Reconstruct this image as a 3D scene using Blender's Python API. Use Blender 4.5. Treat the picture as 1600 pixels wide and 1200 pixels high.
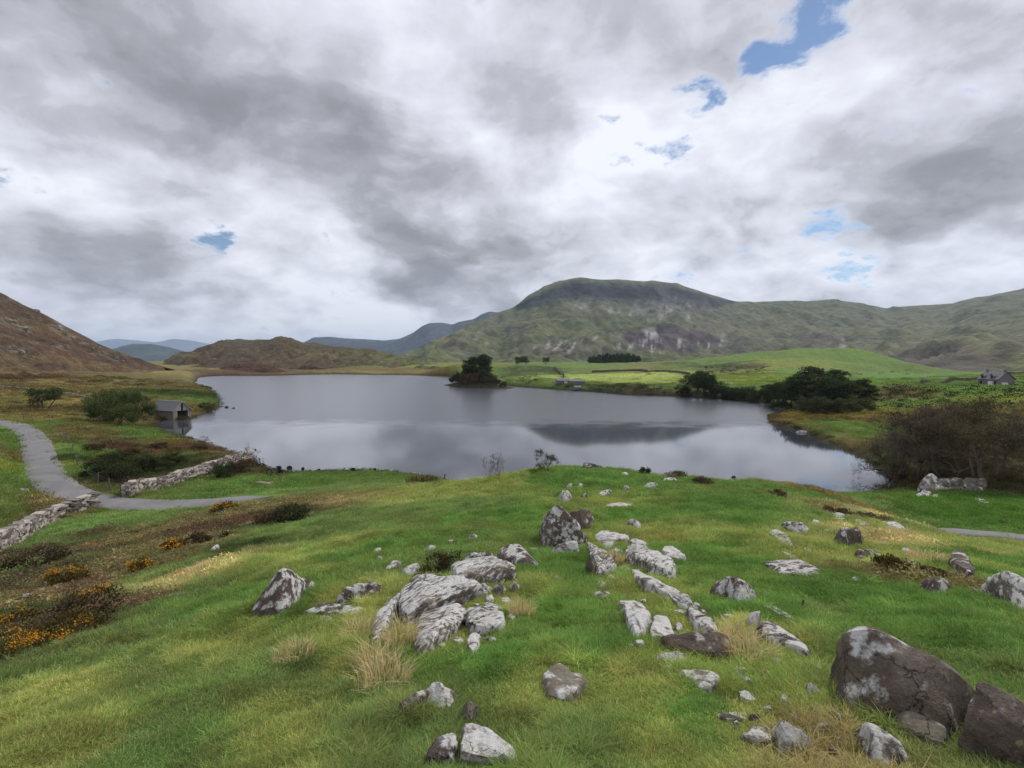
import bpy, bmesh, math, random
import numpy as np
from mathutils import Vector, Matrix

for _o in list(bpy.data.objects):
    bpy.data.objects.remove(_o, do_unlink=True)
SC = bpy.context.scene
COL = SC.collection
R = math.radians
random.seed(7)
RNG = np.random.default_rng(7)

# ------------------------------------------------------------------ camera
CAM_Z = 15.0          # eye above the lake (lake level is z = 0)
F_PX = 800.0          # focal length in pixels of the 1600 x 1200 photograph
PITCH = R(2.72)
cam_d = bpy.data.cameras.new('camera')
cam_d.sensor_width = 36.0
cam_d.lens = 18.0
cam_d.clip_start = 0.1
cam_d.clip_end = 40000.0
cam = bpy.data.objects.new('camera', cam_d)
COL.objects.link(cam)
cam.location = (0, 0, CAM_Z)
cam.rotation_euler = (R(90) - PITCH, 0, 0)
SC.camera = cam

def ray(px, py):
    u = (np.asarray(px, float) - 800.0) / F_PX
    v = (600.0 - np.asarray(py, float)) / F_PX
    cp, sp = math.cos(PITCH), math.sin(PITCH)
    return u, cp + v * sp, v * cp - sp       # direction, camera looks along +Y

def at_depth(px, py, d):
    x, y, z = ray(px, py)
    k = np.asarray(d, float) / y
    return x * k, y * k, CAM_Z + z * k

def at_z(px, py, z0):
    x, y, z = ray(px, py)
    k = (np.asarray(z0, float) - CAM_Z) / z
    return x * k, y * k, z0 + 0 * k

def project(x, y, z):
    cp, sp = math.cos(PITCH), math.sin(PITCH)
    dz = z - CAM_Z
    fwd = y * cp - dz * sp
    up = y * sp + dz * cp
    return 800 + F_PX * x / fwd, 600 - F_PX * up / fwd

# ------------------------------------------------------------------ world: blue sky behind a broken cloud layer
SUN_ELEV, SUN_AZ = R(44), R(48)      # azimuth clockwise from +Y (to the right of the view)
W = bpy.data.worlds.new('World')
SC.world = W
W.use_nodes = True
nt = W.node_tree
W.cycles.sampling_method = 'MANUAL'
W.cycles.sample_map_resolution = 512
nt.nodes.clear()
def wn(t, **k):
    n = nt.nodes.new(t)
    for a, b in k.items():
        setattr(n, a, b)
    return n
def wl(a, b):
    nt.links.new(a, b)
def wmath(op, a, b=None, c=None, clamp=False):
    n = wn('ShaderNodeMath', operation=op, use_clamp=clamp)
    for i, v in enumerate((a, b, c)):
        if v is None:
            continue
        if isinstance(v, (int, float)):
            n.inputs[i].default_value = v
        else:
            wl(v, n.inputs[i])
    return n.outputs[0]
sky = wn('ShaderNodeTexSky', sky_type='NISHITA', sun_disc=False)
sky.sun_elevation = SUN_ELEV
sky.sun_rotation = SUN_AZ
sky.altitude = 250
sky.air_density = 1.0
sky.dust_density = 0.1
sky.ozone_density = 3.0
bg_sky = wn('ShaderNodeBackground')
bg_sky.inputs[1].default_value = 0.085
wl(sky.outputs[0], bg_sky.inputs[0])
tc = wn('ShaderNodeTexCoord')
sep = wn('ShaderNodeSeparateXYZ')
wl(tc.outputs['Generated'], sep.inputs[0])
CURV = 0.38
zz = wmath('ADD', wmath('MAXIMUM', sep.outputs[2], 0.0), CURV)
cx = wmath('DIVIDE', sep.outputs[0], zz)
cy = wmath('DIVIDE', sep.outputs[1], zz)
comb = wn('ShaderNodeCombineXYZ')
wl(cx, comb.inputs[0]); wl(cy, comb.inputs[1])
P0 = comb.outputs[0]
def cloud_xy(px, py):
    x, y, z = ray(px, py)
    l = math.sqrt(x * x + y * y + z * z)
    return x / l / (max(z / l, 0) + CURV), y / l / (max(z / l, 0) + CURV)
def wnoise(vec, scale, detail, rough, seed=0.0, lac=2.0):
    n = wn('ShaderNodeTexNoise', noise_dimensions='3D')
    m = wn('ShaderNodeVectorMath', operation='ADD')
    wl(vec, m.inputs[0]); m.inputs[1].default_value = (seed * 3.1, seed * 1.7, seed)
    wl(m.outputs[0], n.inputs['Vector'])
    n.inputs['Scale'].default_value = scale
    n.inputs['Detail'].default_value = detail
    n.inputs['Roughness'].default_value = rough
    n.inputs['Lacunarity'].default_value = lac
    return n
# warp the layer so edges curl
warp = wnoise(P0, 2.3, 3, 0.55, 3.0)
wsub = wn('ShaderNodeVectorMath', operation='SUBTRACT')
wl(warp.outputs['Color'], wsub.inputs[0]); wsub.inputs[1].default_value = (0.5, 0.5, 0.5)
def warped(k):
    a = wn('ShaderNodeVectorMath', operation='SCALE')
    wl(wsub.outputs[0], a.inputs[0]); a.inputs['Scale'].default_value = k
    b = wn('ShaderNodeVectorMath', operation='ADD')
    wl(P0, b.inputs[0]); wl(a.outputs[0], b.inputs[1])
    return b.outputs[0]
P1 = warped(0.17)
P2 = warped(0.62)
big = wnoise(P1, 1.9, 5, 0.55, 1.0)
fine = wnoise(P1, 4.8, 8, 0.55, 5.0)
def centred(n, k):
    return wmath('MULTIPLY', wmath('SUBTRACT', n.outputs[0], 0.5), k)
rag = wnoise(P1, 8.5, 7, 0.62, 9.0)
cov = wmath('ADD', wmath('ADD', centred(fine, 0.9), centred(rag, 2.5)), 0.80)
thick = wmath('ADD', wmath('ADD', centred(big, 0.75), centred(fine, 1.2)), 0.275)
thick = wmath('ADD', thick, centred(rag, 0.36))
# cloud banks and gaps of this afternoon's layer: place, radius (in cloud heights), strength
BANKS = [
    (120, 40, .32, .12), (300, 110, .30, .16), (470, 200, .26, .20), (575, 280, .20, .26), (630, 350, .19, .34), (675, 410, .22, .36), (725, 460, .26, .30), (740, 330, .10, .14),
    (90, 385, .20, .22), (200, 425, .22, .24), (310, 455, .22, .26), (390, 470, .18, .14), (1540, 250, .20, .19), (1450, 310, .20, .23), (1350, 370, .16, .24), (1600, 310, .25, .14),
    (1185, 335, .10, .34), (1235, 350, .08, .2), (1050, 392, .15, .24), (850, 200, .25, .10), (930, 60, .2, .12), (1430, 110, .28, .13), (820, 380, .16, .14), (1000, 330, .1, .1),
    (1010, 170, .18, -.16), (1130, 250, .22, -.20), (950, 290, .16, -.12), (470, 340, .22, -.22), (560, 400, .14, -.16), (1480, 430, .4, -.20), (1170, 425, .22, -.22), (560, 490, .30, -.24), (50, 325, .22, -.14), (420, 430, .2, -.2),
    (300, 520, .5, -.16), (640, 530, .35, -.16), (1000, 500, .5, -.14), (560, 110, .18, -.06), (690, 210, .12, -.16), (1180, 150, .15, -.2), (250, 300, .2, -.08),
]
GAPS = [
    (1145, 76, .105, -.56), (1185, 28, .06, -.42), (1095, 92, .07, -.40), (1165, 110, .06, -.36), (1088, 165, .075, -.50), (1070, 235, .06, -.40), (1085, 305, .06, -.50), (1110, 376, .08, -.50),
    (1290, 356, .09, -.52), (1310, 434, .13, -.60), (1075, 438, .10, -.60), (1205, 393, .08, -.34), (330, 397, .075, -.56), (455, 405, .075, -.54), (1205, 70, .07, -.34),
]
def place(total, items):
    for (px, py, rad, amt) in items:
        c = cloud_xy(px, py)
        dn = wn('ShaderNodeVectorMath', operation='DISTANCE')
        wl(P2, dn.inputs[0]); dn.inputs[1].default_value = (c[0], c[1], 0)
        mr = wn('ShaderNodeMapRange', interpolation_type='SMOOTHSTEP')
        wl(dn.outputs['Value'], mr.inputs[0])
        mr.inputs[1].default_value = 0.0; mr.inputs[2].default_value = rad * 1.7
        mr.inputs[3].default_value = amt; mr.inputs[4].default_value = 0.0
        total = wmath('ADD', total, mr.outputs[0])
    return total
cov = place(cov, GAPS)
thick = place(thick, BANKS)
alpha = wn('ShaderNodeMapRange', interpolation_type='SMOOTHSTEP')
wl(cov, alpha.inputs[0])
alpha.inputs[1].default_value = 0.04; alpha.inputs[2].default_value = 0.46
# where the layer thins out it is also brighter
thick = wmath('SUBTRACT', thick, wmath('MULTIPLY', wmath('SUBTRACT', 1.0, alpha.outputs[0]), 0.30))
ramp = wn('ShaderNodeValToRGB')
wl(thick, ramp.inputs[0])
els = ramp.color_ramp.elements
els[0].position = 0.0; els[0].color = (0.80, 0.82, 0.89, 1)
els[1].position = 0.95; els[1].color = (0.29, 0.295, 0.325, 1)
for pos, c in ((0.2, (0.66, 0.675, 0.75)), (0.38, (0.53, 0.54, 0.60)), (0.58, (0.42, 0.428, 0.472)), (0.76, (0.335, 0.34, 0.375))):
    e = els.new(pos); e.color = (*c, 1)
edge = wmath('ADD', thick, centred(rag, 0.45))
shade_n = None
for lo_, hi_, k_ in ((0.36, 0.46, 0.07), (0.54, 0.63, 0.08), (0.72, 0.82, 0.06)):
    st_ = wn('ShaderNodeMapRange', interpolation_type='SMOOTHSTEP')
    wl(edge, st_.inputs[0]); st_.inputs[1].default_value = lo_; st_.inputs[2].default_value = hi_
    st_.inputs[3].default_value = 1.0 + k_ * .5; st_.inputs[4].default_value = 1.0 - k_ * .6
    shade_n = st_.outputs[0] if shade_n is None else wmath('MULTIPLY', shade_n, st_.outputs[0])
shc = wn('ShaderNodeVectorMath', operation='SCALE')
wl(ramp.outputs[0], shc.inputs[0]); wl(shade_n, shc.inputs['Scale'])
bg_cl = wn('ShaderNodeBackground')
CLOUD_STRENGTH = 0.94
bg_cl.inputs[1].default_value = CLOUD_STRENGTH
wl(shc.outputs[0], bg_cl.inputs[0])
mixw = wn('ShaderNodeMixShader')
wl(alpha.outputs[0], mixw.inputs[0]); wl(bg_sky.outputs[0], mixw.inputs[1]); wl(bg_cl.outputs[0], mixw.inputs[2])
wo = wn('ShaderNodeOutputWorld')
wl(mixw.outputs[0], wo.inputs[0])

# ------------------------------------------------------------------ sun behind thin cloud
sun_d = bpy.data.lights.new('sun', 'SUN')
sun_d.energy = 2.1
sun_d.angle = R(8)
sun_d.color = (1.0, 0.955, 0.89)
sun = bpy.data.objects.new('sun', sun_d)
COL.objects.link(sun)
_sd = Vector((math.sin(SUN_AZ) * math.cos(SUN_ELEV), math.cos(SUN_AZ) * math.cos(SUN_ELEV), math.sin(SUN_ELEV)))
sun.rotation_euler = _sd.to_track_quat('Z', 'Y').to_euler()
sun.location = (0, 0, 200)

SC.view_settings.view_transform = 'Standard'
SC.view_settings.look = 'None'
SC.view_settings.gamma = 1.0
SC.view_settings.use_curve_mapping = False
SC.view_settings.exposure = 0.22
SC.cycles.use_denoising = True
SC.cycles.max_bounces = 6
SC.cycles.diffuse_bounces = 2
SC.cycles.glossy_bounces = 3
SC.cycles.transmission_bounces = 2
SC.cycles.transparent_max_bounces = 6
SC.cycles.volume_bounces = 0

# ------------------------------------------------------------------ helpers
def lin(c):
    c = np.asarray(c, float) / 255.0
    return np.where(c <= 0.04045, c / 12.92, ((c + 0.055) / 1.055) ** 2.4)

def _hash(ix, iy, s):
    h = (ix.astype(np.int64) * 374761393 + iy.astype(np.int64) * 668265263 + s * 974711) & 0x7fffffff
    h = ((h ^ (h >> 13)) * 1274126177) & 0x7fffffff
    return ((h ^ (h >> 16)) & 0xffff) / 65535.0
def vnoise(x, y, s=0):
    x = np.asarray(x, float); y = np.asarray(y, float)
    ix, iy = np.floor(x), np.floor(y)
    fx, fy = x - ix, y - iy
    def g(a, b):
        an = _hash(ix + a, iy + b, s) * 2 * np.pi
        return np.cos(an) * (fx - a) + np.sin(an) * (fy - b)
    ux = fx * fx * fx * (fx * (fx * 6 - 15) + 10)
    uy = fy * fy * fy * (fy * (fy * 6 - 15) + 10)
    a = g(0, 0) * (1 - ux) + g(1, 0) * ux
    b = g(0, 1) * (1 - ux) + g(1, 1) * ux
    return (a * (1 - uy) + b * uy) * 1.5
def fbm(x, y, octv=4, s=0, rough=0.5):
    t = 0; a = 1.0; n = 0
    for i in range(octv):
        t = t + a * vnoise(np.asarray(x) * 2 ** i + 17.3 * i, np.asarray(y) * 2 ** i - 9.1 * i, s + i)
        n += a; a *= rough
    return t / n
def sstep(a, b, x):
    t = np.clip((np.asarray(x, float) - a) / (b - a), 0, 1)
    return t * t * (3 - 2 * t)

def mesh_obj(name, verts, faces, mats=(), parent=None, smooth=False, col=None, link=True):
    me = bpy.data.meshes.new(name)
    verts = np.asarray(verts, np.float32)
    if isinstance(faces, np.ndarray) and faces.ndim == 2:
        nf, k = faces.shape
        me.vertices.add(len(verts)); me.vertices.foreach_set('co', verts.ravel())
        me.loops.add(nf * k); me.loops.foreach_set('vertex_index', faces.astype(np.int32).ravel())
        me.polygons.add(nf)
        me.polygons.foreach_set('loop_start', np.arange(0, nf * k, k, dtype=np.int32))
        me.update(calc_edges=True)
    else:
        me.from_pydata([tuple(map(float, v)) for v in verts], [], [tuple(map(int, f)) for f in faces])
    if smooth:
        me.polygons.foreach_set('use_smooth', np.ones(len(me.polygons), bool))
    if col is not None:
        a = me.color_attributes.new('col', 'FLOAT_COLOR', 'POINT')
        c = np.ones((len(verts), 4), np.float32); c[:, :3] = col
        a.data.foreach_set('color', c.ravel())
    for m in (mats if isinstance(mats, (list, tuple)) else [mats]):
        me.materials.append(m)
    o = bpy.data.objects.new(name, me)
    if link:
        COL.objects.link(o)
    if parent is not None:
        o.parent = parent
    return o

def tag(o, label=None, cat=None, group=None, kind=None):
    if label: o['label'] = label
    if cat: o['category'] = cat
    if group: o['group'] = group
    if kind: o['kind'] = kind
    return o
def empty(name, loc, rz=0):
    o = bpy.data.objects.new(name, None)
    COL.objects.link(o)
    o.empty_display_size = 0.2
    o.location = loc; o.rotation_euler = (0, 0, rz)
    return o
def copy_tree(o, parent=None):
    c = o.copy(); COL.objects.link(c); c.parent = parent
    for ch in list(o.children):
        copy_tree(ch, c)
    return c
def grid_faces(nu, nv, wrap_u=False):
    i, j = np.meshgrid(np.arange(nu if wrap_u else nu - 1), np.arange(nv - 1), indexing='ij')
    a = i * nv + j; b = ((i + 1) % nu) * nv + j
    return np.stack([a, b, b + 1, a + 1], -1).reshape(-1, 4)

# ------------------------------------------------------------------ materials
def mat(name):
    m = bpy.data.materials.new(name)
    m.use_nodes = True
    n = m.node_tree.nodes
    return m, m.node_tree, n['Principled BSDF']
def tnoise(t, scale, detail=4, rough=0.6, vec=None):
    n = t.nodes.new('ShaderNodeTexNoise')
    n.inputs['Scale'].default_value = scale
    n.inputs['Detail'].default_value = detail
    n.inputs['Roughness'].default_value = rough
    if vec is not None:
        t.links.new(vec, n.inputs['Vector'])
    return n
def tramp(t, src, stops):
    r = t.nodes.new('ShaderNodeValToRGB')
    e = r.color_ramp.elements
    while len(e) < len(stops):
        e.new(0.5)
    for el, (p, c) in zip(e, stops):
        el.position = p
        el.color = (*c, 1) if len(c) == 3 else c
    t.links.new(src, r.inputs[0])
    return r.outputs[0]
def tmix(t, fac, a, b, blend='MIX'):
    n = t.nodes.new('ShaderNodeMix'); n.data_type = 'RGBA'; n.blend_type = blend
    for i, v in ((0, fac), (6, a), (7, b)):
        if isinstance(v, (int, float)):
            n.inputs[i].default_value = v
        elif isinstance(v, (tuple, list, np.ndarray)):
            n.inputs[i].default_value = (*[float(q) for q in v[:3]], 1)
        else:
            t.links.new(v, n.inputs[i])
    return n.outputs[2]
def tobj(t, obj=True):
    n = t.nodes.new('ShaderNodeTexCoord')
    return n.outputs['Object']
def tbump(t, src, bsdf, strength, dist):
    b = t.nodes.new('ShaderNodeBump')
    b.inputs['Strength'].default_value = strength
    b.inputs['Distance'].default_value = dist
    t.links.new(src, b.inputs['Height'])
    t.links.new(b.outputs[0], bsdf.inputs['Normal'])
    return b
def plain(name, rgb, rough=0.8, var=0.25, scale=8.0, bump=0.0, metal=0.0):
    m, t, b = mat(name)
    c = lin(rgb)
    n = tnoise(t, scale, 5, 0.65, tobj(t))
    f = tramp(t, n.outputs[0], [(0.3, tuple(np.clip(c * (1 - var), 0, 1))), (0.7, tuple(np.clip(c * (1 + var), 0, 1)))])
    t.links.new(f, b.inputs['Base Color'])
    b.inputs['Roughness'].default_value = rough
    b.inputs['Metallic'].default_value = metal
    b.inputs['Specular IOR Level'].default_value = 0.25
    if bump:
        tbump(t, n.outputs[0], b, 0.8, bump)
    return m
def vcol_mat(name, scale1, scale2, var=0.35, bump=0.0, rough=0.95, attr='col', kind='GEOMETRY', spec=0.1, speck=0.0):
    """colour attribute broken up by two sizes of noise"""
    m, t, b = mat(name)
    a = t.nodes.new('ShaderNodeAttribute'); a.attribute_name = attr; a.attribute_type = kind
    co = tobj(t)
    n1 = tnoise(t, scale1, 6, 0.65, co); n2 = tnoise(t, scale2, 4, 0.6, co)
    k1 = tramp(t, n1.outputs[0], [(0.3, (1 - var,) * 3), (0.7, (1 + var,) * 3)])
    k2 = tramp(t, n2.outputs[0], [(0.3, (1 - var * .8, 1 - var * .7, 1 - var * .8)), (0.7, (1 + var * .8, 1 + var * .7, 1 + var * .6))])
    c = tmix(t, 1.0, a.outputs['Color'], k1, 'MULTIPLY')
    c = tmix(t, 1.0, c, k2, 'MULTIPLY')
    if speck:
        n3 = tnoise(t, speck, 9, 0.78, co)
        c = tmix(t, 1.0, c, tramp(t, n3.outputs[0], [(0.36, (1.35, 1.33, 1.28)), (0.5, (1, 1, 1)), (0.60, (.62, .62, .66))]), 'MULTIPLY')
    t.links.new(c, b.inputs['Base Color'])
    b.inputs['Roughness'].default_value = rough
    b.inputs['Specular IOR Level'].default_value = spec
    if bump:
        tbump(t, n1.outputs[0], b, 1.0, bump)
    return m
# ------------------------------------------------------------------ lake outline (water edge, projected onto z = 0)
def lake_pts(pts):
    a = np.array(pts, float)
    x, y, _ = at_z(a[:, 0], a[:, 1], 0.0)
    return np.stack([x, y], 1)
LAKE_PX = [(310, 590), (328, 588), (350, 587), (430, 587), (462, 586), (520, 584.5), (580, 585.5), (640, 586), (700, 588),
           (745, 592), (775, 599), (800, 603.5), (860, 608), (920, 612), (980, 617), (1060, 619.5), (1100, 622), (1160, 625),
           (1200, 630), (1222, 636), (1232, 641), (1214, 647), (1197, 652), (1206, 661), (1240, 670), (1268, 678),
           (1290, 690), (1312, 700), (1340, 710), (1360, 722), (1372, 735), (1390, 745), (1404, 757), (1385, 772),
           (1340, 777), (1270, 781), (1180, 788), (1080, 800), (960, 808), (870, 806), (790, 785), (735, 768), (690, 752), (640, 745),
           (600, 738), (560, 735), (520, 737), (480, 741), (445, 741), (415, 734), (406, 727), (398, 718), (372, 711), (345, 702),
           (315, 693), (290, 685), (262, 679), (236, 672), (240, 664), (252, 656), (298, 656), (304, 652), (318, 647), (338, 640),
           (344, 632), (340, 620), (331, 611), (316, 604), (305, 598)]
LAKE = lake_pts(LAKE_PX)
ISLE_C = np.array([-19.5, 287.0]); ISLE_A = math.atan2(267 - 307, 36.6); ISLE_L, ISLE_W = 27.0, 10.0
def isle_q(x, y):
    dx, dy = x - ISLE_C[0], y - ISLE_C[1]
    u = dx * math.cos(ISLE_A) + dy * math.sin(ISLE_A); v = -dx * math.sin(ISLE_A) + dy * math.cos(ISLE_A)
    return np.sqrt((u / ISLE_L) ** 2 + (v / ISLE_W) ** 2)
def poly_sd(x, y, poly):
    """signed distance, negative inside"""
    x = np.asarray(x, float); y = np.asarray(y, float)
    d = np.full(x.shape, 1e18); ins = np.zeros(x.shape, bool)
    n = len(poly)
    for i in range(n):
        ax, ay = poly[i]; bx, by = poly[(i + 1) % n]
        ex, ey = bx - ax, by - ay
        t = np.clip(((x - ax) * ex + (y - ay) * ey) / (ex * ex + ey * ey + 1e-12), 0, 1)
        d = np.minimum(d, (x - ax - t * ex) ** 2 + (y - ay - t * ey) ** 2)
        c = ((ay > y) != (by > y)) & (x < (bx - ax) * (y - ay) / (by - ay + 1e-15) + ax)
        ins ^= c
    d = np.sqrt(d)
    return np.where(ins, -d, d)

# ------------------------------------------------------------------ ground: a surface through surveyed points
def CP():
    out = []
    def D(px, py, d):
        out.append(tuple(float(q) for q in at_depth(px, py, d)))
    def Z(px, py, z):
        out.append(tuple(float(q) for q in at_z(px, py, z)))
    def X(x, y, z):
        out.append((x, y, z))
    # around and behind the viewer
    X(0, 0, 13.4); X(0, 1.2, 13.3); X(-1.5, 1, 13.15); X(1.5, 1, 13.25); X(0, -4, 13.5); X(5, -3, 13); X(-5, -3, 12.6)
    X(0, -30, 14); X(-30, -20, 7); X(30, -20, 9); X(0, -200, 20); X(-200, -100, 8); X(200, -100, 10); X(0, -2000, 30); X(1500, -1500, 30); X(-1500, -1500, 20)
    # left column: falls to the road
    for px, py, d in ((0, 1200, 3.6), (0, 1100, 5.3), (0, 1000, 9.0), (0, 940, 14.5), (0, 900, 20), (0, 865, 29), (0, 840, 35.0), (0, 800, 41), (0, 770, 46),
                      (200, 1200, 3.3), (200, 1100, 4.7), (200, 1000, 7.4), (200, 940, 11), (200, 900, 15.5), (200, 860, 24), (200, 825, 35), (200, 805, 40),
                      (400, 1200, 3.1), (400, 1100, 4.2), (400, 1000, 6.2), (400, 920, 9.4), (400, 870, 14), (400, 830, 21), (400, 800, 34),
                      (600, 1200, 2.95), (600, 1100, 3.9), (600, 1000, 5.6), (600, 900, 9.4), (600, 850, 14), (600, 800, 24), (600, 770, 38), (600, 750, 54),
                      (500, 850, 16), (500, 800, 29), (500, 770, 43), (480, 755, 56),
                      (720, 850, 13.2), (720, 800, 22), (720, 770, 33), (720, 753, 46),
                      (850, 1200, 2.9), (850, 1100, 3.8), (850, 1000, 5.3), (850, 900, 9.0), (850, 850, 13), (850, 800, 20), (850, 770, 27), (860, 733, 39), (930, 730, 40),
                      (1050, 1200, 2.85), (1050, 1100, 3.75), (1050, 1000, 5.3), (1050, 900, 8.9), (1050, 850, 12.8), (1050, 800, 20), (1050, 760, 31), (1060, 745, 38),
                      (1250, 1200, 2.85), (1250, 1100, 3.7), (1250, 1000, 5.3), (1250, 900, 8.9), (1250, 850, 13.2), (1250, 800, 21), (1250, 775, 30), (1240, 759, 41), (1150, 753, 40),
                      (1450, 1200, 2.9), (1450, 1100, 3.7), (1450, 1000, 5.3), (1450, 900, 9.2), (1450, 860, 13.5), (1440, 834, 20),
                      (1600, 1200, 2.9), (1600, 1000, 5.4), (1600, 930, 8.0), (1600, 880, 13),
                      (1800, 1200, 3.2), (1800, 1000, 6), (1800, 900, 13), (-300, 1200, 4.2), (-300, 1000, 11), (-300, 880, 26),
                      # right valley floor
                      (1520, 833, 37.5), (1600, 840, 36.0), (1440, 829, 38.5), (1500, 800, 43.5), (1600, 800, 43.5), (1400, 795, 43), (1450, 770, 51), (1550, 770, 51), (1340, 772, 46),
                      (1800, 840, 37), (1800, 780, 50), (1280, 768, 47)):
        D(px, py, d)
    # land beyond the near slope, by height above the lake
    for px, py, z in ((-80, 652, 4.4), (0, 660, 3.9), (35, 668, 3.6), (63, 712, 3.0), (95, 763, 2.6), (150, 782, 2.3), (220, 788, 2.1), (300, 787, 2.1), (370, 781, 2.3),
                      (0, 700, 4.4), (0, 740, 3.6), (-100, 720, 5.5), (-300, 700, 8), (0, 640, 4.4), (70, 637, 4.0), (-200, 620, 12), (150, 660, 3.2), (150, 720, 2.0), (230, 740, 1.6), (300, 700, 1.2),
                      (230, 690, 1.4), (250, 760, 1.5), (350, 740, 1.1), (380, 720, .7), (420, 752, 1.6), (440, 745, 1.0), (390, 765, 1.7), (220, 650, 2.0), (100, 605, 4.0), (200, 600, 3.4), (280, 610, 2.6),
                      (330, 622, 1.5), (250, 590, 4.5), (200, 578, 6.0), (300, 578, 5), (100, 590, 7), (0, 600, 8), (300, 572, 6.5), (420, 582, 2.0), (550, 580, 3.5), (640, 580, 4),
                      (700, 582, 2.5), (760, 585, 3), (700, 575, 7), (600, 574, 6), (500, 572, 6),
                      (850, 600, 2.5), (900, 603, 2.5), (960, 608, 2.8), (1040, 612, 2.4), (860, 588, 5), (960, 592, 4.0), (1050, 596, 4.0), (960, 580, 6.5), (880, 578, 7), (1060, 582, 7), (800, 575, 8),
                      (1100, 612, 2.0), (1180, 618, 1.5), (1180, 600, 4), (1300, 640, 1.0), (1250, 655, 0.9), (1300, 665, 1.2), (1360, 660, 1.6), (1360, 640, 2.0),
                      (1360, 690, 1.4), (1400, 720, 1.3), (1420, 745, 1.4), (1500, 750, 1.8), (1600, 750, 2.0), (1500, 690, 2.5), (1600, 690, 3), (1450, 650, 3.2), (1600, 650, 4.5), (1400, 620, 4), (1500, 625, 5),
                      (1500, 605, 5.2), (1555, 602, 5.4), (1600, 605, 6.0), (1800, 700, 4), (1800, 620, 9), (1600, 585, 9.0), (1480, 596, 6.5), (1400, 600, 7)):
        Z(px, py, z)
    # green knoll on the right and rolling ground behind the fields
    for px, py, d in ((1340, 545, 420), (1290, 548, 410), (1230, 556, 400), (1180, 562, 380), (1400, 560, 400), (1340, 575, 330), (1250, 590, 270), (1440, 580, 350),
                      (1120, 566, 420), (1060, 568, 430), (1010, 566, 520), (940, 572, 520), (880, 571, 560), (830, 570, 560), (1150, 585, 320), (1320, 605, 240), (1480, 586, 330), (750, 573, 620),
                      (1530, 586, 300), (1600, 580, 300), (1460, 585, 420), (1520, 585, 420), (1600, 583, 420), (1700, 580, 420)):
        D(px, py, d)
    for px in (1450, 1520, 1600, 1720):
        X((px - 800) / 800 * 600, 600, -5.0)
    for a in range(-60, 61, 15):     # the far plain
        for r, z in ((900, 9), (1600, 8), (4000, 5), (9000, 0)):
            if a >= 30:
                z = -6
            X(r * math.sin(R(a)), r * math.cos(R(a)), z)
    for a in (-80, -110, 80, 110, 150, -150):
        X(400 * math.sin(R(a)), 400 * math.cos(R(a)), 15); X(3000 * math.sin(R(a)), 3000 * math.cos(R(a)), 25)
    # lake bed keeps the surface low
    for px, py in ((450, 640), (600, 680), (800, 650), (950, 690), (600, 610), (1100, 680), (1250, 720), (900, 740), (420, 690), (700, 720), (1150, 740), (1300, 745)):
        Z(px, py, -1.0)
    return np.array(out)
CPTS = CP()
def warpc(x, y):
    r = np.hypot(x, y)
    return np.stack([np.log(r + 4.0), np.arctan2(x, y + 1e-9) * np.clip(r / 6.0, 0, 1) * 1.15], -1)
_w = warpc(CPTS[:, 0], CPTS[:, 1])
def _phi(d2):
    return 0.5 * d2 * np.log(d2 + 1e-12)
def _fit():
    n = len(_w)
    K = _phi(((_w[:, None] - _w[None]) ** 2).sum(-1)) + np.eye(n) * 2e-4
    Pm = np.concatenate([np.ones((n, 1)), _w], 1)
    A = np.zeros((n + 3, n + 3)); A[:n, :n] = K; A[:n, n:] = Pm; A[n:, :n] = Pm.T
    s = np.linalg.solve(A, np.concatenate([CPTS[:, 2], np.zeros(3)]))
    return s[:n], s[n:]
_cw, _cl = _fit()
def base_z(x, y):
    x = np.asarray(x, float); y = np.asarray(y, float)
    sh = x.shape; x = x.ravel(); y = y.ravel()
    out = np.empty(len(x))
    for i in range(0, len(x), 20000):
        q = warpc(x[i:i + 20000], y[i:i + 20000])
        d2 = ((q[:, None] - _w[None]) ** 2).sum(-1)
        out[i:i + 20000] = _phi(d2) @ _cw + _cl[0] + q @ _cl[1:]
    return out.reshape(sh)

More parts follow.
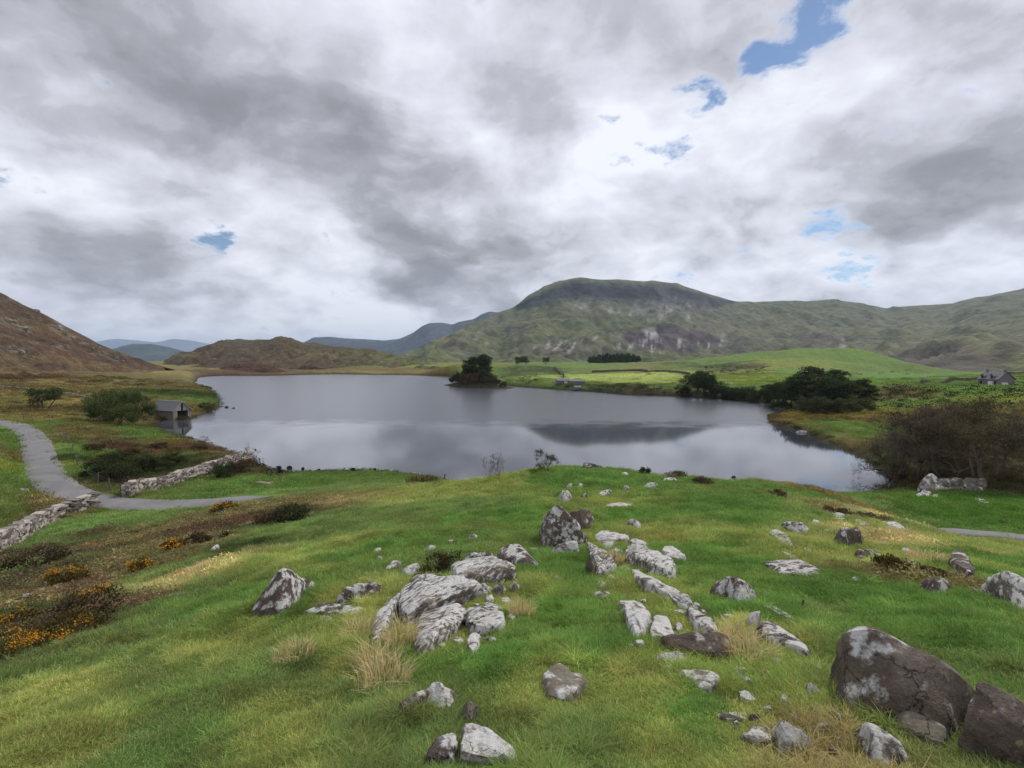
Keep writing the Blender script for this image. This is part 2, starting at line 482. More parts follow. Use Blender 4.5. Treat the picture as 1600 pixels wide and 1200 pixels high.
ROADS = []   # (xy polyline, z along it, half width)
def relief(x, y):
    r = np.hypot(x, y)
    z = 0.115 * fbm(x * 1.25, y * 1.25, 3, 11) * sstep(1.5, 4, r)
    z = z + 0.24 * fbm(x * .42, y * .42, 3, 12) * sstep(3, 9, r)
    z = z + 0.45 * fbm(x * .12, y * .12, 4, 13) * sstep(14, 45, r)
    z = z + 3.4 * fbm(x * .012, y * .012, 4, 14) * sstep(150, 420, r)
    z = z + 0.9 * fbm(x * .05, y * .05, 3, 16) * sstep(90, 260, r)
    return z
def ground_z(x, y, roads=True):
    x = np.asarray(x, float); y = np.asarray(y, float)
    z = base_z(x, y) + relief(x, y)
    sd = poly_sd(x, y, LAKE)
    land = np.maximum(z, 0.22 + np.clip(sd, 0, 60) * 0.022 + 0.12 * fbm(x * .5, y * .5, 3, 15))
    lowland = 0.45 * sstep(0, 2.5, sd)
    land = np.where(sd < 25, np.maximum(land * sstep(-1, 9, sd) + (1 - sstep(-1, 9, sd)) * np.minimum(land, lowland + .05 + sd * .12), 0.06 + lowland * .6), land)
    z = np.where(sd > 0, land, -0.25 - 0.12 * np.clip(-sd, 0, 30))
    q = isle_q(x, y)
    z = np.where(q < 1.25, np.maximum(z, 0.4 + 4.2 * (1 - q) - 0.1), z)
    if roads:
        for pl, zz_, hw in ROADS:
            near = (np.abs(x - pl[:, 0].mean()) < 90) & (y < 130) & (y > 20)
            if not near.any():
                continue
            xs, ys = x[near], y[near]
            d2 = (xs[:, None] - pl[None, :, 0]) ** 2 + (ys[:, None] - pl[None, :, 1]) ** 2
            k = d2.argmin(1); dd = np.sqrt(d2[np.arange(len(k)), k])
            wgt = 1 - sstep(hw + .5, hw + 3.0, dd)
            zn = z[near]
            z = z.copy(); z[near] = zn * (1 - wgt) + (zz_[k] - 0.05) * wgt
    return z
def hit(px, py, tmin=1.2, tmax=1500.0, roads=True):
    """first point of the ground along a pixel's ray"""
    dx, dy, dz = ray(px, py)
    n = 200
    t = np.geomspace(tmin, tmax, n)
    z = ground_z(dx * t, dy * t, roads) - (CAM_Z + dz * t)
    i = np.argmax(z > 0)
    if z[i] <= 0:
        i = n - 1
    if i == 0:
        return float(dx * t[0]), float(dy * t[0]), float(CAM_Z + dz * t[0])
    t0, t1 = t[i - 1], t[i]
    tt = np.linspace(t0, t1, 16)
    z = ground_z(dx * tt, dy * tt, roads) - (CAM_Z + dz * tt)
    j = max(1, int(np.argmax(z > 0)))
    f = z[j - 1] / (z[j - 1] - z[j] + 1e-12)
    tf = tt[j - 1] + (tt[j] - tt[j - 1]) * f
    return float(dx * tf), float(dy * tf), float(CAM_Z + dz * tf)
def gz(x, y):
    return float(ground_z(np.array([x]), np.array([y]))[0])

def resample(p, step):
    p = np.asarray(p, float)
    # Catmull-Rom through the points, then even spacing
    q = np.vstack([2 * p[0] - p[1], p, 2 * p[-1] - p[-2]])
    out = []
    for i in range(1, len(q) - 2):
        for t in np.linspace(0, 1, 24, endpoint=False):
            a, b, c, d = q[i - 1], q[i], q[i + 1], q[i + 2]
            out.append(.5 * ((2 * b) + (-a + c) * t + (2 * a - 5 * b + 4 * c - d) * t * t + (-a + 3 * b - 3 * c + d) * t ** 3))
    out.append(p[-1]); out = np.array(out)
    s = np.concatenate([[0], np.cumsum(np.hypot(*np.diff(out[:, :2], axis=0).T))])
    n = max(2, int(s[-1] / step) + 1)
    si = np.linspace(0, s[-1], n)
    return np.stack([np.interp(si, s, out[:, k]) for k in range(out.shape[1])], 1)
def smooth1(z, k):
    zp = np.pad(z, k, mode='edge')
    return np.convolve(zp, np.ones(2 * k + 1) / (2 * k + 1), 'valid')

ROAD_PX = [(-160, 645, 4.9), (-80, 651, 4.4), (0, 660, 3.9), (34, 668, 3.6), (54, 688, 3.25), (62, 712, 3.0), (72, 738, 2.8), (96, 763, 2.55), (150, 781, 2.3), (220, 788, 2.15),
           (300, 787, 2.2), (370, 780.5, 2.35), (425, 775, 2.6)]
def road_line(pts, hw):
    a = np.array(pts, float)
    x, y, z = at_z(a[:, 0], a[:, 1], a[:, 2])
    p = resample(np.stack([x, y, z], 1), 0.5)
    ROADS.append((p[:, :2], smooth1(p[:, 2], 6), hw))
    return p
road_p = road_line(ROAD_PX, 1.75)
track_p = road_line([(1418, 829, 1.9), (1460, 829.5, 1.95), (1520, 832, 2.0), (1600, 839.5, 2.0), (1700, 848, 2.1), (1800, 852, 2.2)], 0.75)
# ------------------------------------------------------------------ plant cover of the ground: which colour grows where
CLS = {'G': (78, 108, 44), 'g': (90, 108, 54), 'y': (114, 122, 58), 's': (146, 138, 86), 'b': (102, 93, 58), 'o': (112, 98, 56),
       'r': (90, 71, 54), 'd': (72, 66, 46), 'p': (152, 160, 96), 'k': (60, 70, 38), 'm': (122, 112, 70), 'f': (94, 118, 58)}
SEEDS = [
    # near turf
    (700, 1150, 'g'), (850, 1080, 'y'), (1000, 1060, 'y'), (1050, 1150, 'y'), (900, 1160, 'g'), (780, 1040, 'G'), (850, 980, 'G'), (950, 1010, 'G'), (900, 900, 'G'),
    (700, 1000, 'y'), (780, 930, 'y'), (560, 1020, 'y'), (600, 960, 'y'), (450, 1160, 'y'), (300, 1160, 'g'), (300, 1050, 'g'), (150, 1150, 'y'), (50, 1100, 'y'),
    (100, 1050, 'g'), (250, 1000, 'g'), (350, 1010, 'y'), (420, 980, 'y'), (350, 940, 'G'), (250, 940, 'g'), (330, 890, 's'), (500, 960, 'G'), (480, 1060, 'g'), (560, 1130, 'g'),
    (620, 1150, 'g'), (640, 1050, 'G'), (700, 900, 'g'), (600, 860, 'G'), (520, 840, 'g'), (480, 870, 'y'), (420, 880, 'y'), (560, 800, 'g'), (640, 780, 'y'), (520, 790, 'm'),
    (700, 800, 'g'), (780, 800, 'G'), (800, 760, 'y'), (700, 765, 'y'), (600, 755, 'g'), (500, 760, 'g'), (860, 750, 'G'), (940, 745, 'G'), (960, 790, 'y'), (1000, 800, 'G'),
    (1100, 790, 'G'), (1150, 800, 'G'), (1060, 840, 'y'), (1100, 860, 'G'), (1150, 880, 'G'), (1050, 930, 'y'), (1120, 1000, 'y'), (1170, 960, 'G'), (1250, 950, 'G'), (1280, 920, 'G'), (1330, 960, 'g'),
    (1400, 960, 'G'), (1500, 1000, 'G'), (1580, 1050, 'g'), (1200, 1050, 'y'), (1250, 1100, 'y'), (1180, 1120, 'y'), (1280, 1170, 'm'), (1350, 1080, 'g'), (1100, 1110, 'G'), (1480, 1120, 'g'),
    (1230, 860, 'y'), (1300, 880, 'y'), (1200, 780, 'G'), (1280, 790, 'm'), (1330, 790, 'o'), (1380, 810, 's'), (1430, 850, 's'), (1470, 880, 'y'), (1550, 880, 'G'), (1500, 850, 'y'), (1600, 860, 'y'),
    (1420, 900, 'b'), (1380, 880, 'y'), (1450, 940, 'G'), (1560, 900, 'G'), (1400, 815, 'g'), (1500, 810, 'G'), (1580, 790, 'G'), (1450, 780, 'G'), (1350, 780, 'g'), (1220, 765, 'G'),
    # left slope with heather and bracken
    (50, 1020, 'k'), (80, 980, 'd'), (150, 960, 'r'), (30, 940, 'b'), (120, 920, 'r'), (60, 900, 'd'), (200, 900, 'b'), (160, 880, 'b'), (100, 870, 'd'), (50, 870, 'd'), (20, 890, 'g'), (250, 860, 'b'), (300, 850, 'b'),
    (330, 830, 'r'), (240, 830, 'b'), (170, 850, 'b'), (120, 840, 'd'), (60, 855, 'g'), (180, 815, 'f'), (140, 825, 'f'), (220, 810, 'g'), (280, 815, 'b'), (340, 810, 'b'), (400, 800, 'b'), (450, 800, 'd'), (380, 830, 'k'), (440, 830, 'g'), (350, 870, 'k'),
    (270, 890, 'g'), (0, 960, 'k'), (430, 770, 'f'), (470, 760, 'f'), (380, 765, 'f'), (330, 770, 'g'), (300, 772, 'g'),
    # road side and bog
    (20, 750, 'f'), (10, 790, 'g'), (40, 790, 'b'), (90, 790, 'b'), (20, 710, 'b'), (5, 690, 'g'), (30, 735, 'y'), (0, 670, 'f'), (100, 700, 'f'), (115, 740, 'g'), (150, 700, 'r'), (170, 720, 'k'),
    (200, 690, 'r'), (240, 680, 'g'), (270, 700, 'r'), (300, 715, 'k'), (250, 740, 'k'), (180, 750, 'd'), (330, 710, 'b'), (370, 730, 'd'), (300, 690, 'b'), (130, 670, 'b'), (60, 650, 'm'), (20, 640, 'b'), (100, 640, 'b'), (150, 630, 'm'),
    (200, 660, 'b'), (230, 630, 'b'), (50, 610, 'b'), (120, 605, 'm'), (200, 600, 'b'), (260, 605, 'b'), (300, 615, 'k'), (330, 625, 'g'), (270, 590, 'b'), (200, 580, 'm'), (300, 575, 'm'), (150, 590, 'b'), (0, 590, 'r'), (80, 585, 'r'), (230, 568, 'm'),
    (360, 580, 'r'), (420, 580, 'r'), (500, 578, 'b'), (560, 580, 'm'), (620, 580, 'b'), (660, 582, 'o'), (700, 582, 'o'), (640, 570, 'y'), (600, 566, 'g'), (720, 575, 'y'),
    # far shore right
    (760, 580, 'g'), (800, 590, 'g'), (830, 598, 'g'), (880, 602, 'g'), (940, 605, 'k'), (1000, 610, 'd'), (1040, 610, 'd'), (1060, 605, 'g'), (820, 580, 'k'), (860, 572, 'f'), (900, 574, 'f'), (880, 588, 'p'), (940, 590, 'p'),
    (1000, 586, 'p'), (1040, 592, 'p'), (960, 582, 'f'), (1000, 576, 'm'), (1060, 575, 'g'), (1100, 572, 'k'), (1160, 575, 'd'), (1200, 578, 'y'), (1100, 590, 'g'), (1180, 592, 'y'), (1240, 566, 'y'), (1150, 562, 'f'),
    (1260, 580, 'f'), (1330, 560, 'f'), (1330, 590, 'f'), (1400, 575, 'g'), (1380, 590, 'f'), (1450, 585, 'f'), (1250, 600, 'f'), (1340, 605, 'f'), (1380, 612, 'b'), (1450, 612, 'b'), (1480, 607, 'f'), (1550, 612, 'f'), (1600, 600, 'g'),
    (1420, 630, 'g'), (1500, 630, 'y'), (1560, 625, 'y'), (1600, 630, 'b'), (1550, 640, 'b'), (1480, 640, 'b'), (1380, 640, 'y'), (1260, 655, 'o'), (1300, 650, 'o'), (1340, 655, 'o'), (1320, 668, 'f'), (1350, 672, 'g'), (1290, 670, 'b'), (1350, 690, 'b'), (1340, 700, 'b'),
    (1400, 700, 'k'), (1390, 730, 'k'), (1500, 720, 'd'), (1600, 700, 'd'), (1430, 750, 'd'), (1550, 745, 'd'),
]
_sxy = np.array([hit(a, b)[:2] for a, b, _ in SEEDS])
_sc = np.array([lin(CLS[c]) for *_, c in SEEDS])
_sk = [c for *_, c in SEEDS]
def cover_coord(x, y):
    r = np.hypot(x, y)
    return np.stack([np.log(r + 2.0) * 1.3, np.arctan2(x, y) * np.clip(r / 3, 0, 1) * 1.5], -1)
_sw = cover_coord(_sxy[:, 0], _sxy[:, 1])
def cover(x, y):
    x = np.asarray(x, float).ravel(); y = np.asarray(y, float).ravel()
    r = np.hypot(x, y)
    out = np.empty((len(x), 3))
    for i in range(0, len(x), 20000):
        xs, ys, rs = x[i:i + 20000], y[i:i + 20000], r[i:i + 20000]
        sc = 1.0 / np.maximum(rs * 0.10, 0.35)
        q = cover_coord(xs, ys)
        lr = np.log(rs + 2)
        q[:, 0] += 0.10 * fbm(xs * .9 / 1, ys * .9, 3, 31) * (rs < 30) + 0.10 * fbm(xs * .2, ys * .2, 3, 32) + .09 * fbm(xs * .05, ys * .05, 3, 33)
        q[:, 1] += 0.10 * fbm(xs * .9, ys * .9, 3, 34) * (rs < 30) + 0.10 * fbm(xs * .2, ys * .2, 3, 35) + .09 * fbm(xs * .05, ys * .05, 3, 36)
        d2 = ((q[:, None] - _sw[None]) ** 2).sum(-1)
        w = 1.0 / (d2 + 8e-4) ** 2.1
        c = (w @ _sc) / w.sum(1)[:, None]
        out[i:i + 20000] = c
    # worn, yellow and dark patches of the turf itself
    n = fbm(x * .8, y * .8, 4, 41); n2 = fbm(x * .25, y * .25, 3, 42); n3 = fbm(x * .035, y * .035, 4, 43)
    out *= (1 + .28 * n + .22 * n2 + .25 * n3)[:, None]
    ysh = np.clip(fbm(x * .6, y * .6, 3, 44) * 1.2, -1, 1)[:, None]
    out *= np.where(ysh > 0, 1 + ysh * np.array([.28, .08, .18]), 1 + ysh * np.array([.22, -.04, .15]))
    sd = poly_sd(x, y, LAKE)
    rim = ((1 - sstep(0.2, 2.2 + .006 * r, sd)) * (sd > -3))[:, None]
    out = out * (1 - rim * .75) + lin((46, 40, 32)) * rim * .75
    bed = (sd <= 0)[:, None]
    out = np.where(bed, lin((40, 36, 28)), out)
    q = isle_q(x, y)[:, None]
    out = np.where(q < 1.05, lin((62, 58, 40)), out)
    return np.clip(out, 0.004, 1)

def polar_sheet():
    th = np.concatenate([np.linspace(-180, -58, 46)[:-1], np.linspace(-58, 58, 500), np.linspace(58, 180, 46)[1:-1]])
    th = np.radians(th)
    r = np.concatenate([np.geomspace(0.4, 2.0, 14)[:-1], np.geomspace(2.0, 600, 430)[:-1], np.geomspace(600, 13000, 70)])
    TH, RR = np.meshgrid(th, r, indexing='ij')
    return RR * np.sin(TH), RR * np.cos(TH), len(th), len(r)
GX, GY, GNU, GNV = polar_sheet()
GZ = ground_z(GX.ravel(), GY.ravel())
gcol = cover(GX, GY)
M_GROUND = vcol_mat('turf', 5.0, 0.7, 0.38, 0.03)
ground = mesh_obj('ground', np.stack([GX.ravel(), GY.ravel(), GZ], 1), grid_faces(GNU, GNV, True)[:, ::-1].copy(), M_GROUND, smooth=True, col=gcol)
tag(ground, kind='structure')

# ------------------------------------------------------------------ lake
def make_lake():
    m, t, b = mat('lake_water')
    b.inputs['Base Color'].default_value = (0.045, 0.050, 0.060, 1)
    b.inputs['Roughness'].default_value = 0.04
    b.inputs['IOR'].default_value = 1.9
    b.inputs['Specular IOR Level'].default_value = 0.5
    co = tobj(t)
    mp = t.nodes.new('ShaderNodeMapping'); mp.inputs['Scale'].default_value = (1.0, 0.55, 1.0)
    t.links.new(co, mp.inputs[0])
    n1 = tnoise(t, 2.2, 5, 0.6, mp.outputs[0])
    n2 = tnoise(t, 0.16, 3, 0.5, co)
    sepn = t.nodes.new('ShaderNodeSeparateXYZ'); t.links.new(co, sepn.inputs[0])
    # the breeze ruffles the open middle; the lee under the near bank lies almost still
    yn = t.nodes.new('ShaderNodeMath'); yn.operation = 'MULTIPLY_ADD'
    t.links.new(n2.outputs[0], yn.inputs[0]); yn.inputs[1].default_value = 30.0; t.links.new(sepn.outputs[1], yn.inputs[2])
    lee = t.nodes.new('ShaderNodeMapRange'); lee.interpolation_type = 'SMOOTHSTEP'
    t.links.new(yn.outputs[0], lee.inputs[0])
    lee.inputs[1].default_value = 124; lee.inputs[2].default_value = 146
    lee.inputs[3].default_value = 0.06; lee.inputs[4].default_value = 1.0
    k = t.nodes.new('ShaderNodeMath'); k.operation = 'MULTIPLY'
    t.links.new(n1.outputs[0], k.inputs[0]); t.links.new(lee.outputs[0], k.inputs[1])
    tbump(t, k.outputs[0], b, 0.6, 0.05)
    rg = t.nodes.new('ShaderNodeMapRange'); t.links.new(lee.outputs[0], rg.inputs[0])
    rg.inputs[3].default_value = 0.03; rg.inputs[4].default_value = 0.24
    t.links.new(rg.outputs[0], b.inputs['Roughness'])
    g = 6.0
    c = LAKE.mean(0)
    v = LAKE + (LAKE - c) / np.linalg.norm(LAKE - c, axis=1)[:, None] * g
    # the sheet runs on a little under the banks
    bm = bmesh.new()
    vs = [bm.verts.new((p[0], p[1], 0.0)) for p in v]
    f = bm.faces.new(vs)
    bmesh.ops.triangulate(bm, faces=[f])
    bmesh.ops.recalc_face_normals(bm, faces=bm.faces)
    if sum(q.normal.z for q in bm.faces) < 0:
        bmesh.ops.reverse_faces(bm, faces=bm.faces)
    me = bpy.data.meshes.new('lake'); bm.to_mesh(me); bm.free()
    me.materials.append(m)
    o = bpy.data.objects.new('lake', me); COL.objects.link(o)
    tag(o, kind='structure')
make_lake()

# ------------------------------------------------------------------ road and track
def ribbon(name, p, zc, hw, m, up, wob):
    d = np.gradient(p[:, :2], axis=0); d /= np.linalg.norm(d, axis=1)[:, None]
    nrm = np.stack([-d[:, 1], d[:, 0]], 1)
    s = np.arange(len(p)) * 0.5
    cols = []
    for k, (f, h) in enumerate(((-1.0, -.06), (-.93, .0), (-.5, .03), (0, .045), (.5, .03), (.93, 0), (1.0, -.06))):
        e = hw * f * np.clip((len(p) - 1 - np.arange(len(p))) * .5 / 7.0, 0.02, 1) ** .6
        if abs(f) > .9:
            e = e + wob * fbm(s * .35, s * 0 + k // 3, 3, 50 + int(f > 0)) * np.sign(f)
        q = p[:, :2] + nrm * np.asarray(e)[..., None] if np.ndim(e) else p[:, :2] + nrm * e
        cols.append(np.column_stack([q, zc + up + h]))
    v = np.stack(cols, 1).reshape(-1, 3)
    o = mesh_obj(name, v, grid_faces(len(p), 7)[:, ::-1].copy(), m, smooth=True)
    return tag(o, kind='structure')
def road_mat():
    m, t, b = mat('worn_tarmac')
    co = tobj(t)
    n1 = tnoise(t, 0.5, 5, 0.6, co); n2 = tnoise(t, 14, 5, 0.7, co)
    c = tramp(t, n1.outputs[0], [(0.3, tuple(lin((106, 105, 106)))), (0.7, tuple(lin((132, 130, 128))))])
    c2 = tramp(t, n2.outputs[0], [(0.3, (.7, .7, .7)), (0.7, (1.2, 1.2, 1.2))])
    t.links.new(tmix(t, 1.0, c, c2, 'MULTIPLY'), b.inputs['Base Color'])
    b.inputs['Roughness'].default_value = 0.9
    tbump(t, n2.outputs[0], b, 0.4, 0.02)
    return m
M_ROAD = road_mat()
ribbon('road', road_p, ROADS[0][1], 1.6, M_ROAD, 0.03, 0.4)
ribbon('track', track_p, ROADS[1][1], 0.75, M_ROAD, 0.03, 0.3)

# ------------------------------------------------------------------ hills: each swept from its foot to its crest and down behind
def hill(name, ridge, foot, profile, ns, nt, noise_amp, noise_scale, back, paint, material, seed, back_drop=None, ridge_noise=0.25):
    rp = np.array(ridge, float); fp = np.array(foot, float)
    px = np.linspace(rp[0, 0], rp[-1, 0], nt)
    ry = np.interp(px, rp[:, 0], rp[:, 1]); rd = smooth1(np.interp(px, rp[:, 0], rp[:, 2]), 6)
    ry = smooth1(ry, 1)
    fpx = np.interp(px, fp[:, 0], fp[:, 1]); fd = np.interp(px, fp[:, 0], fp[:, 2]); fz = np.interp(px, fp[:, 0], fp[:, 3])
    A = np.stack(at_depth(px, ry, rd), 1)
    B = np.stack([(fpx - 800) / F_PX * fd, fd, fz], 1)
    s = np.linspace(0, 1, ns)
    pz = np.interp(s, [q[0] for q in profile], [q[1] for q in profile])
    V = []
    env_s = np.interp(s, [0, .1, .85, 1], [.3, 1, .8, ridge_noise])
    for k in range(ns):
        q = B + (A - B) * s[k]
        q[:, 2] = B[:, 2] + (A[:, 2] - B[:, 2]) * pz[k]
        V.append(q)
    V = np.stack(V, 1)
    n = fbm(V[..., 0] * noise_scale, V[..., 1] * noise_scale, 5, seed, .55)
    gul = fbm(V[..., 0] * noise_scale * 2.2, V[..., 1] * noise_scale * .4, 4, seed + 9, .55)
    V[..., 2] += noise_amp * (n + .6 * gul) * env_s[None, :]
    V[:, 0, 2] -= 18.0      # the foot runs on below the plain
    # far side
    nb = 8
    Bk = []
    for k in range(1, nb + 1):
        q = A + 0.0
        q[:, 2] = V[:, -1, 2]
        q[:, 1] += back * k / nb
        q[:, 0] += back * k / nb * A[:, 0] / np.maximum(A[:, 1], 1) * .6
        q[:, 2] -= (A[:, 2] + 30) * (k / nb) ** 1.3
        Bk.append(q)
    Vall = np.concatenate([V, np.stack(Bk, 1)], 1)
    P = Vall.reshape(-1, 3)
    qx, qy = project(P[:, 0], P[:, 1], P[:, 2])
    S = np.broadcast_to(np.concatenate([s, np.ones(nb)])[None], Vall.shape[:2]).ravel()
    col = paint(P, qx, qy, S)
    o = mesh_obj(name, P, grid_faces(nt, ns + nb)[:, ::-1].copy(), material, smooth=True, col=np.clip(col, .004, 1))
    return tag(o, kind='structure')
def blob(qx, qy, cx, cy, rx, ry, n=0):
    return 1 - sstep(.55, 1.15, np.hypot((qx - cx) / rx, (qy - cy) / ry) + n)
def mixc(a, c, f):
    f = np.asarray(f)[:, None]
    return a * (1 - f) + lin(c)[None] * f

def paint_mountain(P, qx, qy, S):
    x, y, z = P.T
    n1 = fbm(x * .004, z * .012, 5, 61); n2 = fbm(x * .02, z * .03, 4, 62); n3 = fbm(x * .0015, y * .0015, 4, 63)
    c = np.repeat(lin((102, 103, 78))[None], len(x), 0)
    c = mixc(c, (90, 98, 66), sstep(-.2, .5, n3))
    c = mixc(c, (118, 112, 82), .55 * sstep(.05, .5, n1))
    c = mixc(c, (84, 86, 70), .6 * sstep(.0, .5, fbm(x * .01, z * .02, 4, 64)))
    # crags along the top
    topw = np.interp(qx, [800, 830, 900, 1000, 1060, 1110, 1150], [10, 22, 40, 46, 40, 26, 4])
    ridge_y = np.interp(qx, [780, 830, 880, 905, 1020, 1060, 1130, 1180], [490, 462, 438, 433, 439, 444, 466, 472])
    cl = (1 - sstep(.6, 1.15, (qy - ridge_y) / topw + .45 * n2)) * ((qx > 805) & (qx < 1150)) * sstep(.0, .25, (qy - ridge_y) / topw + .2 * n2)
    c = mixc(c, (44, 48, 52), .97 * cl)
    c = mixc(c, (88, 92, 86), .5 * cl * sstep(0, .4, fbm(x * .012, z * .006, 3, 66)))
    # grey scree fans under the crags
    fan = blob(qx, qy, 1040, 482, 85, 20, .5 * n2) * .55 + blob(qx, qy, 925, 480, 45, 18, .6 * n2) * .45
    st = sstep(-.05, .3, fbm((qx + .55 * qy) * .12, qy * .015, 3, 67))
    c = mixc(c, (118, 116, 114), np.clip(fan * (0.4 + .6 * st), 0, 1))
    # heather
    h = np.maximum.reduce([blob(qx, qy, 1050, 528, 88, 24, .5 * n1 + .25 * n2) * .85, blob(qx, qy, 900, 545, 80, 10, .5 * n1) * .35, blob(qx, qy, 805, 516, 22, 6, .5 * n1) * .8,
                           blob(qx, qy, 1280, 530, 50, 15, .6 * n1 + .3 * n2) * .75, blob(qx, qy, 1485, 562, 115, 28, .35 * n1) * .97, blob(qx, qy, 1580, 545, 50, 20, .5 * n1) * .5,
                           blob(qx, qy, 1160, 540, 60, 20, .5 * n1) * .45, blob(qx, qy, 720, 542, 30, 8, .5 * n1) * .4])
    c = mixc(c, (84, 72, 78), h)
    # pale stone runs
    run = sstep(.06, .2, fbm((qx + np.where(qx < 960, .75, .1) * qy) * .085, qy * .022, 3, 68)) * sstep(-.15, .2, fbm(qx * .03, qy * .06, 3, 69))
    zone = np.maximum.reduce([blob(qx, qy, 890, 537, 70, 18), blob(qx, qy, 1050, 533, 100, 22), blob(qx, qy, 1300, 535, 45, 12), blob(qx, qy, 985, 540, 25, 14), .6 * blob(qx, qy, 1040, 490, 80, 16), .6 * blob(qx, qy, 930, 488, 50, 16), .5 * blob(qx, qy, 760, 530, 40, 12)])
    c = mixc(c, (168, 160, 160), .95 * run * zone)
    c = mixc(c, (84, 94, 58), .5 * (1 - sstep(.0, .2, S)) * (1 - sstep(1350, 1420, qx)))
    rt = sstep(1150, 1300, qx)
    c = mixc(c, (108, 108, 80), .35 * rt)
    c = mixc(c, (82, 84, 72), .55 * rt * sstep(.05, .4, fbm(x * .006 + 9, z * .02, 4, 70)))
    return c * (1 + .25 * n2 + .15 * n1)[:, None]
M_MTN = vcol_mat('mountain_side', 0.018, 0.11, 0.30, 14.0, speck=0.055)
M_HILL = vcol_mat('hill_side', 0.11, 0.8, 0.45, 2.5, speck=0.35)
PROF_M = [(0, 0), (.15, .05), (.35, .17), (.6, .42), (.78, .66), (.86, .80), (.93, .95), (1, 1)]
hill('mountain',
     [(560, 572, 1750), (600, 562, 1800), (640, 548, 1900), (665, 538, 2000), (700, 523, 2100), (740, 505, 2250), (780, 488, 2400), (800, 481, 2450), (830, 461, 2500), (852, 447, 2550), (880, 438, 2600), (905, 433, 2600), (930, 436, 2600),
      (970, 436.5, 2600), (1008, 440, 2600), (1020, 438, 2620), (1060, 444, 2650), (1090, 454, 2700), (1130, 466, 2750), (1150, 471, 2800), (1180, 472, 2850), (1230, 470, 2850),
      (1262, 471.5, 2850), (1310, 469, 2850), (1345, 474, 2850), (1385, 483, 2850), (1420, 478.5, 2850), (1488, 476, 2800), (1520, 468, 2700), (1560, 460.5, 2650), (1585, 456, 2600), (1600, 452, 2600), (1700, 436, 2500), (1850, 425, 2400), (2100, 440, 2300)],
     [(560, 600, 900, 4), (700, 700, 900, 4), (900, 880, 1000, 4), (1100, 1080, 1050, 4), (1330, 1320, 950, 5), (1420, 1412, 640, 2), (1500, 1495, 470, 2), (1600, 1595, 450, 2), (2100, 2100, 430, 2)],
     PROF_M, 150, 560, 62, .0045, 1500, paint_mountain, M_MTN, 71, ridge_noise=.06)

def paint_far_hazed(base, alt, ns=.002):  # bluish base and alt carry part of the distance haze in the colour
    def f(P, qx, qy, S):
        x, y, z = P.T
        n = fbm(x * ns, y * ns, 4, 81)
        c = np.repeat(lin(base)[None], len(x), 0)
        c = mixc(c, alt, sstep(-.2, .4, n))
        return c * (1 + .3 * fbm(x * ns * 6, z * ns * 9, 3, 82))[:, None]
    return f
SLOPE = [(0, 0), (.3, .18), (.6, .48), (.85, .85), (1, 1)]
ROUND = [(0, 0), (.2, .22), (.5, .6), (.8, .9), (1, 1)]
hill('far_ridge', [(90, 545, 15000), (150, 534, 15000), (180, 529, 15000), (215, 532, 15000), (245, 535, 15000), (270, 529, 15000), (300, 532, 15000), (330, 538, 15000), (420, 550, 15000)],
     [(90, 90, 12500, 0), (420, 420, 12500, 0)], SLOPE, 20, 80, 30, .0006, 2500, paint_far_hazed((92, 106, 122), (104, 114, 126), .0006), M_MTN, 91, ridge_noise=.1)
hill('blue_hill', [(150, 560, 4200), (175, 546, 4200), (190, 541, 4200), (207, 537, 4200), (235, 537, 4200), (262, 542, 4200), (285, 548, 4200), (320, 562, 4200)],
     [(150, 150, 3300, 0), (320, 320, 3300, 0)], ROUND, 30, 90, 30, .002, 900, paint_far_hazed((66, 80, 84), (86, 96, 92)), M_MTN, 92, ridge_noise=.15)
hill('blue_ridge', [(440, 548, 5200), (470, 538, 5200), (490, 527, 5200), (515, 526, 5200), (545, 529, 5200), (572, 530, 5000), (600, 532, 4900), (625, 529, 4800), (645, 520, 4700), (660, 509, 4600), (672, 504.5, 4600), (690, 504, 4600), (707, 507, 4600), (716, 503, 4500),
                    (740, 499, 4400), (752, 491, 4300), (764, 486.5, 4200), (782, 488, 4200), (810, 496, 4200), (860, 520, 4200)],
     [(440, 440, 3000, 0), (860, 860, 3000, 0)], SLOPE, 50, 220, 60, .0016, 1500, paint_far_hazed((66, 76, 88), (84, 90, 98), .0015), M_MTN, 93, ridge_noise=.06)  # haze blue mixed into the ridge colour, beside the haze volume

def paint_brown(P, qx, qy, S):
    x, y, z = P.T
    n = fbm(x * .012, y * .012, 4, 83); n2 = fbm(x * .05, y * .05, 4, 84)
    c = np.repeat(lin((84, 73, 58))[None], len(x), 0)
    c = mixc(c, (98, 92, 64), sstep(.0, .5, n))
    c = mixc(c, (72, 66, 52), .8 * sstep(.0, .5, n2))
    c = mixc(c, (94, 100, 62), .75 * sstep(.1, .5, fbm(x * .006, y * .006, 3, 85) + (qx - 520) * .0035))
    c = mixc(c, (150, 140, 130), .6 * sstep(.42, .6, fbm(x * .09, y * .09, 3, 86)))
    return c
hill('moor_hill', [(265, 562, 900), (285, 553, 900), (305, 548, 900), (335, 536, 900), (360, 532, 900), (385, 532.5, 900), (420, 531, 900), (448, 530.5, 900), (470, 535, 900), (490, 537, 900), (520, 541, 900), (560, 546, 880), (575, 544.5, 850), (592, 547, 850), (610, 553, 850),
                   (640, 563, 850), (690, 573, 850), (720, 580, 850)],
     [(265, 250, 640, 3), (400, 400, 620, 3), (560, 560, 600, 3), (720, 740, 560, 3)], ROUND, 80, 260, 17, .014, 500, paint_brown, M_HILL, 94, ridge_noise=.12)
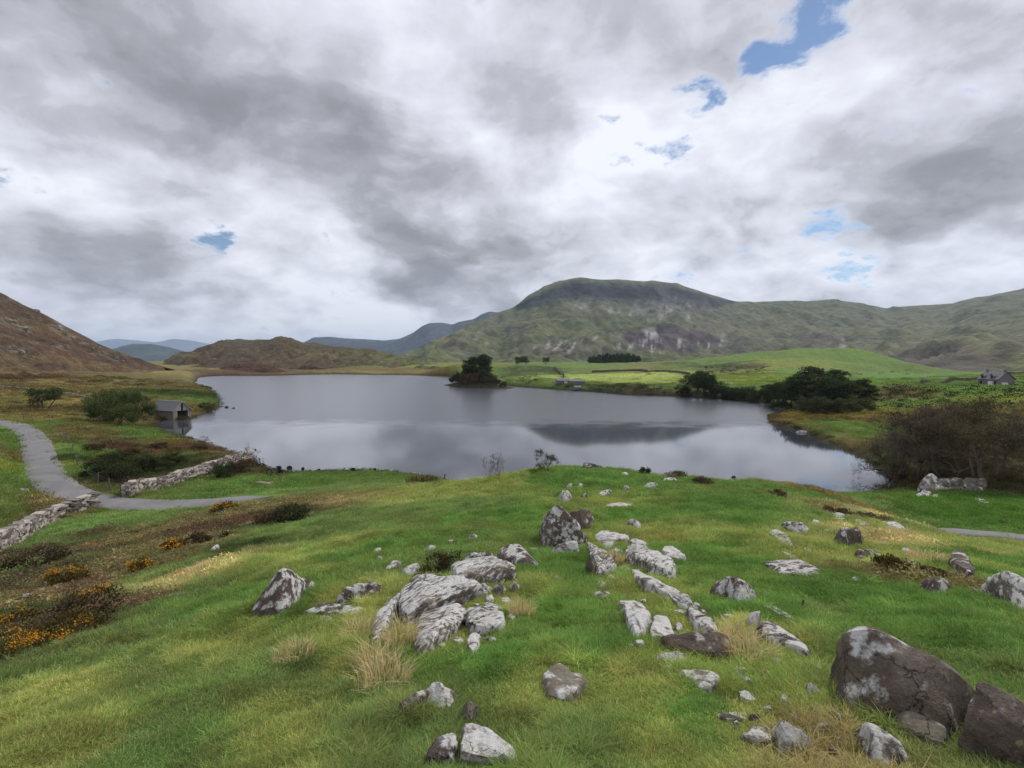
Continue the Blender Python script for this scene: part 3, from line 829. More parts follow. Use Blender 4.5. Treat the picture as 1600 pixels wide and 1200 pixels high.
hill('rust_knoll', [(318, 590, 540), (335, 580, 540), (352, 571, 540), (372, 566, 540), (400, 566, 540), (420, 570, 535), (440, 577, 530), (462, 587, 525)],
     [(318, 318, 508, .2), (400, 400, 506, .2), (462, 462, 508, .2)], ROUND, 24, 70, 1.2, .05, 60, lambda P, qx, qy, S: mixc(np.repeat(lin((84, 62, 50))[None], len(P), 0), (60, 50, 42), sstep(0, .4, fbm(P[:, 0] * .1, P[:, 1] * .1, 3, 87))),
     M_HILL, 95, ridge_noise=.2)
def paint_left(P, qx, qy, S):
    x, y, z = P.T
    n = fbm(x * .03, y * .03, 4, 88); n2 = fbm(x * .1, z * .1, 4, 89)
    c = np.repeat(lin((80, 66, 54))[None], len(x), 0)
    c = mixc(c, (92, 70, 57), sstep(-.1, .4, n))
    c = mixc(c, (70, 62, 50), .8 * sstep(.0, .4, n2) * sstep(.25, .6, S))
    c = mixc(c, (112, 98, 66), .7 * (1 - sstep(.05, .3, S + .15 * n)))
    c = mixc(c, (112, 98, 66), .4 * sstep(.2, .5, fbm(x * .02 + 5, z * .04, 3, 90)))
    rk = sstep(.30, .42, fbm(x * .08, z * .14, 4, 91)) * sstep(.35, .6, S) * .5
    for cx_, cy_, rx_, ry_ in ((12, 503, 30, 11), (38, 516, 16, 7), (48, 478, 22, 7), (92, 512, 20, 8), (112, 528, 14, 6), (22, 546, 26, 6), (158, 553, 14, 4), (100, 541, 16, 3), (180, 562, 18, 3), (130, 536, 10, 4), (25, 466, 26, 5)):
        rk = np.maximum(rk, blob(qx, qy, cx_, cy_, rx_, ry_, .9 * fbm(x * .12, z * .2, 4, 97) ) * sstep(-.15, .2, fbm(x * .25, z * .3, 3, 98)))
    c = mixc(c, (120, 112, 106), .6 * rk)
    return c
hill('heather_hill', [(-700, 120, 330), (-500, 215, 330), (-300, 315, 335), (-150, 385, 345), (-60, 428, 352), (0, 456, 360), (30, 471, 366), (60, 487, 375), (95, 507, 385), (130, 528, 395), (165, 543, 410), (200, 557, 430), (230, 566, 450), (255, 574, 460)],
     [(-700, -900, 90, 6), (-300, -320, 130, 6), (0, -20, 195, 5), (100, 95, 240, 5), (200, 205, 330, 5), (255, 262, 390, 4)], [(0, 0), (.2, .10), (.5, .36), (.8, .74), (1, 1)], 110, 260, 8.5, .03, 300, paint_left, M_HILL, 96, ridge_noise=.25)
# ------------------------------------------------------------------ rocks
def rock_mat(name, lichen, dark=(92, 84, 80), light=(132, 124, 118), streak=0.0, moss=0.25, pale=(206, 204, 200), lscale=6.5):
    m, t, b = mat(name)
    tc_ = t.nodes.new('ShaderNodeTexCoord')
    oi = t.nodes.new('ShaderNodeObjectInfo')
    ad = t.nodes.new('ShaderNodeVectorMath'); ad.operation = 'MULTIPLY_ADD'
    cr = t.nodes.new('ShaderNodeCombineXYZ')
    for i in range(3):
        t.links.new(oi.outputs['Random'], cr.inputs[i])
    t.links.new(cr.outputs[0], ad.inputs[0]); ad.inputs[1].default_value = (37, 53, 71)
    t.links.new(tc_.outputs['Object'], ad.inputs[2])
    co = ad.outputs[0]
    if streak:
        mp = t.nodes.new('ShaderNodeMapping'); mp.vector_type = 'TEXTURE'; mp.inputs['Rotation'].default_value = (R(10), R(-12), R(52)); mp.inputs['Scale'].default_value = (1, .30, .34)
        t.links.new(co, mp.inputs[0]); lco = mp.outputs[0]
    else:
        lco = co
    n0 = tnoise(t, 2.4, 6, 0.65, co)
    base = tramp(t, n0.outputs[0], [(0.32, tuple(lin(dark) * .75)), (0.5, tuple(lin(dark))), (0.7, tuple(lin(light)))])
    gr = tnoise(t, 38, 4, 0.7, co)
    base = tmix(t, 1.0, base, tramp(t, gr.outputs[0], [(0.3, (.72, .72, .72)), (0.72, (1.25, 1.25, 1.25))]), 'MULTIPLY')
    ms = tnoise(t, 1.7, 4, 0.6, co)
    base = tmix(t, tramp(t, ms.outputs[0], [(0.56, (0, 0, 0)), (0.72, (moss,) * 3)]), base, tuple(lin((92, 88, 46))))
    ln = tnoise(t, lscale, 7, 0.62, lco)
    geo = t.nodes.new('ShaderNodeNewGeometry'); sp = t.nodes.new('ShaderNodeSeparateXYZ'); t.links.new(geo.outputs['Normal'], sp.inputs[0])
    k = t.nodes.new('ShaderNodeMath'); k.operation = 'MULTIPLY_ADD'
    t.links.new(sp.outputs[2], k.inputs[0]); k.inputs[1].default_value = 0.06
    lb_ = tnoise(t, lscale * .28, 3, .5, co)
    k2 = t.nodes.new('ShaderNodeMath'); k2.operation = 'MULTIPLY_ADD'; t.links.new(lb_.outputs[0], k2.inputs[0]); k2.inputs[1].default_value = 0.55; t.links.new(ln.outputs[0], k2.inputs[2])
    k3 = t.nodes.new('ShaderNodeMath'); k3.operation = 'SUBTRACT'; t.links.new(k2.outputs[0], k3.inputs[0]); k3.inputs[1].default_value = 0.275
    t.links.new(k3.outputs[0], k.inputs[2])
    th = 0.66 - lichen * 0.26
    lm = tramp(t, k.outputs[0], [(th - .05, (0, 0, 0)), (th, (.32, .32, .32)), (th + .05, (1, 1, 1))])
    vo = t.nodes.new('ShaderNodeTexVoronoi'); vo.inputs['Scale'].default_value = lscale * 3.2; t.links.new(lco, vo.inputs['Vector'])
    spk = tramp(t, vo.outputs['Distance'], [(0.0, (.55, .55, .54)), (0.22, (1, 1, 1))])
    ck = t.nodes.new('ShaderNodeTexVoronoi'); ck.feature = 'DISTANCE_TO_EDGE'; ck.inputs['Scale'].default_value = 2.1
    cw = t.nodes.new('ShaderNodeVectorMath'); cw.operation = 'MULTIPLY_ADD'; t.links.new(n0.outputs['Color'], cw.inputs[0]); cw.inputs[1].default_value = (.5, .5, .5); t.links.new(co, cw.inputs[2])
    t.links.new(cw.outputs[0], ck.inputs['Vector'])
    crk = tramp(t, ck.outputs['Distance'], [(0.0, (.58, .57, .56)), (0.012, (1, 1, 1))])
    crack = tmix(t, tramp(t, ms.outputs[0], [(0.42, (0, 0, 0)), (0.56, (1, 1, 1))]), (1, 1, 1), crk)
    lc = tmix(t, 1.0, tramp(t, gr.outputs[0], [(0.3, tuple(lin(pale) * .72)), (0.65, tuple(lin(pale)))]), spk, 'MULTIPLY')
    lc2 = tnoise(t, lscale * 1.7, 4, .6, co)
    lc = tmix(t, tramp(t, lc2.outputs[0], [(0.5, (0, 0, 0)), (0.66, (.7, .7, .7))]), lc, tuple(lin((164, 158, 150))))
    fin = tmix(t, lm, base, lc)
    y2 = tnoise(t, lscale * 2.3, 3, .5, co)
    fin = tmix(t, tramp(t, y2.outputs[0], [(0.66, (0, 0, 0)), (0.70, (.6, .6, .6))]), fin, tuple(lin((150, 142, 104))))
    t.links.new(tmix(t, 1.0, fin, crack, 'MULTIPLY'), b.inputs['Base Color'])
    b.inputs['Roughness'].default_value = 0.92
    b.inputs['Specular IOR Level'].default_value = 0.15
    hm = t.nodes.new('ShaderNodeMath'); hm.operation = 'MULTIPLY_ADD'
    t.links.new(gr.outputs[0], hm.inputs[0]); hm.inputs[1].default_value = 0.25; t.links.new(n0.outputs[0], hm.inputs[2])
    hm2 = t.nodes.new('ShaderNodeMath'); hm2.operation = 'MULTIPLY'
    sc_ = t.nodes.new('ShaderNodeSeparateColor'); t.links.new(crack, sc_.inputs[0])
    t.links.new(hm.outputs[0], hm2.inputs[0]); t.links.new(sc_.outputs[0], hm2.inputs[1])
    tbump(t, hm2.outputs[0], b, 1.0, 0.08)
    return m
RM = {'d': rock_mat('dark_stone', 0.16, (94, 83, 75), (126, 115, 104), 0, .45, lscale=6.0), 'l': rock_mat('lichened_stone', 0.50, (84, 74, 69), (124, 114, 106), moss=.35), 'p': rock_mat('pale_lichened_stone', 0.74, (112, 102, 94), (150, 140, 132), moss=.25),
      's': rock_mat('streaked_stone', 0.60, (96, 88, 80), (136, 126, 118), 1.0, .4, lscale=5.5), 'g': rock_mat('plain_grey_stone', 0.06, (118, 110, 98), (146, 138, 124), 0, .2),
      'h': rock_mat('heap_stone', 0.30, (104, 98, 92), (150, 144, 136), 0, .1, lscale=2.0),
      'w': rock_mat('wet_dark_stone', 0.06, (40, 40, 42), (58, 58, 60), 0, 0)}

def _ico(sub):
    bm = bmesh.new(); bmesh.ops.create_icosphere(bm, subdivisions=sub, radius=1.0)
    v = np.array([q.co[:] for q in bm.verts]); f = np.array([[q.index for q in fc.verts] for fc in bm.faces]); bm.free()
    return v / np.linalg.norm(v, axis=1)[:, None], f
ICO = {k: _ico(k) for k in (2, 3, 4, 5)}
def hull_planes(P):
    bm = bmesh.new()
    for p in P:
        bm.verts.new(p)
    r = bmesh.ops.convex_hull(bm, input=list(bm.verts))
    bm.normal_update()
    N, O = [], []
    c = P.mean(0)
    for f in bm.faces:
        n = np.array(f.normal[:]); o = float(n @ np.array(f.verts[0].co[:]))
        if n @ c > o:
            n, o = -n, -o
        if f.calc_area() > 1e-9:
            N.append(n); O.append(o)
    bm.free()
    return np.array(N), np.array(O)
FOOT = []    # footprints (polygon xy) where no turf grows
def hull_mesh(P, sub, rough, seed, soft=14.0, fscale=2.0, joint=.55):
    """points -> weathered stone: rounded convex body with worn, uneven faces"""
    P = np.asarray(P, float)
    lo, hi = P.min(0), P.max(0); ext = np.maximum(hi - lo, 1e-3); c = (lo + hi) / 2
    Q = (P - c) / ext
    N, O = hull_planes(Q)
    cen = Q.mean(0)
    O = O - N @ cen
    gg = np.random.default_rng(seed * 7 + 1)
    cut = gg.normal(0, 1, (9, 3)); cut[:, 2] = np.abs(cut[:, 2]) * 1.1 - .25; cut /= np.linalg.norm(cut, axis=1)[:, None]
    sup = ((Q - cen) @ cut.T).max(0)
    N = np.vstack([N, cut]); O = np.concatenate([O, sup * gg.uniform(.84, .98, 9)])
    D, F = ICO[sub]
    dn = D @ N.T
    with np.errstate(divide='ignore', invalid='ignore'):
        rr = np.where(dn > 1e-3, O[None] / np.where(dn > 1e-3, dn, 1), 1e3)
    rr = np.maximum(rr, 1e-3)
    r = (rr ** -soft).sum(1) ** (-1.0 / soft)
    V = (cen + D * r[:, None]) * ext + c
    size = float(ext.mean())
    s3 = fscale / size
    n = fbm(V[:, 0] * s3 + .7 * V[:, 2] * s3 + seed * 3.7, V[:, 1] * s3 - .8 * V[:, 2] * s3, 4, seed, .58)
    # facets: broad flat breaks
    fac = np.abs(vnoise(V[:, 0] * s3 * 1.6 + V[:, 2] * s3 * 1.9, V[:, 1] * s3 * 1.6 - V[:, 2] * s3 * 1.1 + seed, seed + 5))
    nrm = D / ext; nrm /= np.linalg.norm(nrm, axis=1)[:, None]
    s4 = s3 * 3.1
    n4 = fbm(V[:, 0] * s4 - .6 * V[:, 2] * s4, V[:, 1] * s4 + .7 * V[:, 2] * s4 + seed, 3, seed + 3, .6)
    # a few clean breaks along parallel joints
    ja = seed * 1.3; jd = np.cos(ja) * D[:, 0] + np.sin(ja) * D[:, 1] * .9 + .5 * D[:, 2]
    step = np.floor(jd * 2.3 + .35 * n + seed * .37)
    stp = (_hash(step, step * 0 + seed, 3) - .5)
    V = V + nrm * (size * rough * (n * .9 - fac * .6 + .32 * n4 + joint * stp))[:, None]
    return V, F
def rock_from_points(name, P, m, label, sub, seed, rough=.09, soft=14.0, group=None, cat='rock', foot=True, joint=.55):
    V, F = hull_mesh(P, sub, rough, seed, soft, 2.0, joint)
    lo = V.min(0); hi = V.max(0)
    base = np.array([(lo[0] + hi[0]) / 2, (lo[1] + hi[1]) / 2, lo[2]])
    o = mesh_obj(name, V - base, F, m, smooth=True)
    try:
        o.data.set_sharp_from_angle(angle=R(31))
    except Exception:
        pass
    o.location = base
    tag(o, label, cat, group)
    if foot:
        FOOT.append(V[:, :2][V[:, 2] > lo[2] + .25 * (hi[2] - lo[2])])
    return o
_rk = [100]
def B(poly, m, label, lean=.55, back=.8, name='boulder', soft=30., rough=.075, sub=None, group=None, sink=.25, d=None, up=0.0, dk=1.0):
    """a standing stone: outline at its own distance, with body behind and buried foot"""
    _rk[0] += 1
    a = np.array(poly, float)
    ac_ = a.mean(0); ac_[1] = a[:, 1].max(); a = ac_ + (a - ac_) * 1.07
    yb = a[:, 1].max(); yt = a[:, 1].min()
    xb = a[a[:, 1] > yb - .3 * (yb - yt)][:, 0].mean()
    if d is None:
        h = hit(xb, yb)
        d0 = h[1]
    else:
        d0 = d
    d0 = d0 * dk
    w = (a[:, 0].max() - a[:, 0].min()) / F_PX * d0
    hgt = (yb - yt) / F_PX * d0
    f = (yb - a[:, 1]) / (yb - yt)
    thick = back * min(w, hgt * 1.6)
    px = a[:, 0]; py = a[:, 1]
    # where the lower edge of the outline meets the sloping ground
    il, ir = int(px.argmin()), int(px.argmax()); nP = len(a)
    ch1 = [(il + k) % nP for k in range((ir - il) % nP + 1)]; ch2 = [(ir + k) % nP for k in range((il - ir) % nP + 1)]
    lo_ch = ch1 if py[ch1].mean() > py[ch2].mean() else ch2
    if d is None:
        gd = np.array([np.clip(hit(px[k], py[k])[1] * dk, d0, d0 + 1.6 * thick) for k in lo_ch])
    else:
        gd = np.full(len(lo_ch), d0)
    o_ = np.argsort(px[lo_ch]); bx_, by_, bd_ = px[lo_ch][o_], py[lo_ch][o_], gd[o_]
    based = np.interp(px, bx_, bd_); basey = np.interp(px, bx_, by_)
    fl = np.clip((basey - py) / (yb - yt), 0, 1)
    x, y, z = at_depth(px, py, based + lean * thick * fl)
    front = np.stack([x, y, z], 1)
    # body: shrunken outline further back
    cxp, cyp = px.mean(), yb
    x2, y2, z2 = at_depth(cxp + (px - cxp) * .82, cyp + (py - cyp) * .72, based + thick * (0.9 + .1 * f))
    backp = np.stack([x2, y2, z2], 1); backp[:, 2] -= .12 * hgt
    low = front[fl < .5].copy(); low[:, 2] -= sink * hgt + .05; low[:, 1] += .05 * thick
    low2 = backp[fl < .5].copy(); low2[:, 2] -= (sink + .5) * hgt + .05
    P = np.vstack([front, backp, low, low2]); P[:, 2] += up
    pxs = a[:, 0].max() - a[:, 0].min()
    s = sub or (5 if pxs > 110 else 4 if pxs > 26 else 3)
    return rock_from_points(name, P, RM[m], label, s, _rk[0], rough, soft, group)
def S(poly, m, label, h=.16, name='flat_rock', soft=34., rough=.065, sub=None, shrink=.72, group=None):
    """bedrock breaking the turf: footprint found on the ground, raised h metres"""
    _rk[0] += 1
    a = np.array(poly, float)
    g = np.array([hit(x, y) for x, y in a])
    c = g.mean(0)
    h = h * .66
    g = c + (g - c) * 1.2
    top = c + (g - c) * (shrink + .19); top[:, 2] += h + .3 * h * np.array([math.sin(3.1 * i + _rk[0]) for i in range(len(a))])
    mid = c + (g - c) * .95; mid[:, 2] += h * .45
    low = g.copy(); low[:, 2] -= .18 + .3 * h
    P = np.vstack([top, mid, low])
    pxs = a[:, 0].max() - a[:, 0].min()
    s = sub or (5 if pxs > 90 else 4 if pxs > 22 else 3)
    return rock_from_points(name, P, RM[m], label, s, _rk[0], rough, soft, group, joint=.18)

# the left of the outcrop
B([(390, 968), (397, 950), (412, 920), (431, 894), (444, 888), (464, 892), (477, 905), (466, 930), (458, 952), (447, 966), (421, 966)], 'l', 'tall lichen-blotched boulder leaning alone on the green slope at left', lean=.8, rough=.07)
B([(458, 925), (470, 902), (482, 905), (499, 916), (480, 930)], 'd', 'small dark stone tucked behind the lone leaning boulder', lean=.7)
B([(526, 944), (539, 922), (547, 915), (571, 914), (590, 910), (607, 916), (603, 926), (562, 946), (541, 952)], 'l', 'low dark boulder with white lichen rim right of the lone leaning boulder', lean=.5)
B([(573, 914), (575, 905), (585, 904), (588, 912)], 'p', 'small white stone on top of the low dark boulder at left', lean=.4, name='stone', sink=.3)
S([(478, 957), (505, 946), (530, 948), (577, 957), (545, 962), (505, 962)], 'l', 'narrow half-buried ledge in front of the low dark boulder', h=.06)
B([(583, 864), (584, 858), (594, 855), (596, 858), (590, 864)], 'p', 'upper of two tiny white stones on open grass left of the dark bush', name='stone')
B([(590, 878), (590, 869), (597, 868), (599, 874), (595, 879)], 'p', 'lower of two tiny white stones on open grass left of the dark bush', name='stone')
B([(601, 892), (605, 883), (618, 876), (627, 876), (618, 886), (608, 892)], 'p', 'white tilted stone slab lying in grass left of the dark bush', name='stone', lean=.9)
B([(658, 867), (664, 856), (670, 851), (681, 852), (682, 860), (672, 868)], 'p', 'white-topped stone poking out behind the dark bush', name='stone')
B([(625, 896), (632, 886), (655, 878), (650, 890), (645, 905), (634, 907)], 'p', 'white stone with a blunt foot at the left edge of the dark bush', name='stone')
S([(700, 905), (709, 897), (737, 886), (771, 886), (799, 899), (801, 907), (780, 914), (745, 911), (715, 911)], 's', 'streaked grey whaleback slab right of the dark bush', h=.30)
B([(704, 917), (712, 910), (722, 906), (745, 911), (742, 926), (715, 925)], 'l', 'leftmost of the broken blocks under the streaked whaleback slab', lean=.4)
B([(742, 924), (750, 911), (758, 910), (769, 919), (768, 930), (747, 929)], 'l', 'second broken block under the streaked whaleback slab', lean=.4)
B([(769, 920), (774, 912), (785, 914), (791, 922), (785, 933), (773, 931)], 'p', 'third broken block, nearly white, under the streaked whaleback slab', lean=.4, name='stone')
B([(795, 920), (799, 910), (806, 907), (813, 914), (811, 926), (801, 930)], 'p', 'rounded white block at the right end of the streaked whaleback slab', lean=.4, name='stone')
S([(626, 952), (632, 936), (655, 923), (676, 920), (709, 922), (738, 928), (758, 933), (730, 940), (690, 944), (675, 962), (640, 980), (627, 974)], 's', 'broad white-streaked bedrock slab in the middle of the left outcrop', h=.34)
S([(582, 995), (592, 972), (602, 956), (625, 942), (618, 962), (612, 988), (588, 1012)], 's', 'steep white-streaked slab among straw grass at the outcrop left edge', h=.22)
S([(647, 995), (662, 976), (692, 968), (719, 960), (733, 970), (704, 996), (676, 1022), (655, 1033)], 's', 'lower front slab with diagonal white streaks in the left outcrop', h=.20)
S([(729, 972), (738, 965), (771, 964), (786, 978), (788, 989), (767, 998), (750, 1001), (734, 995)], 's', 'rounded grey and white slab at the lower right of the left outcrop', h=.24)
S([(733, 1003), (750, 1000), (750, 1018), (739, 1028), (729, 1020)], 'p', 'white lobe of rock dropping from the left outcrop into green grass', h=.14)
S([(755, 945), (782, 946), (785, 953), (772, 958), (760, 952)], 'p', 'thin white flat stone in yellow grass right of the left outcrop', h=.05)
B([(724, 884), (726, 865), (745, 864), (767, 864), (773, 873), (767, 880), (749, 885)], 'l', 'squarish lichened block behind the streaked whaleback slab', lean=.7)
B([(773, 873), (775, 862), (784, 853), (801, 848), (811, 852), (831, 873), (845, 888), (839, 893), (816, 886), (790, 880)], 'l', 'wedge-shaped dark boulder with white right flank beside the squarish block', lean=.6, soft=24, rough=.05)
B([(695, 850), (700, 845), (706, 842), (710, 846), (704, 851)], 'p', 'tiny white stone in grass just above the dark bush', name='stone')
B([(730, 842), (733, 835), (741, 834), (748, 839), (745, 844)], 'p', 'small white stone uphill of the squarish lichened block', name='stone')
B([(826, 858), (833, 855), (842, 857), (841, 862), (830, 861)], 'p', 'small flat white stone left of the big pointed boulder', name='stone')
# the centre
B([(842, 811), (858, 799), (873, 788), (882, 801), (901, 816), (912, 836), (919, 849), (912, 858), (880, 862), (850, 858), (845, 830)], 'l', 'biggest central boulder, five-sided and pointed, with white lichen patches', lean=.55, soft=26, rough=.045, sub=5)
B([(856, 868), (870, 850), (886, 844), (900, 842), (907, 866), (887, 869)], 'p', 'white slab propped against the foot of the big pointed boulder', lean=.5, soft=20)
B([(888, 802), (905, 797), (924, 797), (928, 817), (920, 830), (908, 828)], 'd', 'dark mossy boulder behind the big pointed boulder', lean=.5)
S([(930, 840), (940, 835), (962, 838), (981, 843), (982, 850), (955, 848), (936, 847)], 'p', 'white ledge right of the big pointed boulder', h=.16)
S([(943, 849), (960, 848), (959, 860), (945, 876), (941, 862)], 'p', 'white rib of rock running down from the white ledge', h=.14)
S([(983, 848), (990, 846), (1012, 853), (1013, 860), (990, 856)], 'p', 'short white ledge at the head of the large tilted slab', h=.14)
S([(978, 876), (982, 862), (997, 861), (1025, 871), (1049, 886), (1051, 900), (1042, 909), (1018, 894), (987, 884)], 's', 'large tilted grey slab with square right end in the middle of the slope', h=.24)
S([(1035, 869), (1038, 860), (1051, 861), (1070, 872), (1069, 880), (1042, 874)], 'p', 'pale block half sunk right of the large tilted slab', h=.16)
S([(915, 855), (929, 867), (950, 877), (969, 892), (945, 899), (931, 900), (927, 880)], 's', 'streaked white slab reaching down from the big pointed boulder', h=.26)
B([(913, 893), (915, 876), (924, 872), (930, 884), (927, 901)], 'd', 'dark stub of rock left of the streaked white slab', lean=.4, name='stone')
S([(924, 938), (940, 928), (957, 930), (950, 938), (933, 942)], 'l', 'low broken ledge in brown grass under the streaked white slab', h=.10)
S([(983, 896), (1006, 902), (1034, 918), (1081, 943), (1078, 951), (1060, 948), (1025, 928), (999, 915)], 'p', 'long narrow white rib of rock running diagonally down the slope', h=.12)
S([(1092, 958), (1098, 956), (1107, 964), (1106, 969), (1100, 966)], 'p', 'small stone in line below the long narrow white rib', h=.08)
S([(970, 953), (980, 950), (1002, 952), (1016, 962), (1010, 978), (1006, 1000), (988, 1000), (994, 982), (984, 966)], 'p', 'white bedrock tongue left of its broader twin in the lower middle', h=.14)
S([(1017, 990), (1025, 967), (1042, 971), (1051, 990), (1055, 1004), (1019, 1006)], 'p', 'broad pale bedrock patch above the overhanging slab', h=.14)
B([(862, 909), (864, 900), (869, 897), (879, 903), (876, 910)], 'p', 'small white rounded stone alone in grass below the big pointed boulder', name='stone')
B([(980, 814), (984, 811), (993, 811), (1003, 823), (998, 828), (990, 826)], 'p', 'pale stone alone in smooth grass right of the mossy boulder', name='stone')
S([(946, 790), (963, 787), (989, 787), (985, 796), (967, 795)], 'p', 'flat pale stone in yellow grass uphill of the big pointed boulder', h=.05)
# right of centre
B([(1112, 917), (1117, 907), (1129, 902), (1143, 900), (1160, 906), (1176, 917), (1183, 932), (1186, 940), (1178, 945), (1154, 946), (1132, 938)], 'l', 'rounded grey boulder standing alone right of the long white rib', lean=.6, rough=.06)
B([(1027, 1019), (1036, 1008), (1073, 1005), (1125, 1004), (1138, 1011), (1142, 1034), (1130, 1042), (1080, 1030)], 'd', 'flat-topped overhanging slab with dark shaded front in the lower middle', lean=.7, back=1.0, soft=24, rough=.05, up=.10)
S([(1073, 966), (1086, 965), (1112, 988), (1126, 1002), (1103, 1003), (1086, 990)], 'l', 'sloping rock face rising behind the overhanging slab', h=.20)
B([(1020, 1042), (1025, 1027), (1045, 1024), (1068, 1024), (1084, 1033), (1070, 1040), (1040, 1042)], 'p', 'white broken slab lying under the overhanging slab', lean=.6, back=.7, up=.03)
S([(1060, 1062), (1070, 1058), (1095, 1064), (1123, 1064), (1125, 1072), (1108, 1088), (1090, 1086), (1074, 1074)], 'p', 'flat pinkish-white rock in grass below the overhanging slab', h=.10)
B([(1164, 975), (1166, 962), (1172, 957), (1188, 957), (1184, 970), (1180, 988), (1170, 988)], 'p', 'white-headed upright stone below the rounded grey boulder', lean=.5, name='stone')
S([(1183, 998), (1191, 988), (1204, 987), (1222, 1001), (1241, 1017), (1264, 1029), (1257, 1035), (1224, 1018), (1198, 1014)], 'l', 'long low dark-headed rock right of the white-headed stone', h=.20)
S([(1164, 1014), (1180, 1018), (1205, 1037), (1191, 1036), (1174, 1031)], 'p', 'thin white sliver beside straw grass in the lower middle', h=.08)
S([(1129, 965), (1140, 963), (1155, 970), (1159, 984), (1150, 976)], 'p', 'curved pale sliver of rock left of the white-headed stone', h=.07)
S([(1189, 950), (1209, 952), (1237, 966), (1233, 973), (1211, 961)], 'p', 'narrow pale ledge just below the rounded grey boulder', h=.08)
B([(1248, 949), (1249, 939), (1256, 935), (1260, 946), (1256, 951)], 'l', 'tiny two-toned stone alone on the right green bank', name='stone')
S([(1143, 1055), (1152, 1050), (1178, 1073), (1176, 1080), (1156, 1064)], 'l', 'thin rock edge below the right end of the overhanging slab', h=.08)
S([(1154, 1087), (1169, 1090), (1184, 1104), (1169, 1104), (1156, 1096)], 'l', 'small grey flake of rock above the cluster at the bottom', h=.08)
S([(1121, 1121), (1136, 1115), (1169, 1120), (1165, 1129), (1138, 1132)], 'l', 'flat grey stone level with the turf near the bottom', h=.04)
B([(1186, 1141), (1190, 1134), (1198, 1131), (1207, 1141), (1200, 1147)], 'p', 'small white stone above the bottom boulder pair', name='stone')
B([(1206, 1156), (1210, 1144), (1220, 1139), (1237, 1146), (1255, 1159), (1267, 1177), (1248, 1190), (1227, 1195), (1212, 1182)], 'p', 'white-faced boulder at the bottom right of centre', lean=.6, up=.06)
S([(1158, 1156), (1180, 1146), (1202, 1147), (1207, 1168), (1180, 1170)], 'l', 'grey flat rock left of the white-faced bottom boulder', h=.08)
S([(1259, 1040), (1270, 1040), (1291, 1049), (1280, 1052)], 'p', 'thin white stone touching the left end of the huge boulder', h=.06)
B([(1257, 1084), (1258, 1070), (1264, 1064), (1274, 1072), (1288, 1092), (1275, 1095), (1262, 1093)], 'l', 'pointed black-and-white stone left of the huge boulder', name='stone', lean=.5)
B([(1255, 1060), (1258, 1052), (1266, 1048), (1275, 1053), (1273, 1062)], 'g', 'small grey stone above the pointed black-and-white stone', name='stone')
B([(1292, 1052), (1300, 1030), (1318, 1000), (1337, 976), (1355, 974), (1400, 992), (1450, 1017), (1487, 1047), (1522, 1080), (1532, 1100), (1526, 1116), (1507, 1138), (1486, 1166), (1455, 1150), (1400, 1122), (1350, 1098), (1307, 1093)], 'd', 'huge dark boulder with few white lichen spots at lower right', lean=.55, back=.75, soft=30, rough=.055, sub=5, dk=.96)
B([(1529, 1084), (1545, 1086), (1582, 1105), (1610, 1125), (1645, 1150), (1650, 1200), (1600, 1196), (1540, 1182), (1496, 1174), (1516, 1140), (1533, 1112)], 'd', 'dark boulder cut by the right edge beside the huge boulder', lean=.5, up=.08, dk=.96, soft=30, rough=.055, sub=5)
B([(1399, 1122), (1415, 1111), (1432, 1102), (1447, 1111), (1475, 1136), (1483, 1152), (1468, 1167), (1447, 1157), (1417, 1138)], 'g', 'pale wedge of plain stone resting against the front of the huge boulder', lean=1.5, back=.6, soft=30, rough=.03, dk=.965, sink=.05)
B([(1349, 1099), (1355, 1091), (1366, 1088), (1380, 1101), (1370, 1108)], 'l', 'small lichened stone between the huge boulder and the turf', name='stone')
B([(1330, 1156), (1340, 1131), (1360, 1126), (1385, 1139), (1407, 1152), (1421, 1172), (1434, 1206), (1400, 1212), (1365, 1208), (1345, 1184)], 'l', 'mossy-sided boulder cut by the bottom edge at right', lean=.6, rough=.06)
B([(1292, 1118), (1299, 1110), (1310, 1114), (1321, 1130), (1313, 1141), (1300, 1134)], 'l', 'small lichened stone in brown grass below the huge boulder', name='stone')
S([(1440, 1155), (1452, 1153), (1462, 1166), (1452, 1170)], 'p', 'pale chip of stone at the foot of the plain wedge', h=.06)
# upper right
B([(1437, 917), (1445, 905), (1467, 903), (1483, 913), (1489, 926), (1480, 936), (1457, 937), (1446, 930)], 'l', 'dark rock with broad white patches under brown heather at right', lean=.6)
B([(1529, 916), (1556, 909), (1562, 899), (1576, 892), (1588, 896), (1604, 911), (1640, 932), (1645, 968), (1600, 964), (1582, 956), (1563, 945), (1542, 933)], 's', 'large grey boulder cut by the right edge above the huge boulder', lean=.7, rough=.06, sub=5)
S([(1484, 885), (1489, 875), (1500, 870), (1508, 880), (1532, 911), (1527, 917), (1510, 906)], 'd', 'leaning dark rib of rock left of the boulder at the right edge', h=.30)
S([(1401, 887), (1412, 881), (1422, 880), (1432, 888), (1427, 893), (1407, 891)], 'p', 'low white stone left of the leaning dark rib', h=.10)
S([(1439, 880), (1446, 881), (1462, 890), (1452, 890)], 'p', 'thin white stone in straw grass left of the leaning dark rib', h=.06)
B([(1382, 898), (1384, 891), (1390, 889), (1395, 895), (1389, 900)], 'p', 'small white stone beside the low mossy bush at right', name='stone')
S([(1404, 900), (1411, 899), (1419, 904), (1412, 906)], 'p', 'small white flat stone below the low white stone', h=.05)
B([(1437, 952), (1440, 945), (1447, 947), (1450, 953), (1444, 955)], 'p', 'tiny white stone in grass under the rock with broad white patches', name='stone')
B([(1219, 818), (1232, 815), (1254, 816), (1265, 826), (1267, 837), (1251, 836), (1234, 829)], 'l', 'grey square-ended rock on the bank above the white-edged ledge', lean=.6)
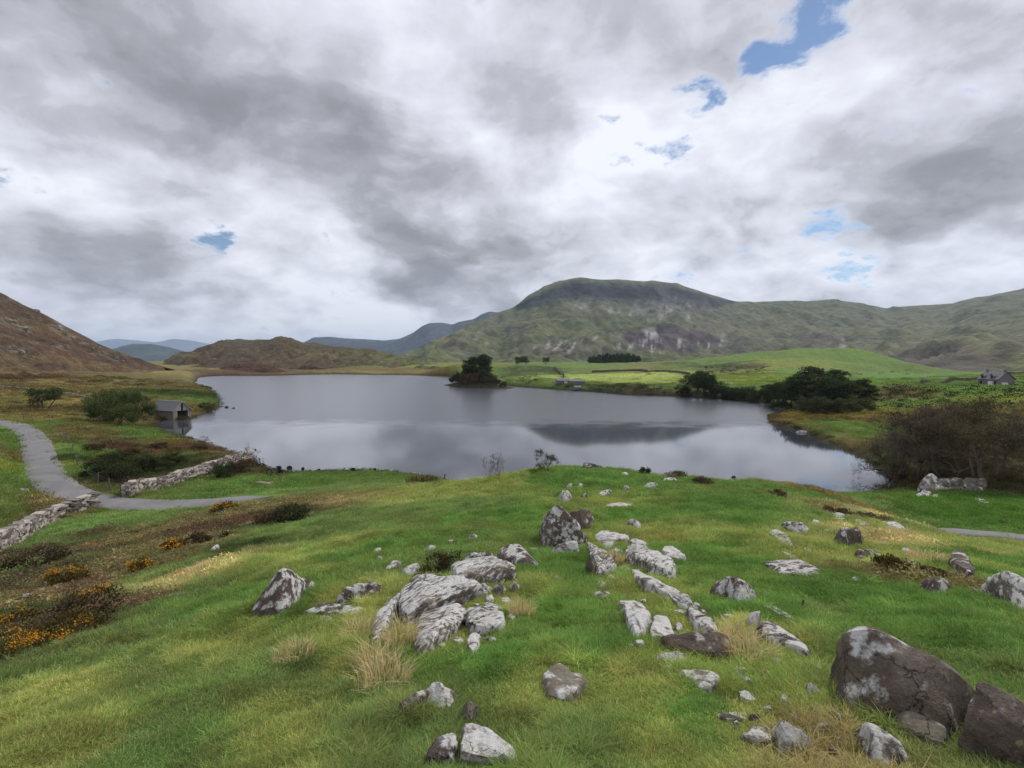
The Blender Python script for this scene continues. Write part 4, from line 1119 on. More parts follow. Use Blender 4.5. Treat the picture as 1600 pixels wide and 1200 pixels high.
S([(1200, 833), (1219, 831), (1232, 843), (1239, 859), (1222, 855), (1208, 841)], 's', 'tilted pale slab on the bank right of the smooth green turf', h=.14)
S([(1196, 884), (1221, 890), (1234, 880), (1250, 878), (1282, 897), (1275, 901), (1245, 900), (1215, 899)], 'l', 'ledge with a white front edge on the right bank', h=.12)
S([(1221, 866), (1230, 867), (1250, 878), (1240, 880)], 'p', 'white upper lip behind the white-edged ledge', h=.10)
B([(1299, 846), (1302, 830), (1308, 821), (1320, 817), (1337, 818), (1350, 826), (1355, 840), (1356, 849), (1342, 856), (1320, 858), (1305, 855)], 'd', 'rounded speckled dark boulder on the right bank', lean=.5, rough=.05, soft=10)
B([(1331, 870), (1338, 858), (1361, 856), (1367, 868), (1358, 876), (1342, 878)], 'd', 'reddish-brown rock under the rounded speckled boulder', lean=.5)
B([(1361, 868), (1363, 860), (1374, 864), (1381, 873), (1370, 877)], 'p', 'white stone at the foot of the rounded speckled boulder', name='stone')
S([(1297, 807), (1308, 803), (1319, 805), (1320, 811), (1306, 813)], 'p', 'pale low stone in heather above the rounded speckled boulder', h=.12)
S([(1335, 815), (1342, 812), (1360, 821), (1352, 823), (1342, 821)], 'p', 'pale flat stone right behind the rounded speckled boulder', h=.10)
S([(1374, 827), (1383, 815), (1402, 822), (1418, 831), (1402, 833)], 'p', 'long pale ledge on the skyline of the right bank', h=.14)
S([(1420, 845), (1427, 843), (1441, 852), (1436, 855)], 'p', 'pale stone further down the right bank edge', h=.10)
S([(1318, 797), (1330, 793), (1342, 798), (1336, 803)], 'g', 'tan stone in rusty heather on the right bank', h=.12)
# upper middle, towards the crest
B([(871, 778), (878, 767), (888, 764), (895, 776), (892, 783), (882, 787)], 'p', 'white mottled stone uphill behind the big pointed boulder', name='stone')
B([(884, 763), (888, 756), (893, 755), (895, 763)], 'p', 'small white stone above the white mottled stone', name='stone')
B([(901, 761), (904, 755), (911, 756), (909, 762)], 'p', 'small grey-white stone right of the pair above the pointed boulder', name='stone')
B([(934, 774), (938, 767), (957, 763), (953, 771), (942, 776)], 'p', 'tilted white stone with shaded front near the crest', name='stone', lean=.8)
B([(908, 776), (911, 769), (916, 771), (921, 779), (915, 780)], 'l', 'thin leaning stone left of the tilted white stone', name='stone')
B([(994, 772), (1003, 762), (1012, 755), (1028, 754), (1016, 766), (1003, 774)], 'p', 'pale rock strip climbing to the crest right of the summit slab', lean=.9, d=29.0)
B([(1034, 753), (1040, 747), (1052, 746), (1066, 756), (1074, 766), (1068, 772), (1048, 764)], 'p', 'pale rock strip on the crest nearest the water', lean=.6, d=33.5)
B([(909, 733), (912, 724), (920, 723), (943, 729), (943, 734), (925, 735)], 'd', 'flat dark slab lying on the very crest beside the shrub', lean=.5, d=38.5)
B([(972, 767), (975, 758), (983, 759), (984, 767)], 'p', 'small grey stone between the tilted stone and the rock strip', name='stone')
S([(970, 743), (977, 738), (983, 741), (980, 745)], 'p', 'tiny white stone in grass just under the crest', h=.12)
# the bottom
B([(613, 1122), (628, 1106), (645, 1094), (657, 1091), (672, 1090), (668, 1112), (650, 1120), (634, 1127)], 'l', 'brown lower end of the white-crowned rock near the bottom', lean=.8, back=.6, up=.05)
B([(652, 1112), (660, 1092), (681, 1075), (698, 1085), (711, 1087), (717, 1098), (709, 1116), (681, 1119)], 'p', 'white-crowned rock in grass near the bottom centre left', lean=.6, up=.06)
B([(723, 1134), (722, 1112), (730, 1103), (747, 1113), (743, 1126), (736, 1137)], 'g', 'small tan stone right of the white-crowned rock', name='stone', lean=.9, up=.05)
B([(664, 1206), (681, 1178), (700, 1168), (711, 1164), (714, 1181), (714, 1207)], 'l', 'narrow left half of the split rock at the bottom edge', lean=.9, back=.9, up=.09)
B([(718, 1207), (720, 1158), (728, 1151), (747, 1155), (779, 1174), (812, 1207)], 'p', 'broad white right half of the split rock at the bottom edge', lean=1.0, back=.9, up=.10)
S([(847, 1075), (858, 1060), (871, 1046), (883, 1058), (918, 1073), (905, 1090), (890, 1102), (856, 1099)], 'g', 'flat square stone with one white lichen patch in the turf', h=.13)
# the left slope
B([(12, 945), (25, 935), (40, 927), (54, 928), (40, 940), (20, 950)], 'g', 'grey boulder in heather at the left edge above the yellow gorse', lean=.7)
B([(128, 933), (134, 924), (144, 921), (147, 929), (140, 935)], 'g', 'grey stone beside orange gorse flowers on the left slope', name='stone')
B([(249, 917), (255, 909), (267, 907), (265, 915), (257, 919)], 'l', 'mottled small stone uphill left of the lone leaning boulder', name='stone')
B([(259, 934), (264, 928), (290, 924), (288, 930), (268, 937)], 'g', 'flat grey stone below the straw patch on the left slope', name='stone')
B([(274, 965), (277, 960), (285, 960), (286, 966), (280, 967)], 'p', 'tiny pale stone alone on the left green slope', name='stone')
B([(325, 864), (331, 855), (341, 849), (343, 856), (334, 864)], 'p', 'pale split stone in dark heather below the road', name='stone')
B([(29, 768), (33, 763), (44, 763), (45, 768)], 'p', 'white flat stone on grass inside the road bend', name='stone', d=47.5)

# the heap of boulders on the right lawn
HEAP = 'boulders of the heap on the right lawn'
for poly, m_, lb, dd, upz in (
    ([(1437, 760), (1442, 750), (1452, 741), (1461, 745), (1464, 754), (1450, 762)], 'h', 'top left boulder of the stone heap below the bare trees', 52.6, 0),
    ([(1463, 757), (1466, 750), (1474, 747), (1486, 749), (1487, 758), (1475, 762)], 'h', 'second boulder from the left on top of the stone heap', 52.8, 0),
    ([(1483, 758), (1490, 748), (1504, 750), (1503, 760), (1492, 765)], 'h', 'middle boulder of the stone heap below the bare trees', 52.4, 0),
    ([(1503, 760), (1506, 751), (1513, 746), (1527, 748), (1533, 757), (1525, 762), (1512, 763)], 'h', 'broad right boulder on top of the stone heap', 52.6, 0),
    ([(1528, 761), (1528, 751), (1535, 747), (1541, 752), (1538, 762)], 'h', 'last boulder at the right end of the stone heap', 52.6, 0),
    ([(1443, 768), (1447, 760), (1456, 756), (1475, 762), (1472, 769)], 'h', 'low front boulder at the left foot of the stone heap', 51.6, 0),
    ([(1508, 768), (1511, 762), (1520, 760), (1533, 762), (1533, 769)], 'h', 'low front boulder at the right foot of the stone heap', 51.6, 0),
    ([(1474, 769), (1480, 761), (1500, 762), (1507, 768)], 'd', 'dark stone under the middle of the stone heap', 52.0, 0)):
    ca = np.array(poly, float); cc_ = ca.mean(0)
    B([tuple(cc_ + (q - cc_) * 1.28) for q in ca], m_, lb, lean=.5, back=1.0, d=dd, soft=16, rough=.06, sink=.5, group=HEAP)
S([(1431, 776), (1444, 768), (1455, 769), (1453, 776)], 'l', 'dark-edged flat stone in grass left of the stone heap foot', h=.3)
S([(1455, 775), (1462, 773), (1469, 776), (1460, 778)], 'p', 'pale flat stone in front of the stone heap', h=.15)
S([(1518, 779), (1532, 780), (1546, 787), (1532, 787)], 'l', 'long flat stone on the lawn right below the stone heap', h=.2)
for i, (x, y) in enumerate([(1356, 781), (1362, 787), (1371, 779), (1384, 793), (1398, 785), (1408, 777), (1418, 781), (1442, 784), (1378, 776), (1493, 792), (1508, 784), (1512, 789), (1545, 777), (1572, 791), (1590, 774), (1424, 800), (1556, 800)]):
    w_ = 2.2 + (i * 7 % 5) * .5
    B([(x - w_, y + 1), (x - w_ * .5, y - 1.6), (x + w_ * .6, y - 1.8), (x + w_, y + .8)], 'p', 'small pale stone scattered on the short grass around the stone heap', name='stone', group='small stones on the right lawn', sub=2)
# stones standing in the lake
for x0, y0, w_, h_, lb in ((452, 732, 4.5, 5, 'dark pointed stone standing in the water behind the bicycle'), (473, 733.5, 2.6, 4.0, 'small dark stone in the water right of the pointed one'),
                           (455.5, 737.5, 2.2, 2.5, 'tiny dark stone at the water edge behind the bicycle'), (408, 733, 9, 10, 'dark wet rock at the end of the far stone wall'), (398, 729, 8, 7, 'grey rock beside the wet rock at the wall end'),
                           (354, 637, 3.5, 3, 'dark stone in the lake off the boathouse point'), (364.5, 638, 3, 1.6, 'low dark stone furthest out from the boathouse point'), (399, 703, 1.6, 2.2, 'tiny dark stone off the bushy wall end'),
                           (1146, 746, 3.5, 3, 'lone dark stone in the water right of the crest'), (1252, 676, 9, 4, 'pale rock at the water edge of the tawny spit'), (484, 736, 2.6, 2.6, 'dark stone on the near shore right of the bicycle'),
                           (498, 735, 3, 3, 'second dark stone on the near shore right of the bicycle')):
    B([(x0 - w_, y0), (x0 - w_ * .8, y0 - h_ * .6), (x0 + w_ * .3, y0 - h_), (x0 + w_, y0 - h_ * .7), (x0 + w_, y0)], 'w' if y0 != 676 else 'p', lb, name='stone', d=float(at_z(x0, y0, 0.03)[1]), sink=.8, rough=.05)
for i, (x, w_) in enumerate([(520, 4), (531, 3), (541, 5), (552, 4), (561, 5), (573, 4), (585, 3.5), (596, 4), (611, 3), (620, 4), (646, 5), (655, 3)]):
    y = float(np.interp(x, [520, 560, 600, 660], [734, 731.5, 733, 741]))
    B([(x - w_, y + 1.2), (x - w_ * .6, y - 1), (x + w_ * .5, y - 1.4), (x + w_, y + .8)], 'p' if i % 3 else 'w', 'small stone in the row along the near shore of the lake', name='stone', group='stones along the near shore', sub=2, d=float(at_z(x, 742, 0.1)[1]))

# fragments of the same bedrock breaking the turf around the larger rocks
for lb, gp, spots in (('small white rock fragment breaking the turf around the left outcrop', 'fragments of the left outcrop', [(640, 925), (662, 912), (690, 948), (705, 955), (745, 950), (765, 940), (790, 940), (612, 940), (600, 1000), (690, 1010), (715, 1004), (765, 1006), (640, 990), (800, 968), (556, 962), (510, 968)]),
                      ('small pale rock fragment in the turf of the central outcrop', 'fragments of the central outcrop', [(930, 858), (950, 865), (965, 862), (975, 890), (1000, 905), (1022, 915), (1045, 938), (1062, 960), (1005, 945), (955, 905), (938, 915), (1020, 885), (1060, 890), (1088, 950), (1000, 1012), (1012, 975), (985, 1015), (1060, 985), (1100, 1045), (1045, 1048)]),
                      ('small pale rock fragment in the grass of the lower right outcrop', 'fragments of the lower right outcrop', [(1160, 1050), (1195, 1060), (1215, 1040), (1232, 1052), (1245, 1075), (1225, 1100), (1200, 1112), (1180, 1128), (1150, 1140), (1240, 1128), (1270, 1120), (1285, 1145), (1310, 1160), (1300, 1180), (1205, 1000), (1215, 980), (1140, 1000), (1240, 1010)]),
                      ('small pale rock fragment on the upper right bank', 'fragments of the upper right bank', [(1245, 850), (1262, 860), (1285, 880), (1295, 895), (1290, 830), (1275, 818), (1330, 808), (1350, 880), (1370, 900), (1400, 872), (1415, 862), (1470, 872), (1480, 895), (1500, 925), (1520, 925), (1340, 905), (1390, 838), (1408, 840), (1380, 850)])):
    for i, (x, y) in enumerate(spots):
        w_ = 5 + (i * 5 % 4) * 2.0; hh_ = 2.5 + (i * 3 % 4)
        S([(x - w_, y + 1), (x - w_ * .4, y - hh_), (x + w_ * .6, y - hh_ * .7), (x + w_, y + hh_ * .4), (x + w_ * .2, y + hh_)], 'pls'[i % 3], lb, h=.05 + .02 * (i % 3), name='rock_fragment', sub=3, group=gp)
# ------------------------------------------------------------------ turf, rough grass and heather (uncountable)
def leaf_mat(name, attr=True, rgb=(90, 110, 50), trans=.35, var=.3, kind='INSTANCER'):
    m = bpy.data.materials.new(name); m.use_nodes = True
    t = m.node_tree; t.nodes.clear()
    out = t.nodes.new('ShaderNodeOutputMaterial')
    if attr:
        a = t.nodes.new('ShaderNodeAttribute'); a.attribute_name = 'tint'; a.attribute_type = kind; col = a.outputs['Color']
    else:
        rgbn = t.nodes.new('ShaderNodeRGB'); rgbn.outputs[0].default_value = (*lin(rgb), 1); col = rgbn.outputs[0]
    sh = t.nodes.new('ShaderNodeAttribute'); sh.attribute_name = 'shade'; sh.attribute_type = 'GEOMETRY'
    col = tmix(t, 1.0, col, sh.outputs['Color'], 'MULTIPLY')
    d = t.nodes.new('ShaderNodeBsdfDiffuse'); tr = t.nodes.new('ShaderNodeBsdfTranslucent'); mx = t.nodes.new('ShaderNodeMixShader')
    t.links.new(col, d.inputs[0]); t.links.new(col, tr.inputs[0])
    mx.inputs[0].default_value = trans
    t.links.new(d.outputs[0], mx.inputs[1]); t.links.new(tr.outputs[0], mx.inputs[2]); t.links.new(mx.outputs[0], out.inputs[0])
    return m
M_BLADE = leaf_mat('grass_blades', trans=.40)
M_HEATH = leaf_mat('heather_sprigs', trans=.25)
def blades(n, rad, h0, h1, w, spread, rng, shade_var=.25, hue=.12, curl=.5):
    V, F, C = [], [], []
    for i in range(n):
        a = rng.uniform(0, 2 * np.pi); q = rad * math.sqrt(rng.uniform())
        bx, by = q * math.cos(a), q * math.sin(a)
        h = rng.uniform(h0, h1); la = a + rng.normal(0, .9); ln = spread * rng.uniform(.2, 1) * h
        wa = rng.uniform(0, np.pi); wx, wy = w * .5 * math.cos(wa), w * .5 * math.sin(wa)
        dx, dy = math.cos(la) * ln, math.sin(la) * ln
        k = len(V)
        V += [(bx - wx, by - wy, -.02), (bx + wx, by + wy, -.02), (bx + dx * curl * .6 - wx * .8, by + dy * curl * .6 - wy * .8, h * .6), (bx + dx * curl * .6 + wx * .8, by + dy * curl * .6 + wy * .8, h * .6),
              (bx + dx, by + dy, h * (1 - .25 * spread * rng.uniform()))]
        F += [(k, k + 1, k + 3, k + 2), (k + 2, k + 3, k + 4)]
        s = 1 + rng.uniform(-shade_var, shade_var); hu = rng.normal(0, hue)
        C += [(s * (1 + hu), s, s * (1 + hu * .5))] * 5
    return V, F, C
def sprigs(n, rad, h, size, rng, shade_var=.35, flower=None, ffrac=0.0):
    V, F, C = [], [], []
    for i in range(n):
        a = rng.uniform(0, 2 * np.pi); q = rad * math.sqrt(rng.uniform())
        top = h * math.sqrt(max(0, 1 - (q / rad) ** 2)) * rng.uniform(.55, 1.08)
        z = top * rng.uniform(.35, 1.0) ** .5
        c = np.array([q * math.cos(a), q * math.sin(a), z])
        k = len(V)
        for j in range(3):
            d = rng.normal(0, 1, 3); d /= np.linalg.norm(d); d[2] = abs(d[2]) * 1.2 if j == 0 else d[2]
            V.append(tuple(c + d * size * rng.uniform(.6, 1.3)))
        F.append((k, k + 1, k + 2))
        s = 1 + rng.uniform(-shade_var, shade_var)
        C += [(s, s, s)] * 3
    return V, F, C
def proto(name, data, m):
    V, F, C = data
    me = bpy.data.meshes.new(name); me.from_pydata(V, [], F); me.update()
    a = me.color_attributes.new('shade', 'FLOAT_COLOR', 'POINT')
    c = np.ones((len(V), 4), np.float32); c[:, :3] = np.clip(C, 0, 3); a.data.foreach_set('color', c.ravel())
    me.materials.append(m)
    return bpy.data.objects.new(name, me)
def scatter(name, cname, protos, P, rot, scl, kindi, tint, label=None):
    c = bpy.data.collections.new(cname)
    for i, o in enumerate(protos):
        o.name = '%s_%02d' % (cname, i)
        c.objects.link(o)
    me = bpy.data.meshes.new(name)
    me.vertices.add(len(P)); me.vertices.foreach_set('co', np.asarray(P, np.float32).ravel())
    def at(nm, ty, arr, key):
        a = me.attributes.new(nm, ty, 'POINT'); a.data.foreach_set(key, np.ascontiguousarray(arr).ravel())
    at('rot', 'FLOAT_VECTOR', rot.astype(np.float32), 'vector'); at('scl', 'FLOAT_VECTOR', scl.astype(np.float32), 'vector')
    at('kindi', 'INT', kindi.astype(np.int32), 'value')
    tc4 = np.ones((len(P), 4), np.float32); tc4[:, :3] = tint
    at('tint', 'FLOAT_COLOR', tc4, 'color')
    o = bpy.data.objects.new(name, me); COL.objects.link(o)
    g = bpy.data.node_groups.new(name + '_nodes', 'GeometryNodeTree')
    g.interface.new_socket('Geometry', in_out='INPUT', socket_type='NodeSocketGeometry')
    g.interface.new_socket('Geometry', in_out='OUTPUT', socket_type='NodeSocketGeometry')
    N = g.nodes
    gi, go = N.new('NodeGroupInput'), N.new('NodeGroupOutput')
    ci = N.new('GeometryNodeCollectionInfo'); ci.inputs['Collection'].default_value = c
    ci.inputs['Separate Children'].default_value = True; ci.inputs['Reset Children'].default_value = True
    ip = N.new('GeometryNodeInstanceOnPoints'); ip.inputs['Pick Instance'].default_value = True
    def na(nm, ty):
        n = N.new('GeometryNodeInputNamedAttribute'); n.data_type = ty; n.inputs['Name'].default_value = nm
        return n.outputs['Attribute']
    L = g.links.new
    L(gi.outputs[0], ip.inputs['Points']); L(ci.outputs[0], ip.inputs['Instance'])
    L(na('kindi', 'INT'), ip.inputs['Instance Index'])
    er = N.new('FunctionNodeEulerToRotation'); L(na('rot', 'FLOAT_VECTOR'), er.inputs[0]); L(er.outputs[0], ip.inputs['Rotation'])
    L(na('scl', 'FLOAT_VECTOR'), ip.inputs['Scale']); L(ip.outputs[0], go.inputs[0])
    md = o.modifiers.new('scatter', 'NODES'); md.node_group = g
    tag(o, kind='stuff')
    return o
def hull2(p):
    p = p[np.lexsort((p[:, 1], p[:, 0]))]
    def half(q):
        h = []
        for a in q:
            while len(h) > 1 and (h[-1][0] - h[-2][0]) * (a[1] - h[-2][1]) - (h[-1][1] - h[-2][1]) * (a[0] - h[-2][0]) <= 0:
                h.pop()
            h.append(a)
        return h
    return np.array(half(p)[:-1] + half(p[::-1])[:-1])
FHULL = [hull2(f) for f in FOOT if len(f) > 3]
def on_rock(x, y, grow=-.03):
    m = np.zeros(len(x), bool)
    for h in FHULL:
        lo, hi = h.min(0), h.max(0)
        k = np.where((x > lo[0]) & (x < hi[0]) & (y > lo[1]) & (y < hi[1]))[0]
        if len(k):
            m[k] |= poly_sd(x[k], y[k], h) < grow
    return m
def on_road(x, y, pad=.15):
    m = np.zeros(len(x), bool)
    for pl, zz_, hw in ROADS:
        k = np.where((x > pl[:, 0].min() - 3) & (x < pl[:, 0].max() + 3) & (y > pl[:, 1].min() - 3) & (y < pl[:, 1].max() + 3))[0]
        if len(k):
            d = np.full(len(k), 1e9)
            for i in range(0, len(pl), 200):
                s = pl[i:i + 200]
                d = np.minimum(d, ((x[k, None] - s[None, :, 0]) ** 2 + (y[k, None] - s[None, :, 1]) ** 2).min(1))
            m[k] |= np.sqrt(d) < hw + pad
    return m
def spread_points(n, r0, r1, az=50, seed=1):
    g = np.random.default_rng(seed)
    r = np.exp(g.uniform(np.log(r0), np.log(r1), n)); a = np.radians(g.uniform(-az, az, n))
    x, y = r * np.sin(a), r * np.cos(a)
    k = (poly_sd(x, y, LAKE) > .25) & ~on_rock(x, y) & ~on_road(x, y, -.12)
    x, y, r = x[k], y[k], r[k]
    return x, y, r, ground_z(x, y), g
NO_BUSH = []
def grow_turf():
    g0 = np.random.default_rng(21)
    P = [proto('t', blades(46, .13, .035, .085, .0055, .9, g0), M_BLADE) for _ in range(4)] + \
        [proto('t', blades(40, .11, .06, .13, .005, 1.0, g0), M_BLADE) for _ in range(3)] + \
        [proto('t', blades(44, .07, .14, .30, .0055, 1.0, g0, .3, .08, .35), M_BLADE) for _ in range(3)] + \
        [proto('t', sprigs(150, .30, .22, .035, g0), M_HEATH) for _ in range(3)]
    x, y, r, z, g = spread_points(176000, 1.6, 75, 60, 5)
    c = cover(x, y)
    red = c[:, 0] / c[:, 1]
    n = len(x)
    k = g.integers(0, 4, n)
    tn = fbm(x * .55, y * .55, 3, 51)
    k = np.where((tn > .08) & (g.uniform(size=n) < .7), 4 + g.integers(0, 3, n), k)
    pl = np.clip((red - .98) * .3, 0, .05) * (r < 40)
    k = np.where(g.uniform(size=n) < pl, 7 + g.integers(0, 3, n), k)
    tus = (fbm(x * .8, y * .8, 3, 57) > .22) & (g.uniform(size=n) < .22) & (r < 45) & (red < 1.05)
    k = np.where(tus, 7 + g.integers(0, 3, n), k)
    br = (red > 1.12) & (r > 7) & (g.uniform(size=n) < .35)
    k = np.where(br, 10 + g.integers(0, 3, n), k)
    sxy = (.50 + r * .085) * g.uniform(.75, 1.35, n)
    sz = (.22 + .030 * np.minimum(r, 12) + .012 * r) * g.uniform(.6, 1.4, n) * (1 + 1.1 * np.clip(tn, -.5, .8))
    lng = (k >= 7) & (k < 10)
    sxy = np.where(lng, (.7 + r * .035) * g.uniform(.7, 1.3, n), sxy)
    sz = np.where(lng, (.42 + .02 * r) * g.uniform(.5, 1.15, n), sz)
    hb = k >= 10
    sxy = np.where(hb, (.45 + r * .035) * g.uniform(.6, 1.3, n), sxy); sz = np.where(hb, sxy * g.uniform(.6, 1.0, n), sz)
    t = c * g.uniform(.72, 1.30, n)[:, None] * 2.08
    t *= (1 + .55 * fbm(x * 2.2, y * 2.2, 3, 53) + .3 * fbm(x * 6.5, y * 6.5, 2, 58) + .25 * fbm(x * .5, y * .5, 3, 54))[:, None]
    t *= 1 + g.normal(0, .14, n)[:, None] * np.array([1, .1, .6])
    t = np.where((lng & ~tus)[:, None], t * .5 + lin((172, 158, 102)) * .62, t)
    t = np.where((lng & tus)[:, None], t * np.array([1.15, 1.08, 1.0]), t)
    # longer grass the sheep leave standing against the stones
    ex, ey, er = [], [], []
    for h in FHULL:
        q = np.vstack([h, h[:1]]); sg = np.linalg.norm(np.diff(q, axis=0), axis=1); per = sg.sum(); rr = math.hypot(*h.mean(0))
        if rr > 45:
            continue
        m = int(per / (.035 + .004 * rr))
        cs = np.concatenate([[0], np.cumsum(sg)]); u = g.uniform(0, per, m)
        px_ = np.interp(u, cs, q[:, 0]); py_ = np.interp(u, cs, q[:, 1]); cc = h.mean(0)
        vx, vy = px_ - cc[0], py_ - cc[1]; L_ = np.hypot(vx, vy) + 1e-6; off = g.normal(.01, .05 + .004 * rr, m)
        ex.append(px_ + vx / L_ * off); ey.append(py_ + vy / L_ * off); er.append(np.full(m, rr))
    ex, ey, er = np.concatenate(ex), np.concatenate(ey), np.concatenate(er); m = len(ex)
    ec = cover(ex, ey) * g.uniform(.7, 1.35, m)[:, None] * 1.95; ek = 4 + g.integers(0, 3, m)
    es = (.40 + er * .03) * g.uniform(.6, 1.2, m); ez = (.46 + .022 * er) * g.uniform(.4, 1.25, m)
    x, y, z = np.concatenate([x, ex]), np.concatenate([y, ey]), np.concatenate([z, ground_z(ex, ey)])
    k = np.concatenate([k, ek]); sxy = np.concatenate([sxy, es]); sz = np.concatenate([sz, ez]); t = np.vstack([t, ec]); n = len(x)
    rot = np.stack([g.normal(0, .08, n), g.normal(0, .08, n), g.uniform(0, 6.28, n)], 1)
    lum = t @ np.array([.3, .6, .1]); t = t * .84 + lum[:, None] * np.array([1.08, 1.0, .74]) * .16
    scatter('turf_grass', 'turf_tufts', P, np.stack([x, y, z - .005], 1), rot, np.stack([sxy, sxy, sz], 1), k, np.clip(t, .004, 1))
    # rough grass and heather further out
    P2 = [proto('t', blades(60, 1.0, .12, .34, .05, .9, g0), M_BLADE) for _ in range(3)] + [proto('t', sprigs(170, .8, .42, .12, g0), M_HEATH) for _ in range(4)]
    x, y, r, z, g = spread_points(52000, 55, 330, 56, 6)
    c = cover(x, y); red = c[:, 0] / c[:, 1]; n = len(x)
    k = g.integers(0, 3, n)
    bush = np.clip((red - .98) * 1.2, 0.02, .5) * np.clip(fbm(x * .08, y * .08, 3, 52) * 2.2 + .55, 0.05, 1.3)
    k = np.where(g.uniform(size=n) < bush, 3 + g.integers(0, 4, n), k)
    s = (.45 + r * .007) * g.uniform(.6, 1.4, n); sz = (.6 + r * .003) * g.uniform(.6, 1.3, n)
    sz = np.where(k >= 3, s * g.uniform(.55, 1.0, n), sz)
    t = c * g.uniform(.7, 1.3, n)[:, None] * 1.8
    t = np.where((k >= 3)[:, None], t * .78, t)
    rot = np.stack([g.normal(0, .06, n), g.normal(0, .06, n), g.uniform(0, 6.28, n)], 1)
    scatter('rough_grass', 'rough_tufts', P2, np.stack([x, y, z - .02], 1), rot, np.stack([s, s, sz], 1), k, np.clip(t, .004, 1))
grow_turf()
# ------------------------------------------------------------------ trees, bushes, rushes
class MB:
    def __init__(s):
        s.v, s.f, s.c = [], [], []
    def tube(s, pts, radii, n=5, shade=1.0):
        pts = [np.asarray(p, float) for p in pts]
        k0 = len(s.v)
        for i, p in enumerate(pts):
            d = (pts[min(i + 1, len(pts) - 1)] - pts[max(i - 1, 0)]); d = d / (np.linalg.norm(d) + 1e-9)
            a = np.cross(d, (0.3, 0.9, 0.2)); a /= np.linalg.norm(a) + 1e-9; b = np.cross(d, a)
            for j in range(n):
                t = 2 * np.pi * j / n
                s.v.append(tuple(p + radii[i] * (a * math.cos(t) + b * math.sin(t)))); s.c.append((shade,) * 3)
        for i in range(len(pts) - 1):
            for j in range(n):
                q = k0 + i * n + j; q2 = k0 + i * n + (j + 1) % n
                s.f.append((q, q2, q2 + n, q + n))
        s.f.append(tuple(k0 + j for j in range(n))[::-1]); s.f.append(tuple(k0 + (len(pts) - 1) * n + j for j in range(n)))
    def box(s, c, e, M=None):
        k = len(s.v); c = np.asarray(c, float); e = np.asarray(e, float) / 2
        for sx in (-1, 1):
            for sy in (-1, 1):
                for sz in (-1, 1):
                    p = np.array([sx, sy, sz]) * e
                    if M is not None:
                        p = np.array(M @ Vector(p))
                    s.v.append(tuple(c + p)); s.c.append((1, 1, 1))
        for q in ((0, 1, 3, 2), (4, 6, 7, 5), (0, 4, 5, 1), (2, 3, 7, 6), (0, 2, 6, 4), (1, 5, 7, 3)):
            s.f.append(tuple(k + i for i in q))
    def poly(s, pts):
        k = len(s.v)
        for p in pts:
            s.v.append(tuple(p)); s.c.append((1, 1, 1))
        s.f.append(tuple(range(k, k + len(pts))))
    def leaves(s, cen, rad, n, size, rng, shell=.5, flat=1.0, var=.25, csh=1.0, elong=1.0):
        cen = np.asarray(cen, float); rad = np.asarray(rad, float)
        d = rng.normal(0, 1, (n, 3)); d /= np.linalg.norm(d, axis=1)[:, None]
        q = rng.uniform(shell, 1.06, n) ** .8
        # lumpy surface
        q *= 1 + .22 * np.sin(d[:, 0] * 5 + cen[0] * 3) * np.cos(d[:, 2] * 4 + cen[1] * 2)
        P = cen + d * rad * q[:, None]
        k = len(s.v)
        A = rng.normal(0, 1, (n, 3)); A[:, 2] *= flat; A /= np.linalg.norm(A, axis=1)[:, None]
        Bv = rng.normal(0, 1, (n, 3)); Bv[:, 2] *= flat; Bv -= (A * Bv).sum(1)[:, None] * A; Bv /= np.linalg.norm(Bv, axis=1)[:, None]
        sz = size * rng.uniform(.6, 1.4, n)[:, None]
        V = np.stack([P - A * sz * elong, P + Bv * sz * .6, P + A * sz * elong, P - Bv * sz * .6], 1).reshape(-1, 3)
        s.v += [tuple(p) for p in V]
        s.f += [(k + 4 * i, k + 4 * i + 1, k + 4 * i + 2, k + 4 * i + 3) for i in range(n)]
        sh = csh * (1 + rng.uniform(-var, var, n))
        s.c += [(h, h, h) for h in np.repeat(sh, 4)]
    def twigs(s, cen, rad, n, length, w, rng, var=.3, csh=1.0):
        cen = np.asarray(cen, float); rad = np.asarray(rad, float)
        d = rng.normal(0, 1, (n, 3)); d /= np.linalg.norm(d, axis=1)[:, None]
        P = cen + d * rad * (rng.uniform(.1, 1, n) ** .5)[:, None]
        dr = d * .8 + rng.normal(0, .55, (n, 3)); dr[:, 2] += .35; dr /= np.linalg.norm(dr, axis=1)[:, None]
        L = length * rng.uniform(.5, 1.4, n)[:, None]
        sd = np.cross(dr, rng.normal(0, 1, (n, 3))); sd /= np.linalg.norm(sd, axis=1)[:, None]
        k = len(s.v)
        V = np.stack([P - sd * w, P + sd * w, P + dr * L], 1).reshape(-1, 3)
        s.v += [tuple(p) for p in V]; s.f += [(k + 3 * i, k + 3 * i + 1, k + 3 * i + 2) for i in range(n)]
        sh = csh * (1 + rng.uniform(-var, var, n)); s.c += [(h, h, h) for h in np.repeat(sh, 3)]
    def mesh(s, name, m, smooth=False):
        me = bpy.data.meshes.new(name); me.from_pydata(s.v, [], s.f); me.update()
        a = me.color_attributes.new('shade', 'FLOAT_COLOR', 'POINT')
        c = np.ones((len(s.v), 4), np.float32); c[:, :3] = np.clip(s.c, 0, 3); a.data.foreach_set('color', c.ravel())
        me.materials.append(m)
        if smooth:
            me.polygons.foreach_set('use_smooth', np.ones(len(me.polygons), bool))
        return me
    def build(s, name, m, parent=None, smooth=False):
        o = bpy.data.objects.new(name, s.mesh(name, m, smooth)); COL.objects.link(o)
        if parent is not None:
            o.parent = parent
        return o
M_BARK = plain('bark', (104, 90, 78), .95, .35, 6, .02)
M_PINE = leaf_mat('pine_needles', False, (62, 74, 46), .2)
M_PINE2 = leaf_mat('dull_pine_needles', False, (76, 82, 54), .2)
